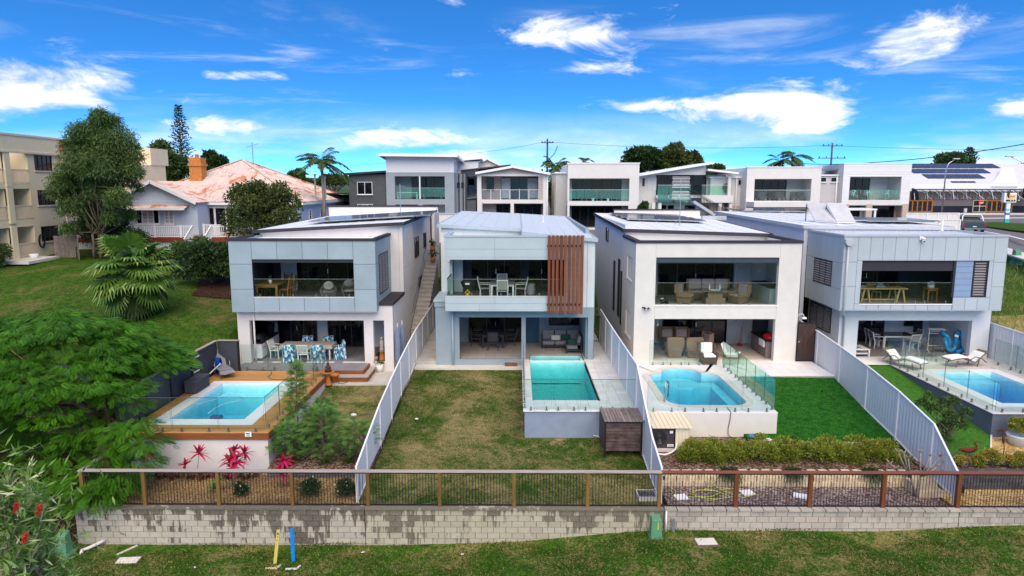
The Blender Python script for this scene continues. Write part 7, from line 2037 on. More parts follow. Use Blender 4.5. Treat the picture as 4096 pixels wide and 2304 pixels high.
bgtree('round tree rising over the restaurant roof',ZR,1705,352,2080,560,172,16,9000,LM_MID,.9,10)
bgtree('dark tree at the far right edge behind the restaurant',ZR,2470,495,2760,640,185,10,5000,LM_DARK,.9,11)
bgtree('green shrub between the off-white house and the wing-roofed house',ZB,955,810,1035,960,72,7,1800,LM_MID,.3,12,'shrub')
bgtree('glossy potted fiddle tree on the wing-roofed balcony',ZB,1735,665,1818,750,78,7,900,LM_DARK,.3,13,'shrub')
bgtree('dark hedge tree between the two back houses under the power pole',ZB,95,640,165,900,90,6,2200,LM_MID,.4,14,'shrub')
# ---- poinciana at the left edge
def bipinnate(P,D,L,npair=9):
 n=len(P);D=unit(D);up=np.tile(np.array([0,0,1.0]),(n,1))+NR.normal(size=(n,3))*.35
 Sd=unit(np.cross(D,up));Nn=unit(np.cross(Sd,D));Q,T=[],[];tone=NR.random(n)
 for i in range(npair):
  f=.12+.85*i/(npair-1);p=P+D*L[:,None]*f-Nn*(L*.16*f*f)[:,None]
  l=L*.40*(1-abs(f-.45)*.9)
  for s_ in(-1,1):
   d=unit(Sd*s_+D*.45-Nn*.18)
   Q.append(leafquads(p,d,l,L*.095,Nn));T.append(tone)
 return np.concatenate(Q),np.concatenate(T)
pt=thing('poinciana_tree','spreading poinciana tree with feathery bright green leaves at the left','tree',(-14.95,23.5,-1.7))
trunk=MB()
limb(trunk,(-14.95,23.5,-1.75),(-15.4,24.6,.35),.26,.22,.06)
PADS=[]
pr=random.Random(21)
for i in range(150):
 a=pr.uniform(0,2*math.pi);q=math.sqrt(pr.random())
 x,y=-18.7+5.0*q*math.cos(a),26.0+4.6*q*math.sin(a)
 z=3.55-2.3*q**2.4+pr.uniform(-.6,.25)
 if x<-13.9:PADS.append((x,y,z,pr.uniform(.7,1.15)))
for(u_,v_,yy_)in((120,1750,23.5),(300,1760,22.6),(480,1730,22.6),(420,1830,22.0),(250,1850,21.8),(330,1930,21.3),(180,1930,21.4),(390,2000,20.9),(250,2010,20.9),(120,1840,22.4),(540,1850,22.2),(565,1700,22.7),(600,1775,22.3),(500,1780,22.5),(430,1720,22.9),(60,1700,23.6),(480,1900,21.6),(220,1700,23.8),(40,1620,24.5),(330,1690,23.4),(160,1610,25.0),(440,1960,21.2),(100,1960,21.6),(520,1620,24.3),(60,1530,25.5)):
 p=PY(u_,v_,yy_);PADS.append((p.x,p.y,p.z,pr.uniform(.55,.85)))
for i,(x,y,z,r)in enumerate(PADS):
 if i%5==0:limb(trunk,(-15.4+R.uniform(-.1,.1),24.6,.3),(x,y,z-.45),.09,.02,.10)
limb(trunk,(-15.3,24.5,.2),(-16.8,24.6,1.2),.16,.10);limb(trunk,(-15.3,24.5,.1),(-17.6,23.6,-.1),.15,.10);limb(trunk,(-15.4,24.6,.3),(-17,27.5,1.8),.16,.08)
trunk.done('trunk',mat('poinciana_bark',(.17,.11,.075),.9,.3,8,bump=.5,bs=18),pt,smooth=True)
P,D,L=[],[],[]
for(x,y,z,r)in PADS:
 for k in range(int(105*r)):
  a=pr.uniform(0,6.283);q=r*math.sqrt(pr.random())
  out=Vector((x+q*math.cos(a)+18.2,y+q*math.sin(a)-26.2,0))
  out=out.normalized()if out.length>.1 else Vector((1,0,0))
  P.append((x+q*math.cos(a),y+q*math.sin(a),z+.16*(1-q/r)*1.2+pr.uniform(-.14,.14)))
  d=Vector((math.cos(a),math.sin(a),0))*.75+out*.55+Vector((pr.uniform(-.3,.3),-.25+pr.uniform(-.3,.3),-.22+pr.uniform(-.3,.3)))
  D.append(tuple(d));L.append(pr.uniform(.26,.42))
Q,T=bipinnate(np.array(P),np.array(D),np.array(L),8)
quads('crown',Q,LM_POIN,pt,attr=T)
# parked car glimpsed beyond the poinciana
pc=thing('parked_car','white parked car glimpsed through the poinciana branches','car',PZ(40,1700,-.5)+Vector((-1,3,0)))
cc=wl(pc)
MB().ext([(cc.x-2.2,cc.z+.35),(cc.x-2.2,cc.z+.8),(cc.x-1.2,cc.z+.95),(cc.x-.6,cc.z+1.45),(cc.x+.9,cc.z+1.45),(cc.x+1.5,cc.z+.95),(cc.x+2.2,cc.z+.85),(cc.x+2.2,cc.z+.35)],'y',cc.y-.9,cc.y+.9).done('body',WHITE,pc,bevel=.06)
MB().ext([(cc.x-1.1,cc.z+.98),(cc.x-.58,cc.z+1.38),(cc.x+.85,cc.z+1.38),(cc.x+1.35,cc.z+.98)],'y',cc.y-.91,cc.y-.9).done('side_window',PANE,pc)
for xx in(-1.4,1.4):
 for yy_ in(-.92,.72):MB().tube([(cc.x+xx,cc.y+yy_,cc.z+.33),(cc.x+xx,cc.y+yy_+.2,cc.z+.33)],.33,14).done('wheel',BLACK,pc,smooth=True)
 # ---- bottlebrush in the lower left foreground
bt=thing('bottlebrush_tree','bottlebrush with narrow leaves and red flowers in the bottom left foreground','tree',(-4.9,6.0,-3.1))
bm_=MB();bm_.tube([(-4.9,6.0,-3.2),(-4.8,6.1,1),(-4.6,6.1,4.0)],[.16,.11,.07],8)
P,D=[],[];FL=[]
tips=[(30,1900),(110,1870),(60,1960),(150,1960),(30,2040),(120,2030),(170,2080),(60,2100),(20,2160),(110,2140),(190,2200),(80,2200),(150,2260),(40,2250),(230,2240),(300,2290),(100,2295),(210,2150),(10,1980),(180,2010),(250,2300),(20,2300)]
br_=random.Random(3)
for i,(u_,v_)in enumerate(tips):
 tp=PY(u_,v_,br_.uniform(5.3,6.6));b=Vector((-4.6-br_.uniform(0,.5),6.1,tp.z-br_.uniform(.7,1.6)))
 mid=b.lerp(tp,.5)+Vector((br_.uniform(-.1,.1),br_.uniform(-.1,.1),br_.uniform(.05,.2)))
 bm_.tube([b,mid,tp],[.02,.012,.005],5);limb(bm_,(-4.6,6.1,3.6),b,.04,.02)
 for k in range(130):
  f=br_.uniform(.15,1.0);q=mid.lerp(tp,(f-.5)*2)if f>.5 else b.lerp(mid,f*2)
  dr=(tp-mid).normalized()
  P.append(tuple(q));v=Vector((br_.uniform(-1,1),br_.uniform(-1,1),br_.uniform(-.7,1)));D.append(tuple(dr*.8+v*.9))
 for k in range(60):
  v=Vector((br_.gauss(0,.22),br_.gauss(0,.22),br_.gauss(0,.2)));q=tp+v-Vector((.1,0,.15))
  P.append(tuple(q));D.append((br_.uniform(-1,1),br_.uniform(-1,.5),br_.uniform(-.6,1)))
 if i in(4,6,9):FL.append(PY(*((60,2030),(150,2040),(95,2150))[(4,6,9).index(i)],4.9))
bm_.done('trunk',BARKL,bt,smooth=True)
P,D=np.array(P),np.array(D)
quads('leaves',leafquads(P,D,0.10+.05*NR.random(len(P)),.018+.009*NR.random(len(P))),LM_BOT,bt,attr=NR.random(len(P)))
for fp_ in FL:
 n=150;z=NR.random(n);a=NR.random(n)*6.28;c=np.array(fp_)+np.stack([.02*z,np.zeros(n),-.04+.08*z],1)
 quads('flower',leafquads(c,np.stack([np.cos(a),np.sin(a),.3*NR.normal(size=n)],1),.026,.005),LM_BRUSH,bt,attr=NR.random(n))
 # ---- garden plants
def ribbon_leaf(b,d,L,w,droop,n=5,up=Vector((0,0,1))):
 out=[];d=Vector(d).normalized();s_=d.cross(up);s_=s_.normalized()if s_.length>.05 else Vector((1,0,0))
 pr_=None
 for i in range(n+1):
  f=i/n;p=Vector(b)+d*L*f-Vector((0,0,droop*L*f*f));ww=w*math.sin(math.pi*(.12+.88*f)**.75)*.5+.002
  c=(p-s_*ww,p+s_*ww)
  if pr_:out.append([pr_[0],pr_[1],c[1],c[0]])
  pr_=c
 return out
def rosette(c,n,L,w,e0,e1,droop,rr):
 q=[]
 for i in range(n):
  a=i*2.4+rr.uniform(-.3,.3);e=rad(rr.uniform(e0,e1));d=(math.cos(a)*math.cos(e),math.sin(a)*math.cos(e),math.sin(e))
  q+=ribbon_leaf(c,d,L*rr.uniform(.75,1.15),w,droop)
 return q
def strap_plant(name,label,cat,base,heads,lm,n,L,w,e=(25,85),droop=.25,group=None,seed=1,stem=BARKL):
 rr=random.Random(seed);t=thing(name,label,cat,base,group=group);Q=[];T=[]
 m_=MB()
 for hd_ in heads:
  h=Vector(hd_[:3]);k=hd_[3]if len(hd_)>3 else 1
  m_.tube([Vector(base),Vector(base).lerp(h,.6)+Vector((.03,0,0)),h],.012,5)
  q=rosette(h,n,L*k,w*k,e[0],e[1],droop,rr);Q+=q
 m_.done('stem',stem,t,smooth=True)
 T=np.repeat([rr.random()for _ in range(len(Q)//5+1)],5)[:len(Q)]
 quads('leaves',np.array([[tuple(p)for p in q]for q in Q]),lm,t,attr=T)
 return t
ZG=zc(0,1700,2.342);ZF=zc(900,1700,2.342)
CORD=[('red cordyline on a bare stem, furthest left by the white deck wall',ZG,(1350,480),[(1385,275,1.0)],22.75),('short red cordyline between the two tall-stemmed ones',ZG,(1735,500),[(1735,375,.75)],22.6),('red cordyline on a tall bare stem, second from the left',ZG,(1820,480),[(1865,265,1.0)],22.8),('bushy many-headed red cordyline in the middle of the bed',ZG,(2185,560),[(2195,240,.9),(2180,300,1.0),(2150,345,1.0),(2215,350,1.0),(2180,400,.9)],22.3),('red cordyline leaning out behind the bushy one',ZG,(2260,480),[(2290,265,.95)],22.8),('upright crimson cordyline beside the deck corner',ZF,(535,600),[(550,330,1.05),(545,400,1.0),(530,460,.95)],22.3)]
for i,(lab,zf,b,hs,y)in enumerate(CORD):
 bp=PY(*zf(*b),y);heads=[(*PY(*zf(a,c),y),k)for a,c,k in hs]
 strap_plant('cordyline',lab,'plant',(bp.x,y,slope(0,y,-1.575,-1.45,21.1,23.2)),heads,LM_RED,25,.46,.085,(-25,88),.3,'red cordylines',i+1)
for i in range(8):
 x=-13.1+i*.52+R.uniform(-.1,.1)
 lab=['bromeliad clump at the left end of the row by the white wall','bromeliad clump second from the left by the white wall','bromeliad clump third from the left by the white wall','bromeliad clump fourth from the left by the white wall','bromeliad clump fifth from the left by the white wall','bromeliad clump sixth from the left by the white wall','bromeliad clump seventh from the left by the white wall','bromeliad clump at the right end of the row by the white wall'][i]
 strap_plant('bromeliad','dark red '+lab,'plant',(x,23.05,-1.5),[(x+dx_,23.05+dy_,-1.48,1)for dx_,dy_ in((0,0),(.2,.1),(-.18,-.08))],LM_BROM,16,.30,.05,(15,75),.3,'dark red bromeliads',20+i)
for i,(u_,v_,lab)in enumerate(((1305,620,'broad-leaved green plant behind the second fence post'),(2010,560,'broad-leaved green plant behind the third fence post'))):
 p=PY(*ZG(u_,v_),21.9);strap_plant('green_plant',lab,'plant',(p.x,21.9,-1.53),[(p.x,21.9,-1.35,1),(p.x+.1,22.0,-1.15,.9)],LM_FERN,12,.42,.11,(20,80),.4,'green leafy plants',40+i)
def bush(label,c,r,n,lm,L=.06,W=.04,flowers=None,nf=60,group=None,name='bush',cat='bush',seed=1):
 t=thing(name,label,cat,(c[0],c[1],c[2]-r[2]),group=group)
 cl=blob_clumps(c,r,9,.55,seed)
 P,d=clump_points(cl,n,.35);D=d+NR.normal(size=(n,3))*.6
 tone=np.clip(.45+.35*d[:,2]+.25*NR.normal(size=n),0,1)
 quads('leaves',leafquads(P,D,L*(.7+.6*NR.random(n)),W),lm,t,attr=tone)
 if flowers:
  P,d=clump_points(cl,nf,.98);D=d+NR.normal(size=(nf,3))*.4
  a=leafquads(P+d*.02,D,.045,.04,d);b=leafquads(P+d*.02,-D,.045,.04,d)
  quads('flowers',np.concatenate([a,b]),flowers,t,attr=NR.random(2*nf))
 MB().tube([(c[0],c[1],c[2]-r[2]),(c[0],c[1],c[2])],.02,5).done('stem',BARK,t)
 return t
for i,(u_,v_,zf,rr_,lab)in enumerate(((1000,590,ZG,.34,'low white-flowered bush in the left corner of the mulch bed'),(2245,620,ZG,.28,'small white-flowered bush below the bushy cordyline'),(770,610,ZF,.42,'wide white-flowered bush right of the fourth fence post'),(1140,615,ZF,.40,'white-flowered bush at the right end of the mulch bed'))):
 p=PY(*zf(u_,v_),21.75)
 bush(lab,(p.x,21.75,-1.53+rr_*.75),(rr_,rr_*.8,rr_*.75),1500,LM_DARK,.07,.045,LM_WHITE,26,'white-flowered bushes',seed=i+1)
 # feathery shrubs right of the deck
for i,(lab,top,r,sx_)in enumerate((('tall feathery shrub leaning beside the deck glass',(705,100),.7,1),('feathery shrub behind the tall one, lower',(880,500),.6,1),('broad feathery shrub in the middle of the garden bed',(1010,760),.8,1),('feathery shrub close to the white fence',(1240,830),.75,1),('low feathery shrub beside the deck corner',(660,830),.6,1))):
 Z1=zc(800,1400,1.0)
 pos=[((1185,1440),1860,24.6),((1290,1590),1850,25.2),((1290,1620),1880,24.0),((1420,1690),1880,24.2),((1150,1690),1870,23.9)][i]
 tp=PY(*pos[0],pos[2]);bz_=-1.15
 h=tp.z-bz_;t=thing('feathery_shrub',lab,'shrub',(tp.x,pos[2],bz_),group='feathery shrubs beside the deck')
 sm=MB();P,D,L=[],[],[];rr=random.Random(60+i)
 nb=int(26+h*14)
 lean=R.uniform(-.1,.1)
 sm.tube([(tp.x,pos[2],bz_),(tp.x+lean,pos[2],bz_+h*.5),(tp.x,pos[2],tp.z-.1)],[.035,.02,.008],5)
 for k in range(nb):
  f=.06+.92*k/nb;a=k*2.4+rr.uniform(-.4,.4);reach=(r*1.15*math.sin(math.pi*min(1,f*.8+.18))if i else.55*(1.05-f)+.10)*rr.uniform(.7,1.1)
  b0=Vector((tp.x+lean*math.sin(math.pi*f),pos[2],bz_+h*f));e_=b0+Vector((math.cos(a)*reach,math.sin(a)*reach,reach*.35))
  sm.tube([b0,e_],.006,4)
  for s_ in range(12):
   g_=rr.uniform(.25,1.05);q=b0.lerp(e_,g_)
   P.append(tuple(q));D.append((math.cos(a)+rr.uniform(-.8,.8),math.sin(a)+rr.uniform(-.8,.8),rr.uniform(-.3,.7)));L.append(rr.uniform(.16,.28))
 sm.done('stems',BARK,t)
 Q,T=bipinnate(np.array(P),np.array(D),np.array(L),7)
 quads('foliage',Q,LM_FERN,t,attr=T)
for i,(x,y,lab)in enumerate(((-8.3,23.7,'grassy tuft beside the deck wall corner'),(-7.0,23.6,'grassy tuft in the middle of the garden bed'),(-6.2,23.7,'grassy tuft near the white fence'))):
 strap_plant('grass_tuft',lab,'plant',(x,y,-1.22),[(x,y,-1.2,1),(x+.12,y+.1,-1.2,1)],LM_MID,40,.6,.02,(35,85),.5,'grassy tufts',80+i)
 # long hedge of lot 3, one plant after another grown together
hg=thing('hedge','long clipped yellow-green hedge with orange flowers behind the red-railed fence','hedge',(9.9,24.0,-1.15))
cl=[]
hr_=random.Random(9)
for i in range(34):
 x=6.1+i*.235
 for k in range(3):cl.append(((x+hr_.uniform(-.1,.1),24.0+hr_.uniform(-.42,.42),-.82+hr_.uniform(-.22,.26)),(.30,.32,.27)))
n=42000;P,d=clump_points(cl,n,.5);D=d+NR.normal(size=(n,3))*.55+np.array([0,0,.25])
tone=np.clip(.30+.55*(P[:,2]+.95)/.7+.2*NR.normal(size=n),0,1)  # light painted into the leaf colour: bright top, shaded underside
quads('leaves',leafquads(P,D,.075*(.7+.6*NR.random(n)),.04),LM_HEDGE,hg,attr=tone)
P,d=clump_points(cl,46,1.0);P=np.repeat(P+d*.03,9,0);D=NR.normal(size=(len(P),3));quads('flowers',leafquads(P,D,.055,.03),LM_ORANGE,hg,attr=NR.random(len(P)))
sm=MB()
for i in range(17):sm.tube([(6.2+i*.47,24,-1.15),(6.2+i*.47,24,-.7)],.025,5)
sm.done('stems',BARK,hg)
# weeping dark tussocks over the limestone blocks
for i,(u_,lab)in enumerate(((2920,'dark weeping tussock hanging over the limestone, left one'),(3180,'dark weeping tussock hanging over the limestone, middle one'),(3490,'dark weeping tussock hanging over the limestone, right one'))):
 p=PY(u_,1900,22.75);n=2600;a=NR.random(n)*6.28;r=.42*np.sqrt(NR.random(n))
 t=thing('tussock',lab,'plant',(p.x,22.8,-1.1),group='weeping tussocks')
 Q=[]
 rr=random.Random(i)
 for k in range(420):
  a=rr.uniform(0,6.28);e=rad(rr.uniform(15,80));Q+=ribbon_leaf((p.x+rr.uniform(-.22,.22),22.85+rr.uniform(-.15,.15),-1.1),(math.cos(a)*math.cos(e),math.sin(a)*math.cos(e),math.sin(e)),rr.uniform(.35,.6),.014,rr.uniform(.8,1.5),4)
 quads('blades',np.array([[tuple(q)for q in f]for f in Q]),LM_DARK,t,attr=np.repeat(NR.random(420),4)*.5)
p=PY(*zc(2550,1350,2.635)(1610,1080),24.9)
bush('rose bush with pale pink flowers at the turf edge',(p.x,24.9,-.85),(.35,.25,.28),900,LM_MID,.07,.045,LM_WHITE,5,seed=30)
# lot 4: yellow shrubs, small tree, bare frangipani
ZD=zc(2900,1500,1.802)
for i,(u_,v_,r,lab)in enumerate(((1705,615,.24,'yellow-green ball shrub nearest the grey fence'),(1822,608,.26,'yellow-green ball shrub below the rusty heron'),(1930,608,.36,'largest yellow-green ball shrub with red base leaves'),(2055,615,.24,'yellow-green ball shrub right of the rusty stake'),(2150,600,.30,'yellow-green ball shrub at the right edge'))):
 p=PY(*ZD(u_,v_),23.1);bush(lab,(p.x,23.1,-1.0+r*.85),(r,r,r*.85),1500,LM_YEL,.07,.04,None,0,'yellow-green ball shrubs','ball_shrub',seed=40+i)
tp=PY(*ZD(1590,480),24.6)
tree('citrus_tree','small glossy-leaved young tree on the light green turf',(tp.x+.15,24.7,-1.0),[((PY(*ZD(a,b),24.7).x,24.7+dy_,PY(*ZD(a,b),24.7).z),(r,r,r*.8))for a,b,r,dy_ in((1470,150,.16,0),(1430,210,.2,.1),(1500,240,.24,-.1),(1590,210,.22,.1),(1670,200,.22,.2),(1740,270,.22,0),(1600,290,.28,-.2),(1680,340,.26,.1),(1720,370,.2,.1),(1600,380,.24,.1),(1580,460,.22,0))],2600,.11,.055,LM_MID,BARK,.035,.35,1,cat='tree',droop=.1)
t=thing('frangipani','leafless frangipani with forked grey branches in front of the grey fence','tree',(*PY(*ZD(1385,850),21.9).xy,-1.57))
m_=MB();b0=wl(t)
mid_=[PY(*ZD(1340,740),21.9),PY(*ZD(1410,730),21.9)]
for q in mid_:m_.tube([b0,b0.lerp(q,.5),q],[.06,.05,.04],7)
fg=random.Random(5)
for(a,b,k)in((1190,640,0),(1250,560,0),(1240,680,0),(1320,600,0),(1290,570,0),(1410,560,1),(1480,580,1),(1550,590,1),(1600,600,1),(1640,650,1),(1530,660,1)):
 e_=PY(*ZD(a,b),21.9+fg.uniform(-.4,.4));q=mid_[k].lerp(e_,.55)+Vector((0,0,-.06))
 m_.tube([mid_[k],q,e_],[.035,.028,.022],6)
 for s_ in(-1,1):m_.tube([e_,e_+Vector((s_*fg.uniform(.06,.12),fg.uniform(-.05,.05),fg.uniform(.08,.15)))],[.022,.016],6)
m_.done('branches',BARKL,t,smooth=True)
n=14;e_=PY(*ZD(1555,580),21.9);quads('buds',leafquads(np.tile(np.array(e_),(n,1)),NR.normal(size=(n,3)),.06,.03),LM_BRUSH,t,attr=NR.random(n))
# ---- loose grass blades on the park strip and the lawns (uncountable)
def blades(name,n,rect,zf,h,label,mt,dens=None):
 x=rect[0]+(rect[1]-rect[0])*NR.random(n);y=rect[2]+(rect[3]-rect[2])*NR.random(n)
 keep=NR.random(n)<(.5+.5*np.sin(x*1.7+2*np.sin(y*.9))*np.cos(y*1.3+x*.4));x,y=x[keep],y[keep];n=len(x)
 z=np.array([zf(a,b)for a,b in zip(x,y)]);P=np.stack([x,y,z-.01],1)
 D=np.stack([NR.normal(size=n)*.6,NR.normal(size=n)*.6,np.ones(n)],1)
 quads(name,leafquads(P,D,h*(.6+.8*NR.random(n)),.022,unit(np.stack([NR.normal(size=n),-1+.3*NR.normal(size=n),np.zeros(n)],1))),mt,None,attr=NR.random(n),kind='stuff',label=label,cat='grass')
LM_BLADE=leafmat('grass_blade',(.02,.065,.005),(.07,.14,.012),(.38,.29,.12),.3,.7)
LM_BLADEH=leafmat('long_grass_blade',(.08,.15,.02),(.20,.28,.06),(.45,.36,.14),.3,.7)
def parkz(x,y):
 return hz(x,y)+.05*math.sin(x*1.3+y)+.04*math.sin(x*.47-y*1.9)
blades('grass',120000,(-18,20,17.3,20.95),parkz,.07,'short green and straw grass blades on the park strip',LM_BLADE)
blades('grass',70000,(-5.2,4.8,21.3,33.5),lambda x,y:slope(x,y)if not(x>.2 and y>26)else-9,.045,'short grass blades on the sloping back lawn',LM_BLADE)
blades('grass',16000,(24.9,40,34,48),lambda x,y:hz(x,y),.45,'long dry grass on the bank right of the last house',LM_BLADEH)
# ---------------------------------------------------------------- furniture
def chair(name,label,fr,sm,w=.54,d=.52,sh=.44,bh=.98,arms=True,slats=0,lg=.032,group=None,cushion=None,lean=.12):
 t=thing(name,label,'chair',(0,0,0),group=group)
 MB().box(-w/2+lg,w/2-lg,-d/2,d/2,sh-.03,sh+(.0 if cushion else.01)).done('seat',sm,t,bevel=.01)
 if cushion:MB().box(-w/2+lg,w/2-lg,-d/2,d/2-.02,sh+.002,sh+.09).done('cushion',cushion,t,bevel=.03)
 a,b=Vector((0,d/2-.02,sh+.06)),Vector((0,d/2+lean,bh))
 bk_=MB()
 for s_ in(-1,1):bk_.bar(a+Vector((s_*(w/2-lg/2),0,-.1)),b+Vector((s_*(w/2-lg/2),0,0)),lg,lg,up=(0,1,0))
 bk_.bar(b+Vector((-w/2,0,0)),b+Vector((w/2,0,0)),lg,lg)
 bf=bk_.done('back_frame',fr,t)
 if slats:
  for i in range(slats):
   x=(-w/2+lg)+(w-2*lg)*(i+.5)/slats
   MB().bar(a+Vector((x,0,0)),b+Vector((x,0,0)),(w-2*lg)/slats*.62,.016,up=(0,1,0)).done('slat',sm,bf)
 else:
  MB().bar(a,b-Vector((0,.004,.02)),w-2*lg,.025 if not cushion else.09,up=(0,1,0)).done('backrest',sm if not cushion else cushion,t,bevel=.012 if not cushion else.03)
 for sx_ in(-1,1):
  for sy_ in(-1,1):
   MB().bar((sx_*(w/2-lg/2),sy_*(d/2-lg/2),0),(sx_*(w/2-lg/2),sy_*(d/2-lg/2)*.94,sh),lg,lg,up=(0,1,0)).done('leg',fr,t)
  if arms:
   MB().bar((sx_*(w/2+.0),-d/2+.02,sh+.22),(sx_*(w/2+.0),d/2+.02,sh+.25),.045,.025).bar((sx_*w/2,-d/2+.03,sh-.02),(sx_*w/2,-d/2+.03,sh+.22),lg,lg,up=(0,1,0)).done('armrest',fr,t)
 return t
def table(name,label,top,fr,w,d,h=.74,th=.04,lg=.07,leg_in=.03,group=None):
 t=thing(name,label,'table',(0,0,0),group=group)
 MB().box(-w/2,w/2,-d/2,d/2,h-th,h).done('table_top',top,t,bevel=.006)
 for sx_ in(-1,1):
  for sy_ in(-1,1):
   x,y=sx_*(w/2-leg_in-lg/2),sy_*(d/2-leg_in-lg/2)
   MB().box(x-lg/2,x+lg/2,y-lg/2,y+lg/2,0,h-th).done('leg',fr,t)
 MB().box(-w/2+.1,w/2-.1,-d/2+.05,-d/2+.07,h-th-.09,h-th).box(-w/2+.1,w/2-.1,d/2-.07,d/2-.05,h-th-.09,h-th).done('apron',fr,t)
 return t
def multi(src,spots):
 for i,(p,rz,lab)in enumerate(spots):
  o=src if i==0 else copy_tree(src)
  put(o,p,rz,lab)
N_,E_,W_,S_=math.pi,math.pi/2,-math.pi/2,0.0
F1=zr(Z3,700,702,33.0)-.28;F2=zr(Z4,700,700,33.2)-.26;F3=zr(Z5,1000,762,34.0)-.165;F4=zr(Z6,950,752,33.6)-.165
# ---- house 1 upper balcony
tx=PY(*Z3(520,620),34.6).x
put(table('dining_table','timber dining table on the blue-panelled balcony',TEAK,TEAK,1.15,1.9,.76,.05,.1),(tx,34.75,F1))
multi(chair('dining_chair','',TEAK,TEAK,.46,.46,.45,1.08,False,6,.045,'timber chairs on the blue-panelled balcony',lean=.1),[((tx+.72,34.45,F1),W_,'golden timber chair at the right front of the balcony table'),((tx+.78,35.1,F1),W_,'golden timber chair at the right rear of the balcony table')])
multi(chair('dining_chair','',TEAKD,TEAKD,.46,.46,.45,1.08,False,6,.045,'timber chairs on the blue-panelled balcony',lean=.1),[((tx-.62,34.5,F1),E_,'dark timber chair at the left front of the balcony table'),((tx-.58,35.15,F1),E_,'dark timber chair at the left rear of the balcony table'),((tx+.3,36.0,F1),S_,'dark timber chair at the far end of the balcony table')])
def potplant(label,loc,r,h,pm,lm,n,L,up=.5,name='potted_plant'):
 t=thing(name,label,'potted plant',loc)
 l=wl(t);MB().lathe([(r*.7,0),(r,h),(r*.9,h),(r*.85,h*.85)],l,14).done('pot',pm,t,smooth=True)
 P=np.tile(np.array(l)+np.array([0,0,h]),(n,1))+NR.normal(size=(n,3))*np.array([r*.5,r*.5,L*.5])+np.array([0,0,L*.5])
 D=NR.normal(size=(n,3))+np.array([0,0,up]);quads('foliage',leafquads(P,D,L,L*.35),lm,t,attr=NR.random(n))
 return t
potplant('small plant in a white pot on the timber balcony table',(tx+.05,34.3,F1+.76),.09,.2,CUSHW,LM_MID,40,.13)
potplant('plant in a white pot at the left end of the blue-panelled balcony',(PY(*Z3(415,680),33.9).x,33.7,F1),.11,.2,CUSHW,LM_MID,50,.12)
def wire_chair(label,loc,rz):
 t=thing('wire_chair',label,'chair',(0,0,0),group='round wire chairs');m_=MB()
 for i in range(17):
  a=rad(-30+240*i/16);hgt=.45+.42*max(0,math.sin(a))**1.2
  m_.tube([(.30*math.cos(a),.30*math.sin(a),.02),(.38*math.cos(a),.38*math.sin(a),hgt*.6),(.42*math.cos(a),.42*math.sin(a),hgt)],.008,5)
 for z in range(9):
  f=(z+1)/10
  m_.tube([((.30+.12*f)*math.cos(rad(-30+240*i/16)),(.30+.12*f)*math.sin(rad(-30+240*i/16)),f*(.45+.42*max(0,math.sin(rad(-30+240*i/16)))**1.2))for i in range(17)],.006,4,cap=False)
 m_.done('wire_shell',mat('grey_wire',(.28,.25,.24),.5),t)
 MB().ell((0,-.02,.36),(.33,.33,.07),14,6).done('seat_cushion',CUSH,t,smooth=True)
 MB().ell((0,.3,.70),(.26,.08,.22),12,8,rotx(.25)).done('back_cushion',CUSH,t,smooth=True)
 put(t,loc,rz)
wire_chair('round wire chair with cushions seen from behind on the blue-panelled balcony',(PY(*Z3(930,660),34.3).x,34.3,F1),rad(200))
wire_chair('round wire chair with patterned cushion at the right end of the balcony',(PY(*Z3(1085,660),34.6).x,34.6,F1),rad(20))
# ---- house 1 patio
tc=PZ(*Z3(785,1040),.75)
t=thing('patio_table','long patio table under a beige cloth in the white house patio','table',(tc.x,tc.y,0))
MB().box(tc.x-1.35,tc.x+1.35,tc.y-.5,tc.y+.5,.70,.76).done('tablecloth',mat('beige_cloth',(.42,.37,.31),.9,.06,4),t,bevel=.02)
MB().box(tc.x-1.36,tc.x+1.36,tc.y-.515,tc.y-.505,.58,.72).box(tc.x-1.365,tc.x-1.355,tc.y-.5,tc.y+.5,.58,.72).box(tc.x+1.355,tc.x+1.365,tc.y-.5,tc.y+.5,.58,.72).done('cloth_drop',MT['beige_cloth'],t)
for sx_ in(-1.2,1.2):
 for sy_ in(-.4,.4):MB().box(tc.x+sx_-.03,tc.x+sx_+.03,tc.y+sy_-.03,tc.y+sy_+.03,0,.7).done('leg',PLASW,t)
def covered_chair():
 t=thing('covered_chair','','chair',(0,0,0),group='chairs in blue leaf-print covers');m_=MB()
 prof=[(-.30,0),(-.29,.46),(.06,.50),(.16,.92),(.24,.96),(.31,.88),(.33,0)]
 m_.ext([(p[0],p[1])for p in prof],'x',-.29,.29);m_.done('cover',PRINT,t,bevel=.05)
 for s_ in(-.295,.295):MB().box(s_-.025,s_+.025,-.26,.2,.5,.66).done('arm_cover',PRINT,t,bevel=.025)
 return t
multi(covered_chair(),[((tc.x-.68,tc.y-.85,0),N_,'leaf-print covered chair at the front left of the patio table'),((tc.x+.78,tc.y-.9,0),N_,'leaf-print covered chair at the front right of the patio table'),((tc.x+1.65,tc.y-.15,0),W_+.3,'leaf-print covered chair at the right end of the patio table'),((tc.x-.35,tc.y+.85,0),S_,'leaf-print covered chair behind the patio table, left'),((tc.x+.75,tc.y+.85,0),S_,'leaf-print covered chair behind the patio table, right')])
multi(chair('plastic_chair','',PLASW,PLASW,.55,.5,.43,.92,True,7,.045,'cream plastic patio chairs'),[((tc.x+.02,tc.y-.8,0),N_,'cream plastic chair in the middle of the front side'),((tc.x-1.65,tc.y,0),E_-.2,'cream plastic chair at the left end of the patio table')])
kt=thing('outdoor_kitchen','white outdoor kitchen cabinet with black barbecue at the patio left wall','kitchen bench',(-13.4,35.2,0))
MB().box(-13.74,-13.05,34.0,36.6,.1,.86).done('cabinet',WHITE,kt);MB().box(-13.74,-13.0,33.95,36.65,.861,.92).done('bench_top',BLACK,kt,bevel=.01)
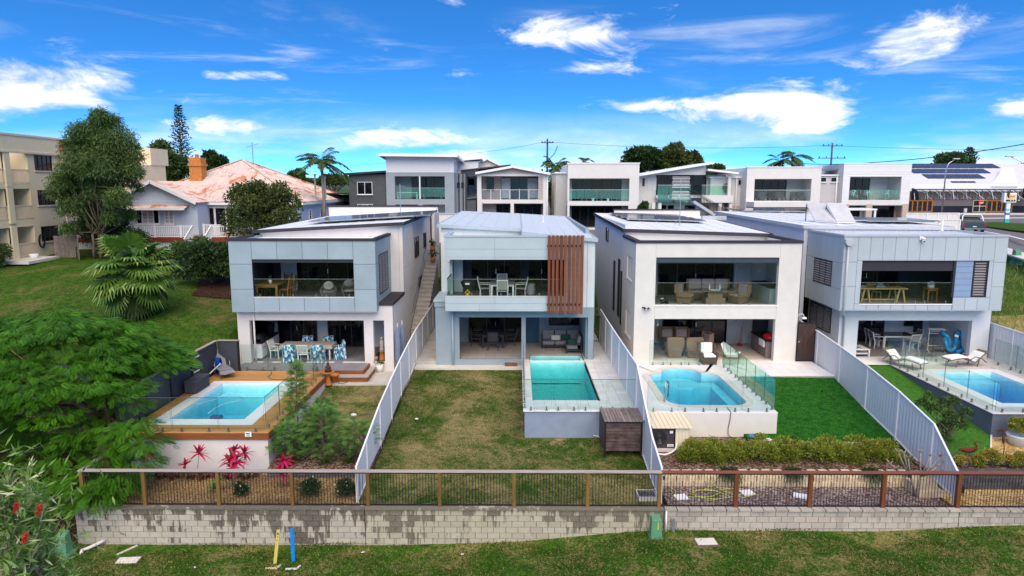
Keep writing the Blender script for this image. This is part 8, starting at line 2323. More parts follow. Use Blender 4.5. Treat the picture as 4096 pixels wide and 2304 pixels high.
for k in range(4):
 d_=MB().box(-13.048,-13.03,34.05+k*.63,34.63+k*.63,.16,.82).done('drawer_front',WHITE,kt)
 MB().box(-13.03,-13.005,34.25+k*.63,34.45+k*.63,.62,.64).done('handle',BLACK,d_)
bb=MB().box(-13.7,-13.12,34.3,35.3,.92,1.0).done('barbecue_base',CHROME,kt);MB().tube([(-13.4,34.3,1.0),(-13.4,35.3,1.0)],.26,14).done('hood',BLACK,bb,smooth=True)
t=thing('indoor_palm','dark potted palm behind the barbecue in the patio corner','potted plant',(-13.45,36.4,0))
MB().lathe([(.2,0),(.26,.5)],(-13.45,36.4,.92),12).done('pot',BLACK,t)
Q=[]
for i in range(11):
 a=i*.62;pts,q=frond((-13.45,36.4,1.4),(math.cos(a)*.6,math.sin(a)*.5-.2,.9),1.0,.7,14,.22,.03);Q.append(q)
Q=np.concatenate(Q);quads('fronds',Q,LM_DARK,t,attr=NR.random(len(Q)))
# niche ornaments, pots, umbrellas, bird bath
nx=PY(*Z3(1295,1150),33.6).x
t=thing('statue','pale stone garden statue in the patio niche','statue',(nx+.08,34.05,0.02))
MB().lathe([(.12,0),(.13,.12),(.08,.18),(.12,.34),(.10,.5),(.05,.56)],(nx+.08,34.05,.5),12).ell((nx+.08,34.05,1.14),(.075,.08,.09),10,8).done('figure',mat('stone',(.42,.38,.36),.8,.1),t,smooth=True)
MB().lathe([(.2,0),(.14,.05),(.12,.42),(.22,.48)],(nx+.08,34.05,.02),14).done('pedestal',TERRA,t,smooth=True)
MB().lathe([(.13,0),(.17,.2),(.15,.22)],(nx-.25,33.85,.02),12).done('terracotta_pot',mat('pinkish_pot',(.40,.25,.2),.8),None,'small pinkish pot in the patio niche','pot',smooth=True)
potplant('green plant in a cream tub beside the patio corner',(*PZ(*Z3(1303,1245),-.42).xy,-.43),.19,.42,PLASW,LM_MID,70,.14)
for i,(px_,lab)in enumerate(((1405,'closed blue-grey umbrella standing by the side wall, front one'),(1437,'closed blue-grey umbrella standing by the side wall, rear one'))):
 p=Vector((-6.0+i*.12,33.6+i*.7,-.42));t=thing('closed_umbrella',lab,'umbrella',p,group='closed umbrellas by the side wall')
 MB().tube([p,p+Vector((0,0,2.45))],.02,6).done('pole',WHITE,t);MB().lathe([(.10,.35),(.15,.6),(.14,1.5),(.09,2.1),(.04,2.25)],p,9).done('canopy',mat('blue_canvas',(.16,.21,.30),.9,.15,8),t);MB().lathe([(.25,0),(.25,.06)],p,12).done('base',LGREY,t)
bp=PZ(*Z3(928,1340),-.45)
t=thing('bird_bath','terracotta bird bath holding a dark seated figure','bird bath',bp)
MB().lathe([(.19,0),(.17,.05),(.11,.3),(.12,.52),(.30,.6),(.33,.66),(.27,.66),(.2,.62)],bp,18).done('basin',TERRA,t,smooth=True)
q=bp+Vector((.03,0,.63))
t=thing('seated_statue','dark brown seated figure with folded legs sitting in the bird bath','statue',q)
MB().ell(q+Vector((0,0,.07)),(.17,.13,.08),12,6).ell(q+Vector((0,.02,.2)),(.10,.085,.15),12,8).ell(q+Vector((0,0,.40)),(.065,.07,.085),12,8).ell(q+Vector((0,.01,.49)),(.03,.03,.03),8,6).tube([q+Vector((-.1,0,.28)),q+Vector((-.14,-.06,.15)),q+Vector((0,-.13,.12))],.03,6).tube([q+Vector((.1,0,.28)),q+Vector((.14,-.06,.15)),q+Vector((0,-.13,.12))],.03,6).done('figure',mat('dark_bronze',(.07,.035,.022),.5,.15),t,smooth=True)
cp_=PZ(*Z3(970,1320),-.45)
MB().lathe([(.17,0),(.24,.33),(.26,.33),(.26,.39),(.22,.39),(.2,.3)],cp_,18).done('terracotta_pot',TERRA,None,'orange terracotta pot beside the bird bath','pot',smooth=True)
MB().tube([PZ(*Z3(a,b),-.42)for a,b in((1000,1265),(1012,1300),(1000,1325),(1030,1330),(1065,1320),(1060,1305),(1015,1300))],.016,6).done('garden_hose',mat('green_hose',(.02,.14,.08),.5),None,'green garden hose coiled beside the terracotta pot','hose',smooth=True)
MB().tube([PZ(*Z3(a,b),.02)for a,b in((330,1225),(430,1230),(520,1232),(515,1262),(490,1280),(520,1298),(580,1300),(635,1295))],.014,6).done('garden_hose',MT['green_hose'],None,'green garden hose lying across the timber deck','hose',smooth=True)
# ---- loungers
def sling_lounger():
 t=thing('sun_lounger','grey sling sun lounger on the timber deck','sun lounger',(0,0,0))
 MB().obox((0,-.62,.36),(.58,1.0,.02),rotx(-.03)).obox((0,-1.2,.30),(.58,.3,.02),rotx(.4)).done('seat_sling',SLING,t)
 MB().obox((0,.20,.68),(.58,.92,.02),rotx(.95)).done('back_sling',SLING,t)
 fr=MB()
 for s_ in(-1,1):
  x=s_*.31;fr.tube([(x,-1.32,.22),(x,-1.1,.35),(x,-.1,.38),(x,.46,1.06)],.022,6)
  for(ya,yb)in((-1.05,-1.12),(-.2,-.1)):MB().tube([(x,ya,.36),(x,yb,0)],.02,6).done('leg',CHROME,t)
  MB().tube([(x*1.1,-.45,.0),(x*1.1,-.42,.58),(x*1.1,.1,.62)],.018,6).done('armrest',CHROME,t,smooth=True)
 fr.tube([(-.31,-1.32,.22),(.31,-1.32,.22)],.02,6).tube([(-.31,.46,1.06),(.31,.46,1.06)],.02,6);fr.done('frame',CHROME,t,smooth=True)
 return t
ZK=zc(500,1350,2.229)
p=PZ(*ZK(850,330),0);put(sling_lounger(),(p.x-.15,p.y+.35,.0),rad(38))
def wave_lounger(label,loc,rz):
 t=thing('wave_lounger',label,'sun lounger',(0,0,0),group='wave-shaped white loungers');prof=[]
 n=18
 for i in range(n+1):
  f=i/n;y=-1.0+2.0*f;z=.34+.10*math.sin(f*math.pi*1.2+.2)-.16*math.sin(math.pi*max(0,(f-.45)/.4))*(f<.85)+.62*max(0,f-.66)/.34*.75
  prof.append((y,z))
 m_=MB();c_=MB()
 for(a,b)in zip(prof,prof[1:]):
  m_.obox((0,(a[0]+b[0])/2,(a[1]+b[1])/2),(.66,math.hypot(b[0]-a[0],b[1]-a[1])+.01,.05),rotx(math.atan2(b[1]-a[1],b[0]-a[0])))
  if a[0]<.72:c_.obox((0,(a[0]+b[0])/2,(a[1]+b[1])/2+.055),(.60,math.hypot(b[0]-a[0],b[1]-a[1])+.012,.06),rotx(math.atan2(b[1]-a[1],b[0]-a[0])))
 m_.done('wicker_frame',wicker('taupe_wicker',(.26,.20,.14))if 'taupe_wicker' not in MT else MT['taupe_wicker'],t);c_.done('cushion',CUSHW,t)
 for s_ in(-1,1):
  MB().tube([(s_*.35,-.1,.32),(s_*.37,.25,.52),(s_*.36,.62,.42),(s_*.34,.9,.2)],.025,6).done('arm_loop',MT['taupe_wicker'],t,smooth=True)
  for yy_ in(-.6,.55):MB().bar((s_*.28,yy_,.32),(s_*.3,yy_-.1,0),.04,.04).done('leg',MT['taupe_wicker'],t)
 put(t,loc,rz)
wave_lounger('white wave lounger with its foot end toward the pool corner',(PZ(*Z6(940,1190),.1).x,PZ(*Z6(940,1190),.1).y,0),rad(26))
wave_lounger('white wave lounger lying sideways at the right end of the terrace',(PZ(*Z6(1380,1170),.2).x,PZ(*Z6(1380,1170),.2).y,0),rad(-82))
# ---- house 2 balcony
tx=PY(*Z4(742,640),34.6).x
put(table('balcony_table','grey-topped white table on the slatted balcony',SLING,ALUW,1.25,1.3,.74,.04,.09),(tx,34.9,F2))
multi(chair('sling_chair','',ALUW,CUSH,.56,.54,.44,1.0,True,0,.035,'white-framed chairs on the slatted balcony'),[((tx+.02,34.05,F2),N_,'white-framed chair in front of the balcony table, back to the camera'),((tx-.9,34.9,F2),E_,'white-framed chair at the left of the balcony table'),((tx+.92,34.9,F2),W_,'white-framed chair at the right of the balcony table'),((tx-.05,35.85,F2),S_,'white-framed chair behind the balcony table')])
bq=Vector((PY(*Z4(490,660),34.4).x,34.4,F2))
t=thing('barbecue','black barbecue on thin legs on the slatted balcony','barbecue',bq)
MB().ell(bq+Vector((0,0,.78)),(.36,.28,.2),14,8).done('lid',BLACK,t,smooth=True);MB().box(bq.x-.1,bq.x+.12,bq.y-.31,bq.y-.28,F2+.72,F2+.8).done('label_plate',WHITE,t)
for s_ in(-1,1):MB().tube([bq+Vector((s_*.3,-.15,0)),bq+Vector((-s_*.28,-.12,.65))],.018,6).tube([bq+Vector((s_*.3,.15,0)),bq+Vector((-s_*.28,.12,.65))],.018,6).done('leg',BLACK,t)
MB().lathe([(.12,0),(.15,.06),(.15,.28),(.08,.36),(.07,.42)],bq+Vector((.0,.02,0)),14).done('gas_bottle',mat('yellow_paint',(.62,.42,.01),.4),None,'yellow gas bottle under the balcony barbecue','gas bottle',smooth=True)
bq=Vector((PY(*Z4(945,660),35.8).x,35.6,F2));t=thing('plant_stand','white ribbed planter with dark plant behind the balcony glass','planter',bq)
MB().lathe([(.22,0),(.26,.1),(.22,.2),(.26,.3),(.22,.4),(.26,.5),(.2,.6)],bq,14).done('planter',LGREY,t,smooth=True);n=120;quads('leaves',leafquads(np.tile(np.array(bq)+[0,0,.6],(n,1)),NR.normal(size=(n,3))+[0,0,1],.4,.06),LM_DARK,t,attr=NR.random(n))
# ---- house 2 patio
tc=PZ(*Z4(675,1060),0);tx,ty=tc.x,tc.y+.3
put(table('patio_table','charcoal dining table in the blue house patio',FABD,ALUD,1.25,1.6,.74,.04,.09),(tx,ty,0))
multi(chair('sling_chair','',ALUD,FABD,.58,.54,.44,1.02,True,0,.035,'charcoal chairs in the blue house patio'),[((tx+.02,ty-1.05,0),N_,'charcoal chair in front of the patio table, back to the camera'),((tx-.95,ty-.1,0),E_,'charcoal chair at the left of the patio table'),((tx+.95,ty-.1,0),W_,'charcoal chair at the right of the patio table'),((tx,ty+1.05,0),S_,'charcoal chair behind the patio table')])
sf0,sf1=PZ(*Z4(1030,1045),0),PZ(*Z4(1325,1100),0)
sy,sx0_,sx1_=37.3,PY(*Z4(1030,1000),36.9).x,PY(*Z4(1300,1000),36.9).x
t=thing('corner_sofa','charcoal L-shaped outdoor sofa with grey cushions beside the teal pool','sofa',((sx0_+sx1_)/2,36.6,0))
MB().box(sx0_,sx1_,36.6,37.45,.12,.2).box(sx1_-.85,sx1_,35.55,36.6,.12,.2).done('base_frame',ALUD,t)
MB().box(sx0_,sx1_,37.4,37.46,.2,.85).box(sx1_-.03,sx1_+.03,35.6,37.4,.2,.8).box(sx0_-.03,sx0_+.03,36.6,37.45,.0,.62).box(sx1_-.85,sx1_,35.5,35.56,.5,.56).done('back_frame',ALUD,t)
for x in(sx1_-.83,sx1_-.05):MB().box(x,x+.06,35.5,35.56,0,.56).done('leg',ALUD,t)
for i in range(3):
 a,b=sx0_+(sx1_-sx0_)*i/3+.02,sx0_+(sx1_-sx0_)*(i+1)/3-.02
 MB().box(a,b,36.62,37.25,.21,.42).done('seat_cushion',CUSHG,t,bevel=.04);MB().obox(((a+b)/2,37.28,.66),(b-a,.18,.52),rotx(-.15)).done('back_cushion',CUSHG,t,bevel=.05)
MB().box(sx1_-.83,sx1_-.2,35.6,36.6,.21,.42).done('seat_cushion',CUSHG,t,bevel=.04);MB().obox((sx1_-.13,36.1,.66),(.18,.95,.5),roty(.12)).done('back_cushion',CUSHG,t,bevel=.05)
for(x,y,z,m_,lab)in((sx0_+.75,36.95,.55,mat('striped_cream',(.58,.55,.47),.9,.15,30),'cream cushion on the charcoal sofa'),(sx1_-.75,37.05,.58,mat('bottle_green',(.01,.07,.045),.8),'dark green cushion in the sofa corner'),(sx1_-.45,35.95,.55,MT['bottle_green'],'dark green cushion on the short end of the sofa')):
 MB().obox((x,y,z),(.5,.14,.28),rotx(-.3)).done('cushion',m_,None,lab,'cushion',bevel=.05)
put(table('coffee_table','low charcoal coffee table in front of the corner sofa',ALUD,ALUD,1.0,.6,.4,.05,.07),(PZ(*Z4(1125,1075),0).x,PZ(*Z4(1125,1075),0).y+.25,0))
# ---- wicker sets of house 3
def wicker_chair(label,loc,rz,mt=WICK,cu=CUSH,back=1.02,group='wicker armchairs of the cream house'):
 t=thing('wicker_armchair',label,'armchair',(0,0,0),group=group)
 MB().add([(-.34,-.36,.04),(.34,-.36,.04),(.31,.32,.04),(-.31,.32,.04),(-.38,-.4,.36),(.38,-.4,.36),(.36,.36,.36),(-.36,.36,.36)],[(0,3,2,1),(4,5,6,7),(0,1,5,4),(1,2,6,5),(2,3,7,6),(3,0,4,7)]).done('base',mt,t)
 for s_ in(-1,1):MB().box(s_*.38-.05,s_*.38+.05,-.4,.34,.36,.6).done('armrest',mt,t,bevel=.03)
 MB().add([(-.36,.28,.36),(.36,.28,.36),(.36,.40,.36),(-.36,.40,.36),(-.40,.36,back),(.40,.36,back),(.40,.50,back),(-.40,.50,back)],[(0,3,2,1),(4,5,6,7),(0,1,5,4),(1,2,6,5),(2,3,7,6),(3,0,4,7)]).done('backrest',mt,t,bevel=.03)
 for s_ in(-1,1):MB().box(s_*.40-.04,s_*.40+.04,.18,.46,.55,back-.04).done('wing',mt,t,bevel=.03)
 MB().box(-.31,.31,-.38,.26,.37,.48).done('seat_cushion',cu,t,bevel=.04);MB().obox((0,.27,.74),(.6,.14,.52),rotx(-.12)).done('back_cushion',cu,t,bevel=.06)
 for sx_ in(-.31,.31):
  for sy_ in(-.34,.3):MB().box(sx_-.025,sx_+.025,sy_-.025,sy_+.025,0,.05).done('foot',mt,t)
 put(t,loc,rz)
yy_=35.6
wicker_chair('wicker wing chair at the left of the upper balcony set',(PY(*Z5(795,720),yy_).x,yy_,F3),E_-.5)
wicker_chair('wicker wing chair at the right of the upper balcony set',(PY(*Z5(1185,720),yy_).x,yy_,F3),W_+.5)
sx_c=PY(*Z5(968,640),36.9).x
t=thing('wicker_sofa','three-seat wicker sofa with taupe cushions on the cream house balcony','sofa',(sx_c,36.9,F3))
MB().box(sx_c-1.15,sx_c+1.15,36.5,37.2,F3+.05,F3+.38).done('base',WICK,t);MB().box(sx_c-1.15,sx_c+1.15,37.15,37.3,F3+.38,F3+1.05).done('backrest',WICK,t,bevel=.04)
for s_ in(-1,1):MB().box(sx_c+s_*1.15-.07,sx_c+s_*1.15+.07,36.5,37.25,F3+.05,F3+.62).done('armrest',WICK,t,bevel=.04);MB().tube([(sx_c+s_*1.12,37.1,F3+.6),(sx_c+s_*1.12,37.1,F3+1.1)],.08,8).done('wing',WICK,t,smooth=True)
for i in range(3):
 x=sx_c-.72+i*.72;MB().box(x-.35,x+.35,36.52,37.1,F3+.385,F3+.5).done('seat_cushion',CUSH,t,bevel=.04);MB().obox((x,37.08,F3+.82),(.7,.16,.56),rotx(-.1)).done('back_cushion',CUSH,t,bevel=.06)
tx=PY(*Z5(1005,680),35.4).x
t=thing('wicker_table','wicker pedestal table with glass top on the cream house balcony','table',(tx,35.4,F3))
MB().box(tx-.72,tx+.72,34.95,35.85,F3+.70,F3+.74).done('table_top',mat('smoked_top',(.16,.12,.09),.15),t,bevel=.01);MB().box(tx-.38,tx+.38,35.1,35.7,F3+.36,F3+.70).done('pedestal',WICK,t);MB().box(tx-.5,tx+.5,35.0,35.8,F3+.02,F3+.36).done('plinth',WICK,t)
MB().lathe([(.26,0),(.28,.02)],(tx,35.3,F3+.742),18).done('placemat',CUSHW,None,'white round mat on the wicker table','mat')
for dx_,c_,lab in((-.28,(.55,.6,.65),'left clear bottle on the wicker table'),(.26,(.6,.63,.66),'right clear bottle on the wicker table')):
 MB().lathe([(.045,0),(.045,.17),(.015,.24),(.015,.34)],(tx+dx_,35.25,F3+.745),10).done('bottle',mat('bottle_glass',c_,.1),None,lab,'bottle',smooth=True)
MB().lathe([(.05,0),(.06,.08),(.03,.13)],(tx+.06,35.15,F3+.745),10).done('vase',mat('turquoise',(.02,.42,.40),.4),None,'small turquoise vase on the wicker table','vase',smooth=True)
# four-legged black ape statue
gp_=Vector((PY(*Z5(640,730),34.5).x,34.45,F3))
t=thing('ape_statue','black four-legged ape statue on the balcony floor','statue',gp_)
m_=MB();m_.ell(gp_+Vector((0,0,.30)),(.20,.11,.13),12,8,roty(-.35)).ell(gp_+Vector((.13,0,.40)),(.12,.12,.13),10,8).ell(gp_+Vector((.17,0,.55)),(.075,.075,.095),10,8).ell(gp_+Vector((.24,0,.52)),(.04,.045,.04),8,6)
for dx_,dy_ in((.15,.08),(.2,-.08),(-.17,.07),(-.14,-.07)):m_.tube([gp_+Vector((dx_*.9,dy_,.32)),gp_+Vector((dx_,dy_,.12)),gp_+Vector((dx_+.01,dy_,0))],[.06,.045,.05],7)
m_.done('body',BLACK,t,smooth=True);MB().ell(gp_+Vector((-.08,0,.425)),(.10,.08,.03),10,6).done('silver_back',LGREY,t,smooth=True)
kb=thing('kitchen_bench','pale bar bench with sink at the right of the upper balcony','kitchen bench',(13.3,36,F3))
MB().box(13.1,13.85,35.0,37.6,F3,F3+.88).done('cabinet',mat('pale_green_cab',(.45,.52,.48),.6),kb);MB().box(13.05,13.87,34.95,37.65,F3+.881,F3+.93).done('bench_top',BLACK,kb);MB().tube([(13.5,36,F3+.93),(13.5,36,F3+1.2),(13.35,36,F3+1.22)],.015,6).done('tap',STEEL,kb)
wd=PY(*Z5(1335,510),37.95)
MB().box(wd.x-.12,wd.x+.12,37.9,37.94,wd.z-.08,wd.z+.08).done('wall_plate',WHITE,None,'small white plate on the balcony back wall','wall plate')
# lower patio of house 3
tx,ty=PY(*Z5(760,1040),35.5).x,35.9
put(table('patio_table','dark wicker dining table inside the cream house patio',mat('smoked_top2',(.10,.08,.07),.2),WICKD,1.6,1.0,.74,.04,.12),(tx,ty,0))
for dx_,dy_,rz,lab in((-.45,-.95,N_,'tall wicker chair at the front left of the patio table, back to the pool'),(.5,-.98,N_+.1,'tall wicker chair at the front right of the patio table, back to the pool'),(1.25,-.1,W_+.2,'tall wicker chair at the right end of the patio table'),(-.35,.95,S_,'tall wicker chair behind the patio table, left'),(.45,.95,S_,'tall wicker chair behind the patio table, right')):
 wicker_chair(lab,(tx+dx_,ty+dy_,0),rz,WICK,CUSH,1.12,'tall wicker chairs of the lower patio')
p=PZ(*Z5(980,1200),0)
wicker_chair('dark wicker armchair with white cushions standing beside the pool glass',(p.x,p.y+.5,0),.05,WICKD,CUSHW,1.0,None)
t=thing('curved_chair','white moulded lounge chair behind the pool glass','chair',(0,0,0))
m_=MB()
for(a,b)in(((.55,.32),(.2,.26)),((.2,.26),(-.15,.22)),((-.15,.22),(-.35,.75))):m_.obox((0,-(a[0]+b[0])/2,(a[1]+b[1])/2),(.5,math.hypot(a[0]-b[0],a[1]-b[1])+.02,.05),rotx(math.atan2(b[1]-a[1],-(b[0]-a[0]))))
m_.done('shell',CUSHW,t,bevel=.015);MB().tube([(-.2,-.1,.22),(-.25,-.1,0),(.25,-.1,0),(.2,-.1,.22)],.015,6).done('base',STEEL,t)
p=PZ(*Z5(1120,1150),0);put(t,(p.x,p.y+.2,0),rad(60))
kb=thing('kitchen_bench','taupe outdoor kitchen bench with red barbecue in the lower patio','kitchen bench',(13.2,36,0))
MB().box(12.9,13.85,34.6,36.8,0.01,.88).done('cabinet',mat('taupe_cab',(.20,.16,.14),.6),kb);MB().box(12.85,13.87,34.55,36.85,.881,.93).done('bench_top',BLACK,kb)
MB().box(12.83,12.89,34.75,35.45,.55,.9).done('barbecue_frame',WHITE,kb);bb=MB().ell((13.25,35.1,.98),(.34,.42,.26),14,8).done('red_barbecue',mat('red_enamel',(.35,.01,.012),.2),kb,smooth=True)
MB().box(13.3,13.8,37.0,37.9,.01,1.9).done('tall_cabinet',FABD,kb)
p=PZ(*Z5(1190,1055),0);MB().lathe([(.14,0),(.16,.1),(.1,.12)],(p.x,p.y,0),10).tube([(p.x,p.y,.1),(p.x+.1,p.y,1.1)],.015,5).done('floor_brush',mat('red_plastic',(.4,.02,.03),.5),None,'red long-handled broom standing in the patio','broom')
wc=PY(*Z5(598,900),34.4);MB().tube([(wc.x,34.4,2.35),(wc.x,34.4,1.9)],.03,6).lathe([(.05,0),(.09,.1),(.02,.18)],(wc.x,34.4,1.75),8).done('wind_chime',STEEL,None,'silver wind chime hanging in the lower patio opening','wind chime')
# ---- house 4 balcony and patio
tx=PY(*Z6(770,640),35.2).x
t=thing('trestle_table','pale timber trestle table on the panelled balcony','table',(tx,35.3,F4))
MB().box(tx-1.2,tx+1.25,34.85,35.85,F4+.70,F4+.75).done('table_top',PINE,t,bevel=.005)
for s_ in(-.85,.95):
 for d_ in(-.14,.14):MB().bar((tx+s_+d_*1.6,34.95,F4),(tx+s_+d_*.6,34.95,F4+.7),.08,.06,up=(0,1,0)).bar((tx+s_+d_*1.6,35.75,F4),(tx+s_+d_*.6,35.75,F4+.7),.08,.06,up=(0,1,0)).done('leg',PINE,t)
MB().box(tx-.9,tx+1.0,35.3,35.36,F4+.06,F4+.14).done('stretcher',PINE,t)
multi(chair('dining_chair','',PINE,PINE,.5,.48,.45,.78,False,0,.035,'pale timber chairs on the panelled balcony'),[((tx-.85,35.95,F4),S_,'pale timber chair at the left of the trestle table'),((tx+.1,35.95,F4),S_,'pale timber chair in the middle of the trestle table')])
p=PY(*Z6(1125,660),35.0);put(table('side_stool','tall orange timber stool with ornaments on the panelled balcony',TEAK,TEAK,.55,.5,.78,.04,.05),(p.x,34.9,F4))
t=thing('ornament','white leafy ornament on the tall timber stool','ornament',(p.x,34.9,F4+.78));MB().lathe([(.15,0),(.17,.12),(.1,.15)],(p.x,34.9,F4+.78),12).done('bowl',BLIND,t,smooth=True);n=40;quads('petals',leafquads(np.tile(np.array((p.x,34.9,F4+.95)),(n,1)),NR.normal(size=(n,3))+[0,0,.8],.2,.1),LM_WHITE,t,attr=NR.random(n))
for dx_,w_,lab in((-.9,.3,'grey tray at the left of the trestle table'),(.0,.45,'tray with jars in the middle of the trestle table')):
 t=thing('tray',lab,'tray',(tx+dx_,35.3,F4+.75));MB().box(tx+dx_-w_/2,tx+dx_+w_/2,35.15,35.45,F4+.752,F4+.86).done('box',CUSHG,t)
 if w_>.4:
  for k in range(3):MB().lathe([(.04,0),(.04,.14)],(tx+dx_-.1+.1*k,35.25,F4+.86),8).done('jar',STEEL,t)
  # patio of house 4
tc=PZ(*Z6(935,1090),0)
t=table('patio_table','dark glass-topped table with white legs in the right house patio',mat('dark_glass_top',(.07,.06,.06),.1),ALUW,1.7,1.0,.74,.03,.06);put(t,(tc.x,tc.y+.9,0))
multi(chair('sling_chair','',ALUW,SLING,.56,.52,.44,.92,True,0,.032,'white-framed chairs of the right house patio'),[((tc.x+.45,tc.y+.1,0),N_+.15,'white-framed chair nearest the pool glass, back to the camera'),((tc.x-1.1,tc.y+.7,0),E_,'white-framed chair at the left of the glass-topped table, front'),((tc.x-1.0,tc.y+1.3,0),E_,'white-framed chair at the left of the glass-topped table, rear'),((tc.x+1.15,tc.y+1.1,0),W_,'white-framed chair at the right of the glass-topped table')])
p=PZ(*Z6(1165,1100),0)
t=thing('clothes_airer','white folding clothes airer in the right house patio','clothes airer',p)
for s_ in(-.42,.42):MB().tube([p+Vector((s_,-.25,0)),p+Vector((s_*.95,0,.1)),p+Vector((s_*.95,0,1.25))],.016,6).tube([p+Vector((s_,.25,0)),p+Vector((s_*.95,0,.1))],.016,6).done('leg',ALUW,t,smooth=True)
for z in(.35,1.02,1.14,1.25):MB().tube([p+Vector((-.42,0,z)),p+Vector((.42,0,z))],.011,5).done('rail',ALUW,t)
for k in range(5):MB().tube([p+Vector((-.45,-.25+k*.12,1.25)),p+Vector((.45,-.25+k*.12,1.25))],.006,4).done('wire',ALUW,t)
p=PZ(*Z6(1290,1115),0)
t=thing('inflatable','bright blue inflatable pool toy slumped against the patio wall','pool toy',p)
BLUEP=mat('blue_vinyl',(.005,.24,.50),.25,.1,4,spec=.5)
for(a,b,c_,r)in(((-.5,.3,1.15),(-.1,.2,1.1),(-.15,.1,.2),.14),((-.15,.1,.2),(.0,0,.1),(.15,0,.5),.13),((.15,0,.5),(.2,.2,1.0),(.45,.3,1.15),.14),((.45,.3,1.15),(.7,.25,.9),(.55,.1,.3),.14),((-.45,.1,.9),(-.4,.0,.4),(-.1,-.05,.12),.11),((.1,-.1,.12),(.4,-.1,.12),(.6,0,.35),.12)):
 MB().tube([p+Vector(a),p+(Vector(a)+Vector(b)*2+Vector(c_))/4,p+Vector(b)*.5+Vector(c_)*.5,p+Vector(c_)],[r*.8,r,r,r*.8],10).done('air_tube',BLUEP,t,smooth=True)
MB().obox(p+Vector((.08,-.1,1.0)),(.2,.03,.12),roty(.3)).done('print_patch',CUSHW,t)
p=PZ(*Z6(640,1140),0)
t=thing('low_table','low white slatted bench table with patterned top at the patio left','table',(p.x,p.y+.6,0))
MB().box(p.x-.6,p.x+.45,p.y+.1,p.y+1.2,.36,.4).done('table_top',WHITE,t);MB().box(p.x-.6,p.x+.45,p.y+.12,p.y+1.18,.14,.17).done('shelf',WHITE,t);MB().box(p.x-.5,p.x+.1,p.y+.3,p.y+.95,.401,.415).done('patterned_mat',PRINT,t)
for a in(-.58,.38):
 for b in(.12,1.12):MB().box(p.x+a,p.x+a+.06,p.y+b,p.y+b+.06,0,.36).done('leg',WHITE,t)
p=PZ(4085,1500,0)
t=thing('closed_umbrella','closed navy umbrella at the far right beside the pool','umbrella',(24.15,30.4,0))
q=wl(t);MB().tube([q,q+Vector((0,0,2.6))],.025,8).done('pole',ALUD,t);MB().lathe([(.34,.75),(.30,.9),(.22,1.3),(.14,2.0),(.05,2.55)],q,8).done('canopy',mat('navy_canvas2',(.02,.045,.075),.9,.2,8),t);MB().lathe([(.3,0),(.3,.08),(.06,.12)],q,14).done('base',LGREY,t)
# ---------------------------------------------------------------- small things
# storage box and odds on the deck
p=PZ(*ZK(505,500),0)
t=thing('storage_box','charcoal plastic storage box on the timber deck','storage box',(-14.0,p.y,0))
bx=MB().box(-14.22,-13.72,p.y-.1,p.y+1.2,.02,.5).done('body',FABD,t,bevel=.015)
MB().box(-14.24,-13.70,p.y-.12,p.y+1.22,.502,.56).done('lid',mat('charcoal_lid',(.075,.078,.085),.6),t,bevel=.015)
for k in range(6):MB().box(-13.719,-13.705,p.y-.05+k*.21,p.y+.12+k*.21,.06,.47).done('side_panel',FABD,bx)
for k in range(3):MB().box(-14.2+k*.16,-14.07+k*.16,p.y-.115,p.y-.101,.06,.47).done('side_panel',FABD,bx)
t=thing('hose_reel','blue coiled pool hose leaning on the charcoal fence','hose',(-14.2,31.6,0))
for k in range(4):MB().tube([(-14.28+.05*k,31.55+.17*math.cos(a),.38+.36*math.sin(a))for a in[i*.45 for i in range(15)]],.028,6).done('coil',mat('blue_hose',(.005,.05,.30),.4),t)
MB().tube([(-14.2,29.2,.05),(-14.05,31.4,.5)],.022,6).done('pool_pole',WHITE,None,'white pool pole leaning beside the blue hose','pole')
t=thing('wall_bracket','white brackets on the charcoal fence panel','bracket',(-14.38,29.5,.6));MB().box(-14.395,-14.36,29.5,30.0,1.22,1.27).box(-14.395,-14.36,29.5,29.56,1.12,1.22).done('upper',WHITE,t);MB().box(-14.395,-14.36,29.45,29.95,.58,.62).done('lower',WHITE,t)
# registration plate under the deck edge
p=PY(900+218/2.342,1700+88/2.342,23.47)
t=thing('number_plate','small white plate with number under the timber deck edge','sign',p)
MB().box(p.x-.115,p.x+.115,23.45,23.49,p.z-.09,p.z+.09).done('plate',WHITE,t,bevel=.005);MB().box(p.x-.07,p.x+.06,23.445,23.449,p.z+.02,p.z+.055).done('dark_bar',FRAME,t)
text('255',.085,(p.x,23.446,p.z-.04),BLACK,t,ext=.002)
# timber pump enclosure below the terrace
t=thing('pump_enclosure','dark timber slatted pump box beside the blue pool wall','enclosure',(4.05,25.2,-1.15))
x0,x1,y0,y1,zt=3.30,4.66,24.45,25.98,.17
for i in range(9):
 z=-1.0+i*.128
 MB().box(x0,x1,y0,y0+.025,z,z+.115).done('slat',SLATD,t);MB().box(x0-.026,x0-.001,y0+.05,y1,z,z+.115).done('slat',SLATD,t)
 MB().box(x1+.001,x1+.026,y0+.05,y1,z,z+.115).done('slat',SLATD,t)
for i in range(13):
 x=x0-.03+i*.118
 MB().box(x,x+.102,y0-.04,y1,zt-.02,zt+.005).done('lid_board',SLATG,t)
for(x,y)in((x0-.03,y0-.03),(x1-.03,y0-.03)):MB().box(x,x+.07,y,y+.07,-1.25 if x<4 else-1.15,zt-.021).done('corner_post',BLACK,t)
MB().box(x0,x1,y0-.028,y0-.002,zt-.08,zt-.022).done('edge_trim',BLACK,t)
MB().box(x0+.03,x1-.03,y0+.03,y1-.03,-1.0,zt-.04).done('dark_inside',BLACK,t)
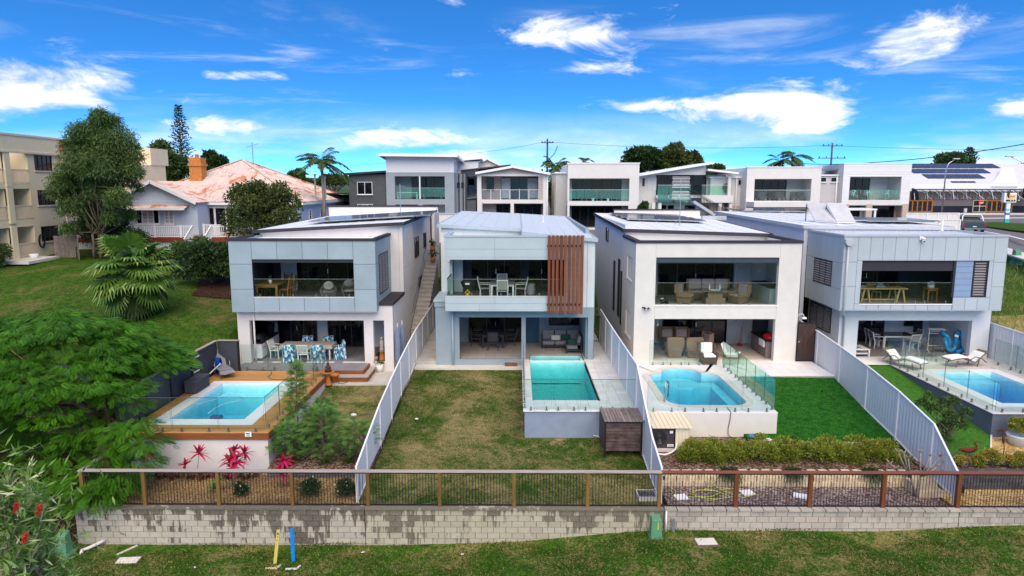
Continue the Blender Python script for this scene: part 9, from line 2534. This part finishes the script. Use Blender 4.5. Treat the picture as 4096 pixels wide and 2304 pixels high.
q=PY(*zc(2000,1350,2.635)(985,1030),26.05);MB().tube([(q.x,26.1,q.z),(q.x,26.0,q.z),(q.x+.5,25.9,q.z-.05)],.03,7).done('water_pipe',LGREY,None,'grey pipe leaving the blue pool wall','pipe',smooth=True)
# heat pump under its cream roof
t=thing('heat_pump','black pool heat pump under a cream ribbed metal roof','heat pump',(5.8,25.0,-1.0))
MB().box(5.14,5.92,24.55,25.0,-.92,-.12).done('casing',mat('heater_black',(.05,.045,.05),.5,.15,5),t,bevel=.02)
fn=MB().tube([(5.36,24.55,-.52),(5.36,24.53,-.52)],.27,20).done('fan_grille',BLACK,t)
for k in range(4):MB().tube([(5.36+(.05+.06*k)*math.cos(a),24.522,-.52+(.05+.06*k)*math.sin(a))for a in[i*.4 for i in range(17)]],.004,4).done('guard_ring',CHROME,fn)
lb=MB().box(5.66,5.9,24.53,24.548,-.88,-.77).done('name_plate',CUSHW,t);MB().box(5.66,5.9,24.526,24.53,-.905,-.86).done('blue_strip',mat('label_blue',(.02,.08,.2),.4),lb)
text('Viron',.085,(5.78,24.527,-.815),FRAME,lb,ext=.002)
MB().box(5.74,5.86,24.53,24.548,-.34,-.24).done('control_panel',CUSHW,t)
CREAMM=mat('cream_metal',(.70,.62,.45),.5,.05,3)
rf_=MB()
for i in range(9):
 a,b=5.06+i*.17,5.06+(i+1)*.17
 rf_.slab([(a+.005,24.4,-.08),(b-.005,24.4,-.08),(b-.005,25.95,.0),(a+.005,25.95,.0)],.02);rf_.bar((b,24.4,-.07),(b,25.95,.01),.02,.03)
rf_.done('ribbed_roof',CREAMM,t)
for i in range(4):MB().box(5.95+i*.125,6.07+i*.125,24.5,24.52,-1.0,-.11).done('front_panel',CREAMM,t)
MB().box(6.44,6.46,24.5,25.9,-1.0,-.1).done('side_panel',CREAMM,t)
MB().box(5.05,5.95,24.5,25.1,-1.08,-.93).done('concrete_pad',CONCW,t)
MB().tube([(5.1,24.2,-1.0),(5.5,24.15,-1.02),(5.75,24.25,-.98),(5.95,24.4,-.9),(6.0,24.45,-.7)],.035,8).done('white_hose',WHITE,None,'white pipe curving below the heat pump','pipe',smooth=True)
# pool rail, hose and light of lot 3
ZC=zc(2550,1350,2.635)
q=PZ(*ZC(285,690),0.0)
t=thing('pool_handrail','stainless bent handrail at the left edge of the curved pool','handrail',q)
for k in(0,.12):MB().tube([q+Vector((k*.3,k*2,0)),q+Vector((k*.3,k*2,.75)),q+Vector((.12+k*.3,.1+k*2,.85)),q+Vector((.2+k*.3,.18+k*2,.78)),q+Vector((.22+k*.3,.4+k*2,.1))],.022,8).lathe([(.05,0),(.05,.02)],q+Vector((k*.3,k*2,0.02)),10).done('rail',STEEL,t,smooth=True)
MB().tube([PZ(*ZC(945,735),.03),PY(*ZC(985,790),25.92),PY(*ZC(975,870),25.92),PY(*ZC(955,960),25.92),PY(*ZC(955,1020),25.9),PY(*ZC(985,1055),25.85),PY(*ZC(1050,1060),25.8),PY(*ZC(1078,1085),25.75)],.014,6).done('black_hose',BLACK,None,'thin black hose hanging down the cream pool wall','hose',smooth=True)
q=PY(*ZC(1205,1045),25.5)
t=thing('pool_robot','blue and black pool robot at the foot of the cream wall','pool robot',q)
MB().ell(q,(.15,.12,.10),12,8).done('body',mat('robot_blue',(.02,.18,.40),.3),t,smooth=True);MB().tube([q+Vector((-.12,-.1,-.05)),q+Vector((.14,-.1,-.05))],.06,8).tube([q+Vector((.08,0,.05)),q+Vector((.24,.05,.12))],.03,6).done('brush',BLACK,t)
q=PY(*ZC(1375,1095),25.1);MB().ell(q,(.19,.19,.12),16,8).tube([q-Vector((0,0,.25)),q],.12,10).done('dome_lamp',CUSHW,None,'white dome garden lamp behind the hedge','lamp',smooth=True)
# things in the gravel beds
ZE=zc(1900,1600,2.058)
q=PZ(*ZE(1410,790),-1.5)
t=thing('drain_grate','square steel drain grate in the right corner of the lawn','drain',(q.x,q.y,-1.56))
MB().wall(q.x-.3,q.x+.3,0,.1,0,0).v
fr_=MB().box(q.x-.32,q.x+.32,q.y-.3,q.y-.26,-1.56,-1.40).box(q.x-.32,q.x+.32,q.y+.26,q.y+.3,-1.56,-1.40).box(q.x-.32,q.x-.28,q.y-.26,q.y+.26,-1.56,-1.40).box(q.x+.28,q.x+.32,q.y-.26,q.y+.26,-1.56,-1.40).done('frame',CONC,t)
for k in range(11):MB().box(q.x-.27+k*.05,q.x-.255+k*.05,q.y-.26,q.y+.26,-1.43,-1.405).done('bar',STEEL,fr_)
for k in range(5):MB().box(q.x-.28,q.x+.28,q.y-.2+k*.1,q.y-.185+k*.1,-1.425,-1.41).done('cross_bar',STEEL,fr_)
for(u_,v_,lab)in((1695,800,'white square lid among the yellow hose loops'),(2240,765,'white square lid in the middle of the purple gravel')):
 q=PZ(*ZE(u_,v_),-1.55);MB().obox(q+Vector((0,0,.01)),(.42,.36,.04),rotz(.2)).done('utility_lid',CUSHW,None,lab,'lid')
q=PZ(*ZD(545,875),-1.55);MB().obox(q+Vector((0,0,.02)),(.45,.3,.05),rotz(-.4)).done('utility_lid',CUSHW,None,'white wedge-shaped slab beside the third red post','lid')
hp=[(5.3,22.55),(5.5,22.2),(5.35,21.9),(5.9,21.75),(6.6,21.8),(7.0,22.1),(6.6,22.35),(6.0,22.2),(6.1,21.75),(6.7,21.6),(7.2,21.75),(6.9,22.2),(6.3,22.3),(5.9,22.0),(6.4,21.5),(7.4,21.8),(7.9,22.2),(7.5,22.45),(7.0,22.3),(7.6,21.7),(8.1,21.95),(7.8,22.4),(6.5,22.5),(6.35,22.75),(6.3,23.1)]
m_=[]
for a,b in zip(hp,hp[1:]):
 for f in(0,.33,.66):m_.append((a[0]+(b[0]-a[0])*f+R.uniform(-.03,.03),a[1]+(b[1]-a[1])*f,-1.535 if b[1]<22.6 else-1.05))
MB().tube(m_,.016,5).done('garden_hose',mat('lime_hose',(.42,.48,.12),.5),None,'tangled lime yellow garden hose on the purple gravel','hose',smooth=True)
q=PZ(*ZD(1480,860),-1.5)
t=thing('concrete_steps','pale block steps beside the bare frangipani','steps',(q.x,q.y,-1.57))
MB().box(q.x-.45,q.x+.4,q.y-.1,q.y+.3,-1.57,-1.36).done('step',LIME,t);MB().box(q.x-.5,q.x+.4,q.y+.3,q.y+.6,-1.57,-1.2).done('step',LIME,t);MB().box(q.x-.5,q.x+.4,q.y+.6,q.y+.9,-1.57,-1.05).done('step',LIME,t)
q=PZ(*ZD(1213,462),-.95);MB().obox(q+Vector((0,0,.03)),(.35,.3,.03),rotz(.1)).done('ground_lid',BLIND,None,'pale square drain lid on the dark green turf','lid')
q=PZ(*ZD(700,120),-.2);t=thing('sprinkler','small black sprinkler on the dark green turf','sprinkler',(q.x,q.y,q.z));MB().lathe([(.05,0),(.05,.03)],q,10).lathe([(.02,.03),(.03,.08)],q,8).done('head',BLACK,t)
# rusty garden sculptures of lot 4
q=PY(*ZD(1760,560),23.6)
t=thing('heron_sculpture','rust-coloured metal heron standing in the right garden','sculpture',(q.x,23.6,-1.0))
H=lambda a,b:PY(*ZD(a,b),23.6)
m_=MB();c_=H(1750,540)
m_.ell(c_,(.30,.07,.11),14,8,roty(.05)).tube([H(1790,535),H(1812,530),H(1815,510),H(1800,495),H(1802,482),H(1822,480)],[.07,.05,.035,.03,.03,.035],8).tube([H(1822,481),H(1862,494)],[.022,.004],6).tube([H(1815,478),H(1780,482)],[.012,.003],5).tube([H(1700,535),H(1685,545)],[.06,.02],6)
m_.done('body',RUST,t,smooth=True)
for dx_ in(-.04,.06):MB().tube([c_+Vector((dx_,0,-.08)),(c_.x+dx_+.01,23.6,-1.0)],.012,5).done('leg',RUST,t)
st0_=PY(*ZD(1995,650),23.3)
t=thing('plant_stake','tall rusty bird stake with dish leaves in the right garden','sculpture',(st0_.x,23.3,-1.02))
tp=PY(*ZD(2000,400),23.3)
MB().tube([(st0_.x,23.3,-1.02),(st0_.x+.02,23.3,(tp.z-1)/2),tp],.016,6).done('stake',RUST,t)
for(a,b,c2,d2)in((1945,402,2020,400),(2010,398,2055,372),(2040,355,2075,385)):MB().add([PY(*ZD(a,b),23.3),PY(*ZD((a+c2)/2,(b+d2)/2-7),23.22),PY(*ZD(c2,d2),23.3),PY(*ZD((a+c2)/2,(b+d2)/2+8),23.38)],[(0,1,2,3)]).done('leaf_dish',mat('orange_rust',(.30,.06,.015),.7,.2,10),t)
MB().ell(PY(*ZD(2008,465),23.3),(.05,.05,.14),8,6).done('bird',RUST,t,smooth=True)
for(a,b)in((2060,560),(2065,590)):MB().tube([PY(*ZD(1998,610),23.3),PY(*ZD(2030,b-10),23.3),PY(*ZD(a,b),23.3)],.008,5).done('curl',RUST,t)
q=PZ(*ZD(2110,500),-.98)
t=thing('tub_plant','bushy green plant in a large white tub by the slate wall','potted plant',q)
MB().lathe([(.30,0),(.40,.36),(.42,.40),(.38,.40),(.36,.34)],q,20).done('tub',mat('white_tub',(.60,.64,.68),.5),t,smooth=True)
n=2600;P,d=clump_points(blob_clumps((q.x,q.y,q.z+.72),(.42,.4,.34),10,.45,3),n,.4);quads('foliage',leafquads(P,d+NR.normal(size=(n,3))*.6,.10,.05),LM_YEL,t,attr=NR.random(n)*.6)
MB().lathe([(.16,0),(.2,.3),(.18,.3)],q+Vector((.62,.1,0)),14).done('blue_pot',mat('blue_glaze',(.01,.10,.28),.2),None,'small blue glazed pot at the right edge','pot',smooth=True)
q=PZ(*ZD(1700,850),-1.5);MB().obox(q+Vector((0,0,.12)),(.14,.14,.2)).ell(q+Vector((0,0,.25)),(.09,.09,.06),8,6).done('garden_light',BLACK,None,'small black garden light beside the red corner post','lamp')
# pool safety sign on the right fence
q=Vector((24.5,30.0,1.28))
t=thing('safety_sign','red and blue pool safety sign on the corrugated fence','sign',(24.5,30.0,.95))
MB().box(24.50,24.52,29.65,30.35,.9,1.65).done('board',CUSHW,t)
for a,b,c_,d_,m__ in((29.68,30.3,1.47,1.56,(.6,.01,.05)),(30.08,30.3,1.12,1.46,(.6,.01,.05)),(29.68,30.06,1.02,1.45,(.0,.42,.65)),(30.08,30.3,1.0,1.1,(.0,.42,.65))):MB().box(24.490,24.499,a,b,c_,d_).done('printed_field',mat('print%d%d'%(int(a*100),int(c_*100)),m__,.5),t)
# ---- park strip: service pillars, markers, lids, pipes
GREENP=mat('green_pillar',(.09,.24,.13),.5,.15,3,dirt=.2,dirtcol=(.25,.33,.25))
def pillar(label,c,s=1.0,mark=True,rz=0.0,zb=None):
 c=Vector(c);t=thing('service_pillar',label,'service pillar',c,group='green service pillars');m_=MB()
 w_,d_=.17*s,.16*s
 m_.add([(c.x-w_*1.35,c.y-d_*1.35,c.z-.1),(c.x+w_*1.35,c.y-d_*1.35,c.z-.1),(c.x+w_*1.35,c.y+d_*1.35,c.z-.1),(c.x-w_*1.35,c.y+d_*1.35,c.z-.1),(c.x-w_*1.3,c.y-d_*1.3,c.z+.15*s),(c.x+w_*1.3,c.y-d_*1.3,c.z+.15*s),(c.x+w_*1.3,c.y+d_*1.3,c.z+.15*s),(c.x-w_*1.3,c.y+d_*1.3,c.z+.15*s)],[(4,5,6,7),(0,1,5,4),(1,2,6,5),(2,3,7,6),(3,0,4,7)]);m_.done('base',GREENP,t,bevel=.015)
 MB().add([(c.x-w_*1.1,c.y-d_*1.1,c.z+.15*s),(c.x+w_*1.1,c.y-d_*1.1,c.z+.15*s),(c.x+w_*1.1,c.y+d_*1.1,c.z+.15*s),(c.x-w_*1.1,c.y+d_*1.1,c.z+.15*s),(c.x-w_*.9,c.y-d_*.8,c.z+.72*s),(c.x+w_*.9,c.y-d_*.8,c.z+.72*s),(c.x+w_*.85,c.y+d_*.9,c.z+.82*s),(c.x-w_*.85,c.y+d_*.9,c.z+.82*s)],[(4,5,6,7),(0,1,5,4),(1,2,6,5),(2,3,7,6),(3,0,4,7)]).done('housing',GREENP,t,bevel=.02)
 if mark:MB().box(c.x+.02,c.x+.055,c.y-d_*1.06,c.y-d_*.93,c.z+.42,c.z+.66).done('yellow_sticker',mat('yellow_sticker',(.65,.5,.02),.5),t)
 return t
q=PZ(1900+1510/2.058,1600+1195/2.058,-2.35);q.y=20.55
pillar('green service pillar with yellow sticker standing by the pale wall',(q.x,20.55,-2.42))
q=PZ(605/2.342,1700+1225/2.342,-2.85);pillar('green service pillar on the mulch bank in the lower left',(q.x,q.y,-2.85),1.0,False)
q=PZ(*Z6(1755,430),3.6);pillar('green service pillar far away on the right grass bank',(q.x,q.y,3.3),1.3,False)
for(u0_,v0_,u1_,v1_,m__,w_,lab,extra)in((1100,2255,1114,2120,mat('yellow_marker',(.62,.50,.12),.5),.10,'leaning yellow hydrant marker post',1),(1174,2243,1167,2115,mat('blue_marker',(.005,.22,.62),.4),.11,'bright blue marker post beside the yellow one',0)):
 b=PZ(u0_,v0_,-2.92);tp=PY(u1_,v1_,b.y+.02)
 t=thing('marker_post',lab,'marker post',b)
 d_=(tp-b);MB().bar(b-d_*.05,tp,w_,.04,up=(0,1,0)).done('post',m__,t)
 if extra:
  for f,hh,mm in((.90,.075,mat('marker_blue',(.01,.06,.3),.4)),):MB().bar(b.lerp(tp,f)+Vector((0,-.022,-hh/2)),b.lerp(tp,f)+Vector((0,-.022,hh/2)),.045,.004,up=(0,1,0)).done('blue_patch',mm,t)
  text('F',.07,b.lerp(tp,.80)+Vector((0,-.024,0)),BLACK,t,ext=.002);text('H',.07,b.lerp(tp,.71)+Vector((-.005,-.024,0)),BLACK,t,ext=.002)
for(u_,v_,w_,d_,rz,zz_,lab)in((1198/2.342,1700+1250/2.342,.66,.36,.08,-2.86,'concrete service lid in the grass near the left pillar'),(1900+1900/2.058,1600+1200/2.058,.62,.40,.06,-2.42,'concrete service lid in the grass right of the pillar')):
 q=PZ(u_,v_,zz_);q.z=parkz(q.x,q.y);t=thing('service_lid',lab,'lid',q,group='concrete service lids')
 MB().obox(q+Vector((0,0,.0)),(w_,d_,.07),rotz(rz)).done('lid',CONCW,t,bevel=.006);MB().obox(q+Vector((0,0,-.01)),(w_+.08,d_+.08,.06),rotz(rz)).done('rim',mat('lid_rim',(.16,.10,.08),.9),t)
q=PZ(620/2.342+70,1700+1350/2.342,-2.9)
for(u_,v_,c_,lab)in((1085,2280,(.52,.45,.28),'broken yellowish concrete edge below the yellow marker'),(1165,2278,(.62,.56,.53),'broken white concrete edge below the blue marker')):
 q=PZ(u_,v_,-2.98);q.z=parkz(q.x,q.y)+.01
 t=thing('concrete_surround',lab,'concrete edge',q);m__=mat('surround%d'%u_,c_,.9,.2,9)
 MB().obox(q,(.36,.06,.05),rotz(.05)).obox(q+Vector((.2,.1,0)),(.06,.2,.05),rotz(-.3)).done('edge',m__,t);MB().obox(q+Vector((.02,.12,-.01)),(.28,.2,.03)).done('fill',mat('brick_fill',(.30,.13,.07),.9,.3,12),t)
WP=mat('old_white_pvc',(.66,.60,.56),.6,.12,8)
q0=PZ(760/2.342,1700+1205/2.342,-2.85);q0.z=parkz(q0.x,q0.y)+.04
MB().tube([q0,q0+Vector((-.05,.12,.04)),q0+Vector((.08,.25,.05)),q0+Vector((.35,.5,.12)),q0+Vector((.42,.6,.14))],.055,9).done('drain_pipe',WP,None,'bent white drain pipe end lying at the wall corner','pipe',smooth=True)
q0=PZ(1085/2.342,1700+1205/2.342,-2.86);q0.z=parkz(q0.x,q0.y)+.03
MB().bar(q0,q0+Vector((.42,.5,.06)),.07,.03).done('timber_offcut',mat('pale_offcut',(.55,.47,.36),.8,.2,8),None,'pale timber offcut lying on the grass','offcut')
q=PY(1900+1572/2.058,1600+1000/2.058,20.9)
MB().tube([(q.x,20.88,-1.62),(q.x,20.86,-2.35)],.028,8).done('white_conduit',WHITE,None,'white vertical conduit on the wall beside the pillar','pipe',smooth=True)
q=PY(1900+1630/2.058,1600+1030/2.058,20.85)
MB().box(q.x-.05,q.x+.05,20.80,20.815,-2.45,-1.85).box(q.x-.05,q.x-.035,20.815,20.87,-2.45,-1.85).box(q.x+.035,q.x+.05,20.815,20.87,-2.45,-1.85).done('steel_channel',mat('galvanised',(.36,.38,.40),.4,.2,12,metal=.7),None,'galvanised steel channel post standing against the wall','post')
for i,(u_,v_,lab)in enumerate(((1452,2220,'pale dry leaf on the grass below the block wall'),(1850,2222,'white scrap of litter on the grass'),(780,2275,'small white stone on the left grass'))):
 q=PZ(u_,v_,-2.9);q.z=parkz(q.x,q.y)+.03;MB().ell(q,(.07,.03,.015)if i!=2 else(.035,.03,.025),7,4,rotz(.4)).done('leaf_litter' if i!=2 else 'stone',BLIND,None,lab,'litter' if i!=2 else 'stone')
q=PZ(*ZK(2040,700),-.75);MB().ell(q+Vector((0,0,.05)),(.13,.09,.07),10,6).done('stone',BLIND,None,'white stone on the small left lawn','stone',smooth=True)
q=PZ(1667,1678,-.9);MB().ell(q+Vector((0,0,.03)),(.08,.05,.04),10,6).done('stone',BLIND,None,'white object lying on the sloping back lawn','stone',smooth=True)
q=PZ(2345,1350,0)
t=thing('side_gate','black bar gate at the side of the blue house','gate',(4.45,38.0,0))
MB().box(4.0,4.9,37.98,38.02,.1,.14).box(4.0,4.9,37.98,38.02,1.5,1.54).done('frame',BLACK,t)
for k in range(9):MB().box(4.02+k*.105,4.04+k*.105,37.99,38.01,.14,1.5).done('bar',BLACK,t)
for i,(x,y,lab)in enumerate(((-5.75,46.6,'orange pot with leafy plant at the top of the side steps'),(-5.6,45.4,'smaller orange pot with plant on the side steps'))):
 potplant(lab,(x,y,.62+.205*((y-38.8)/.42)),.2,.35,TERRA,LM_MID,70,.25)
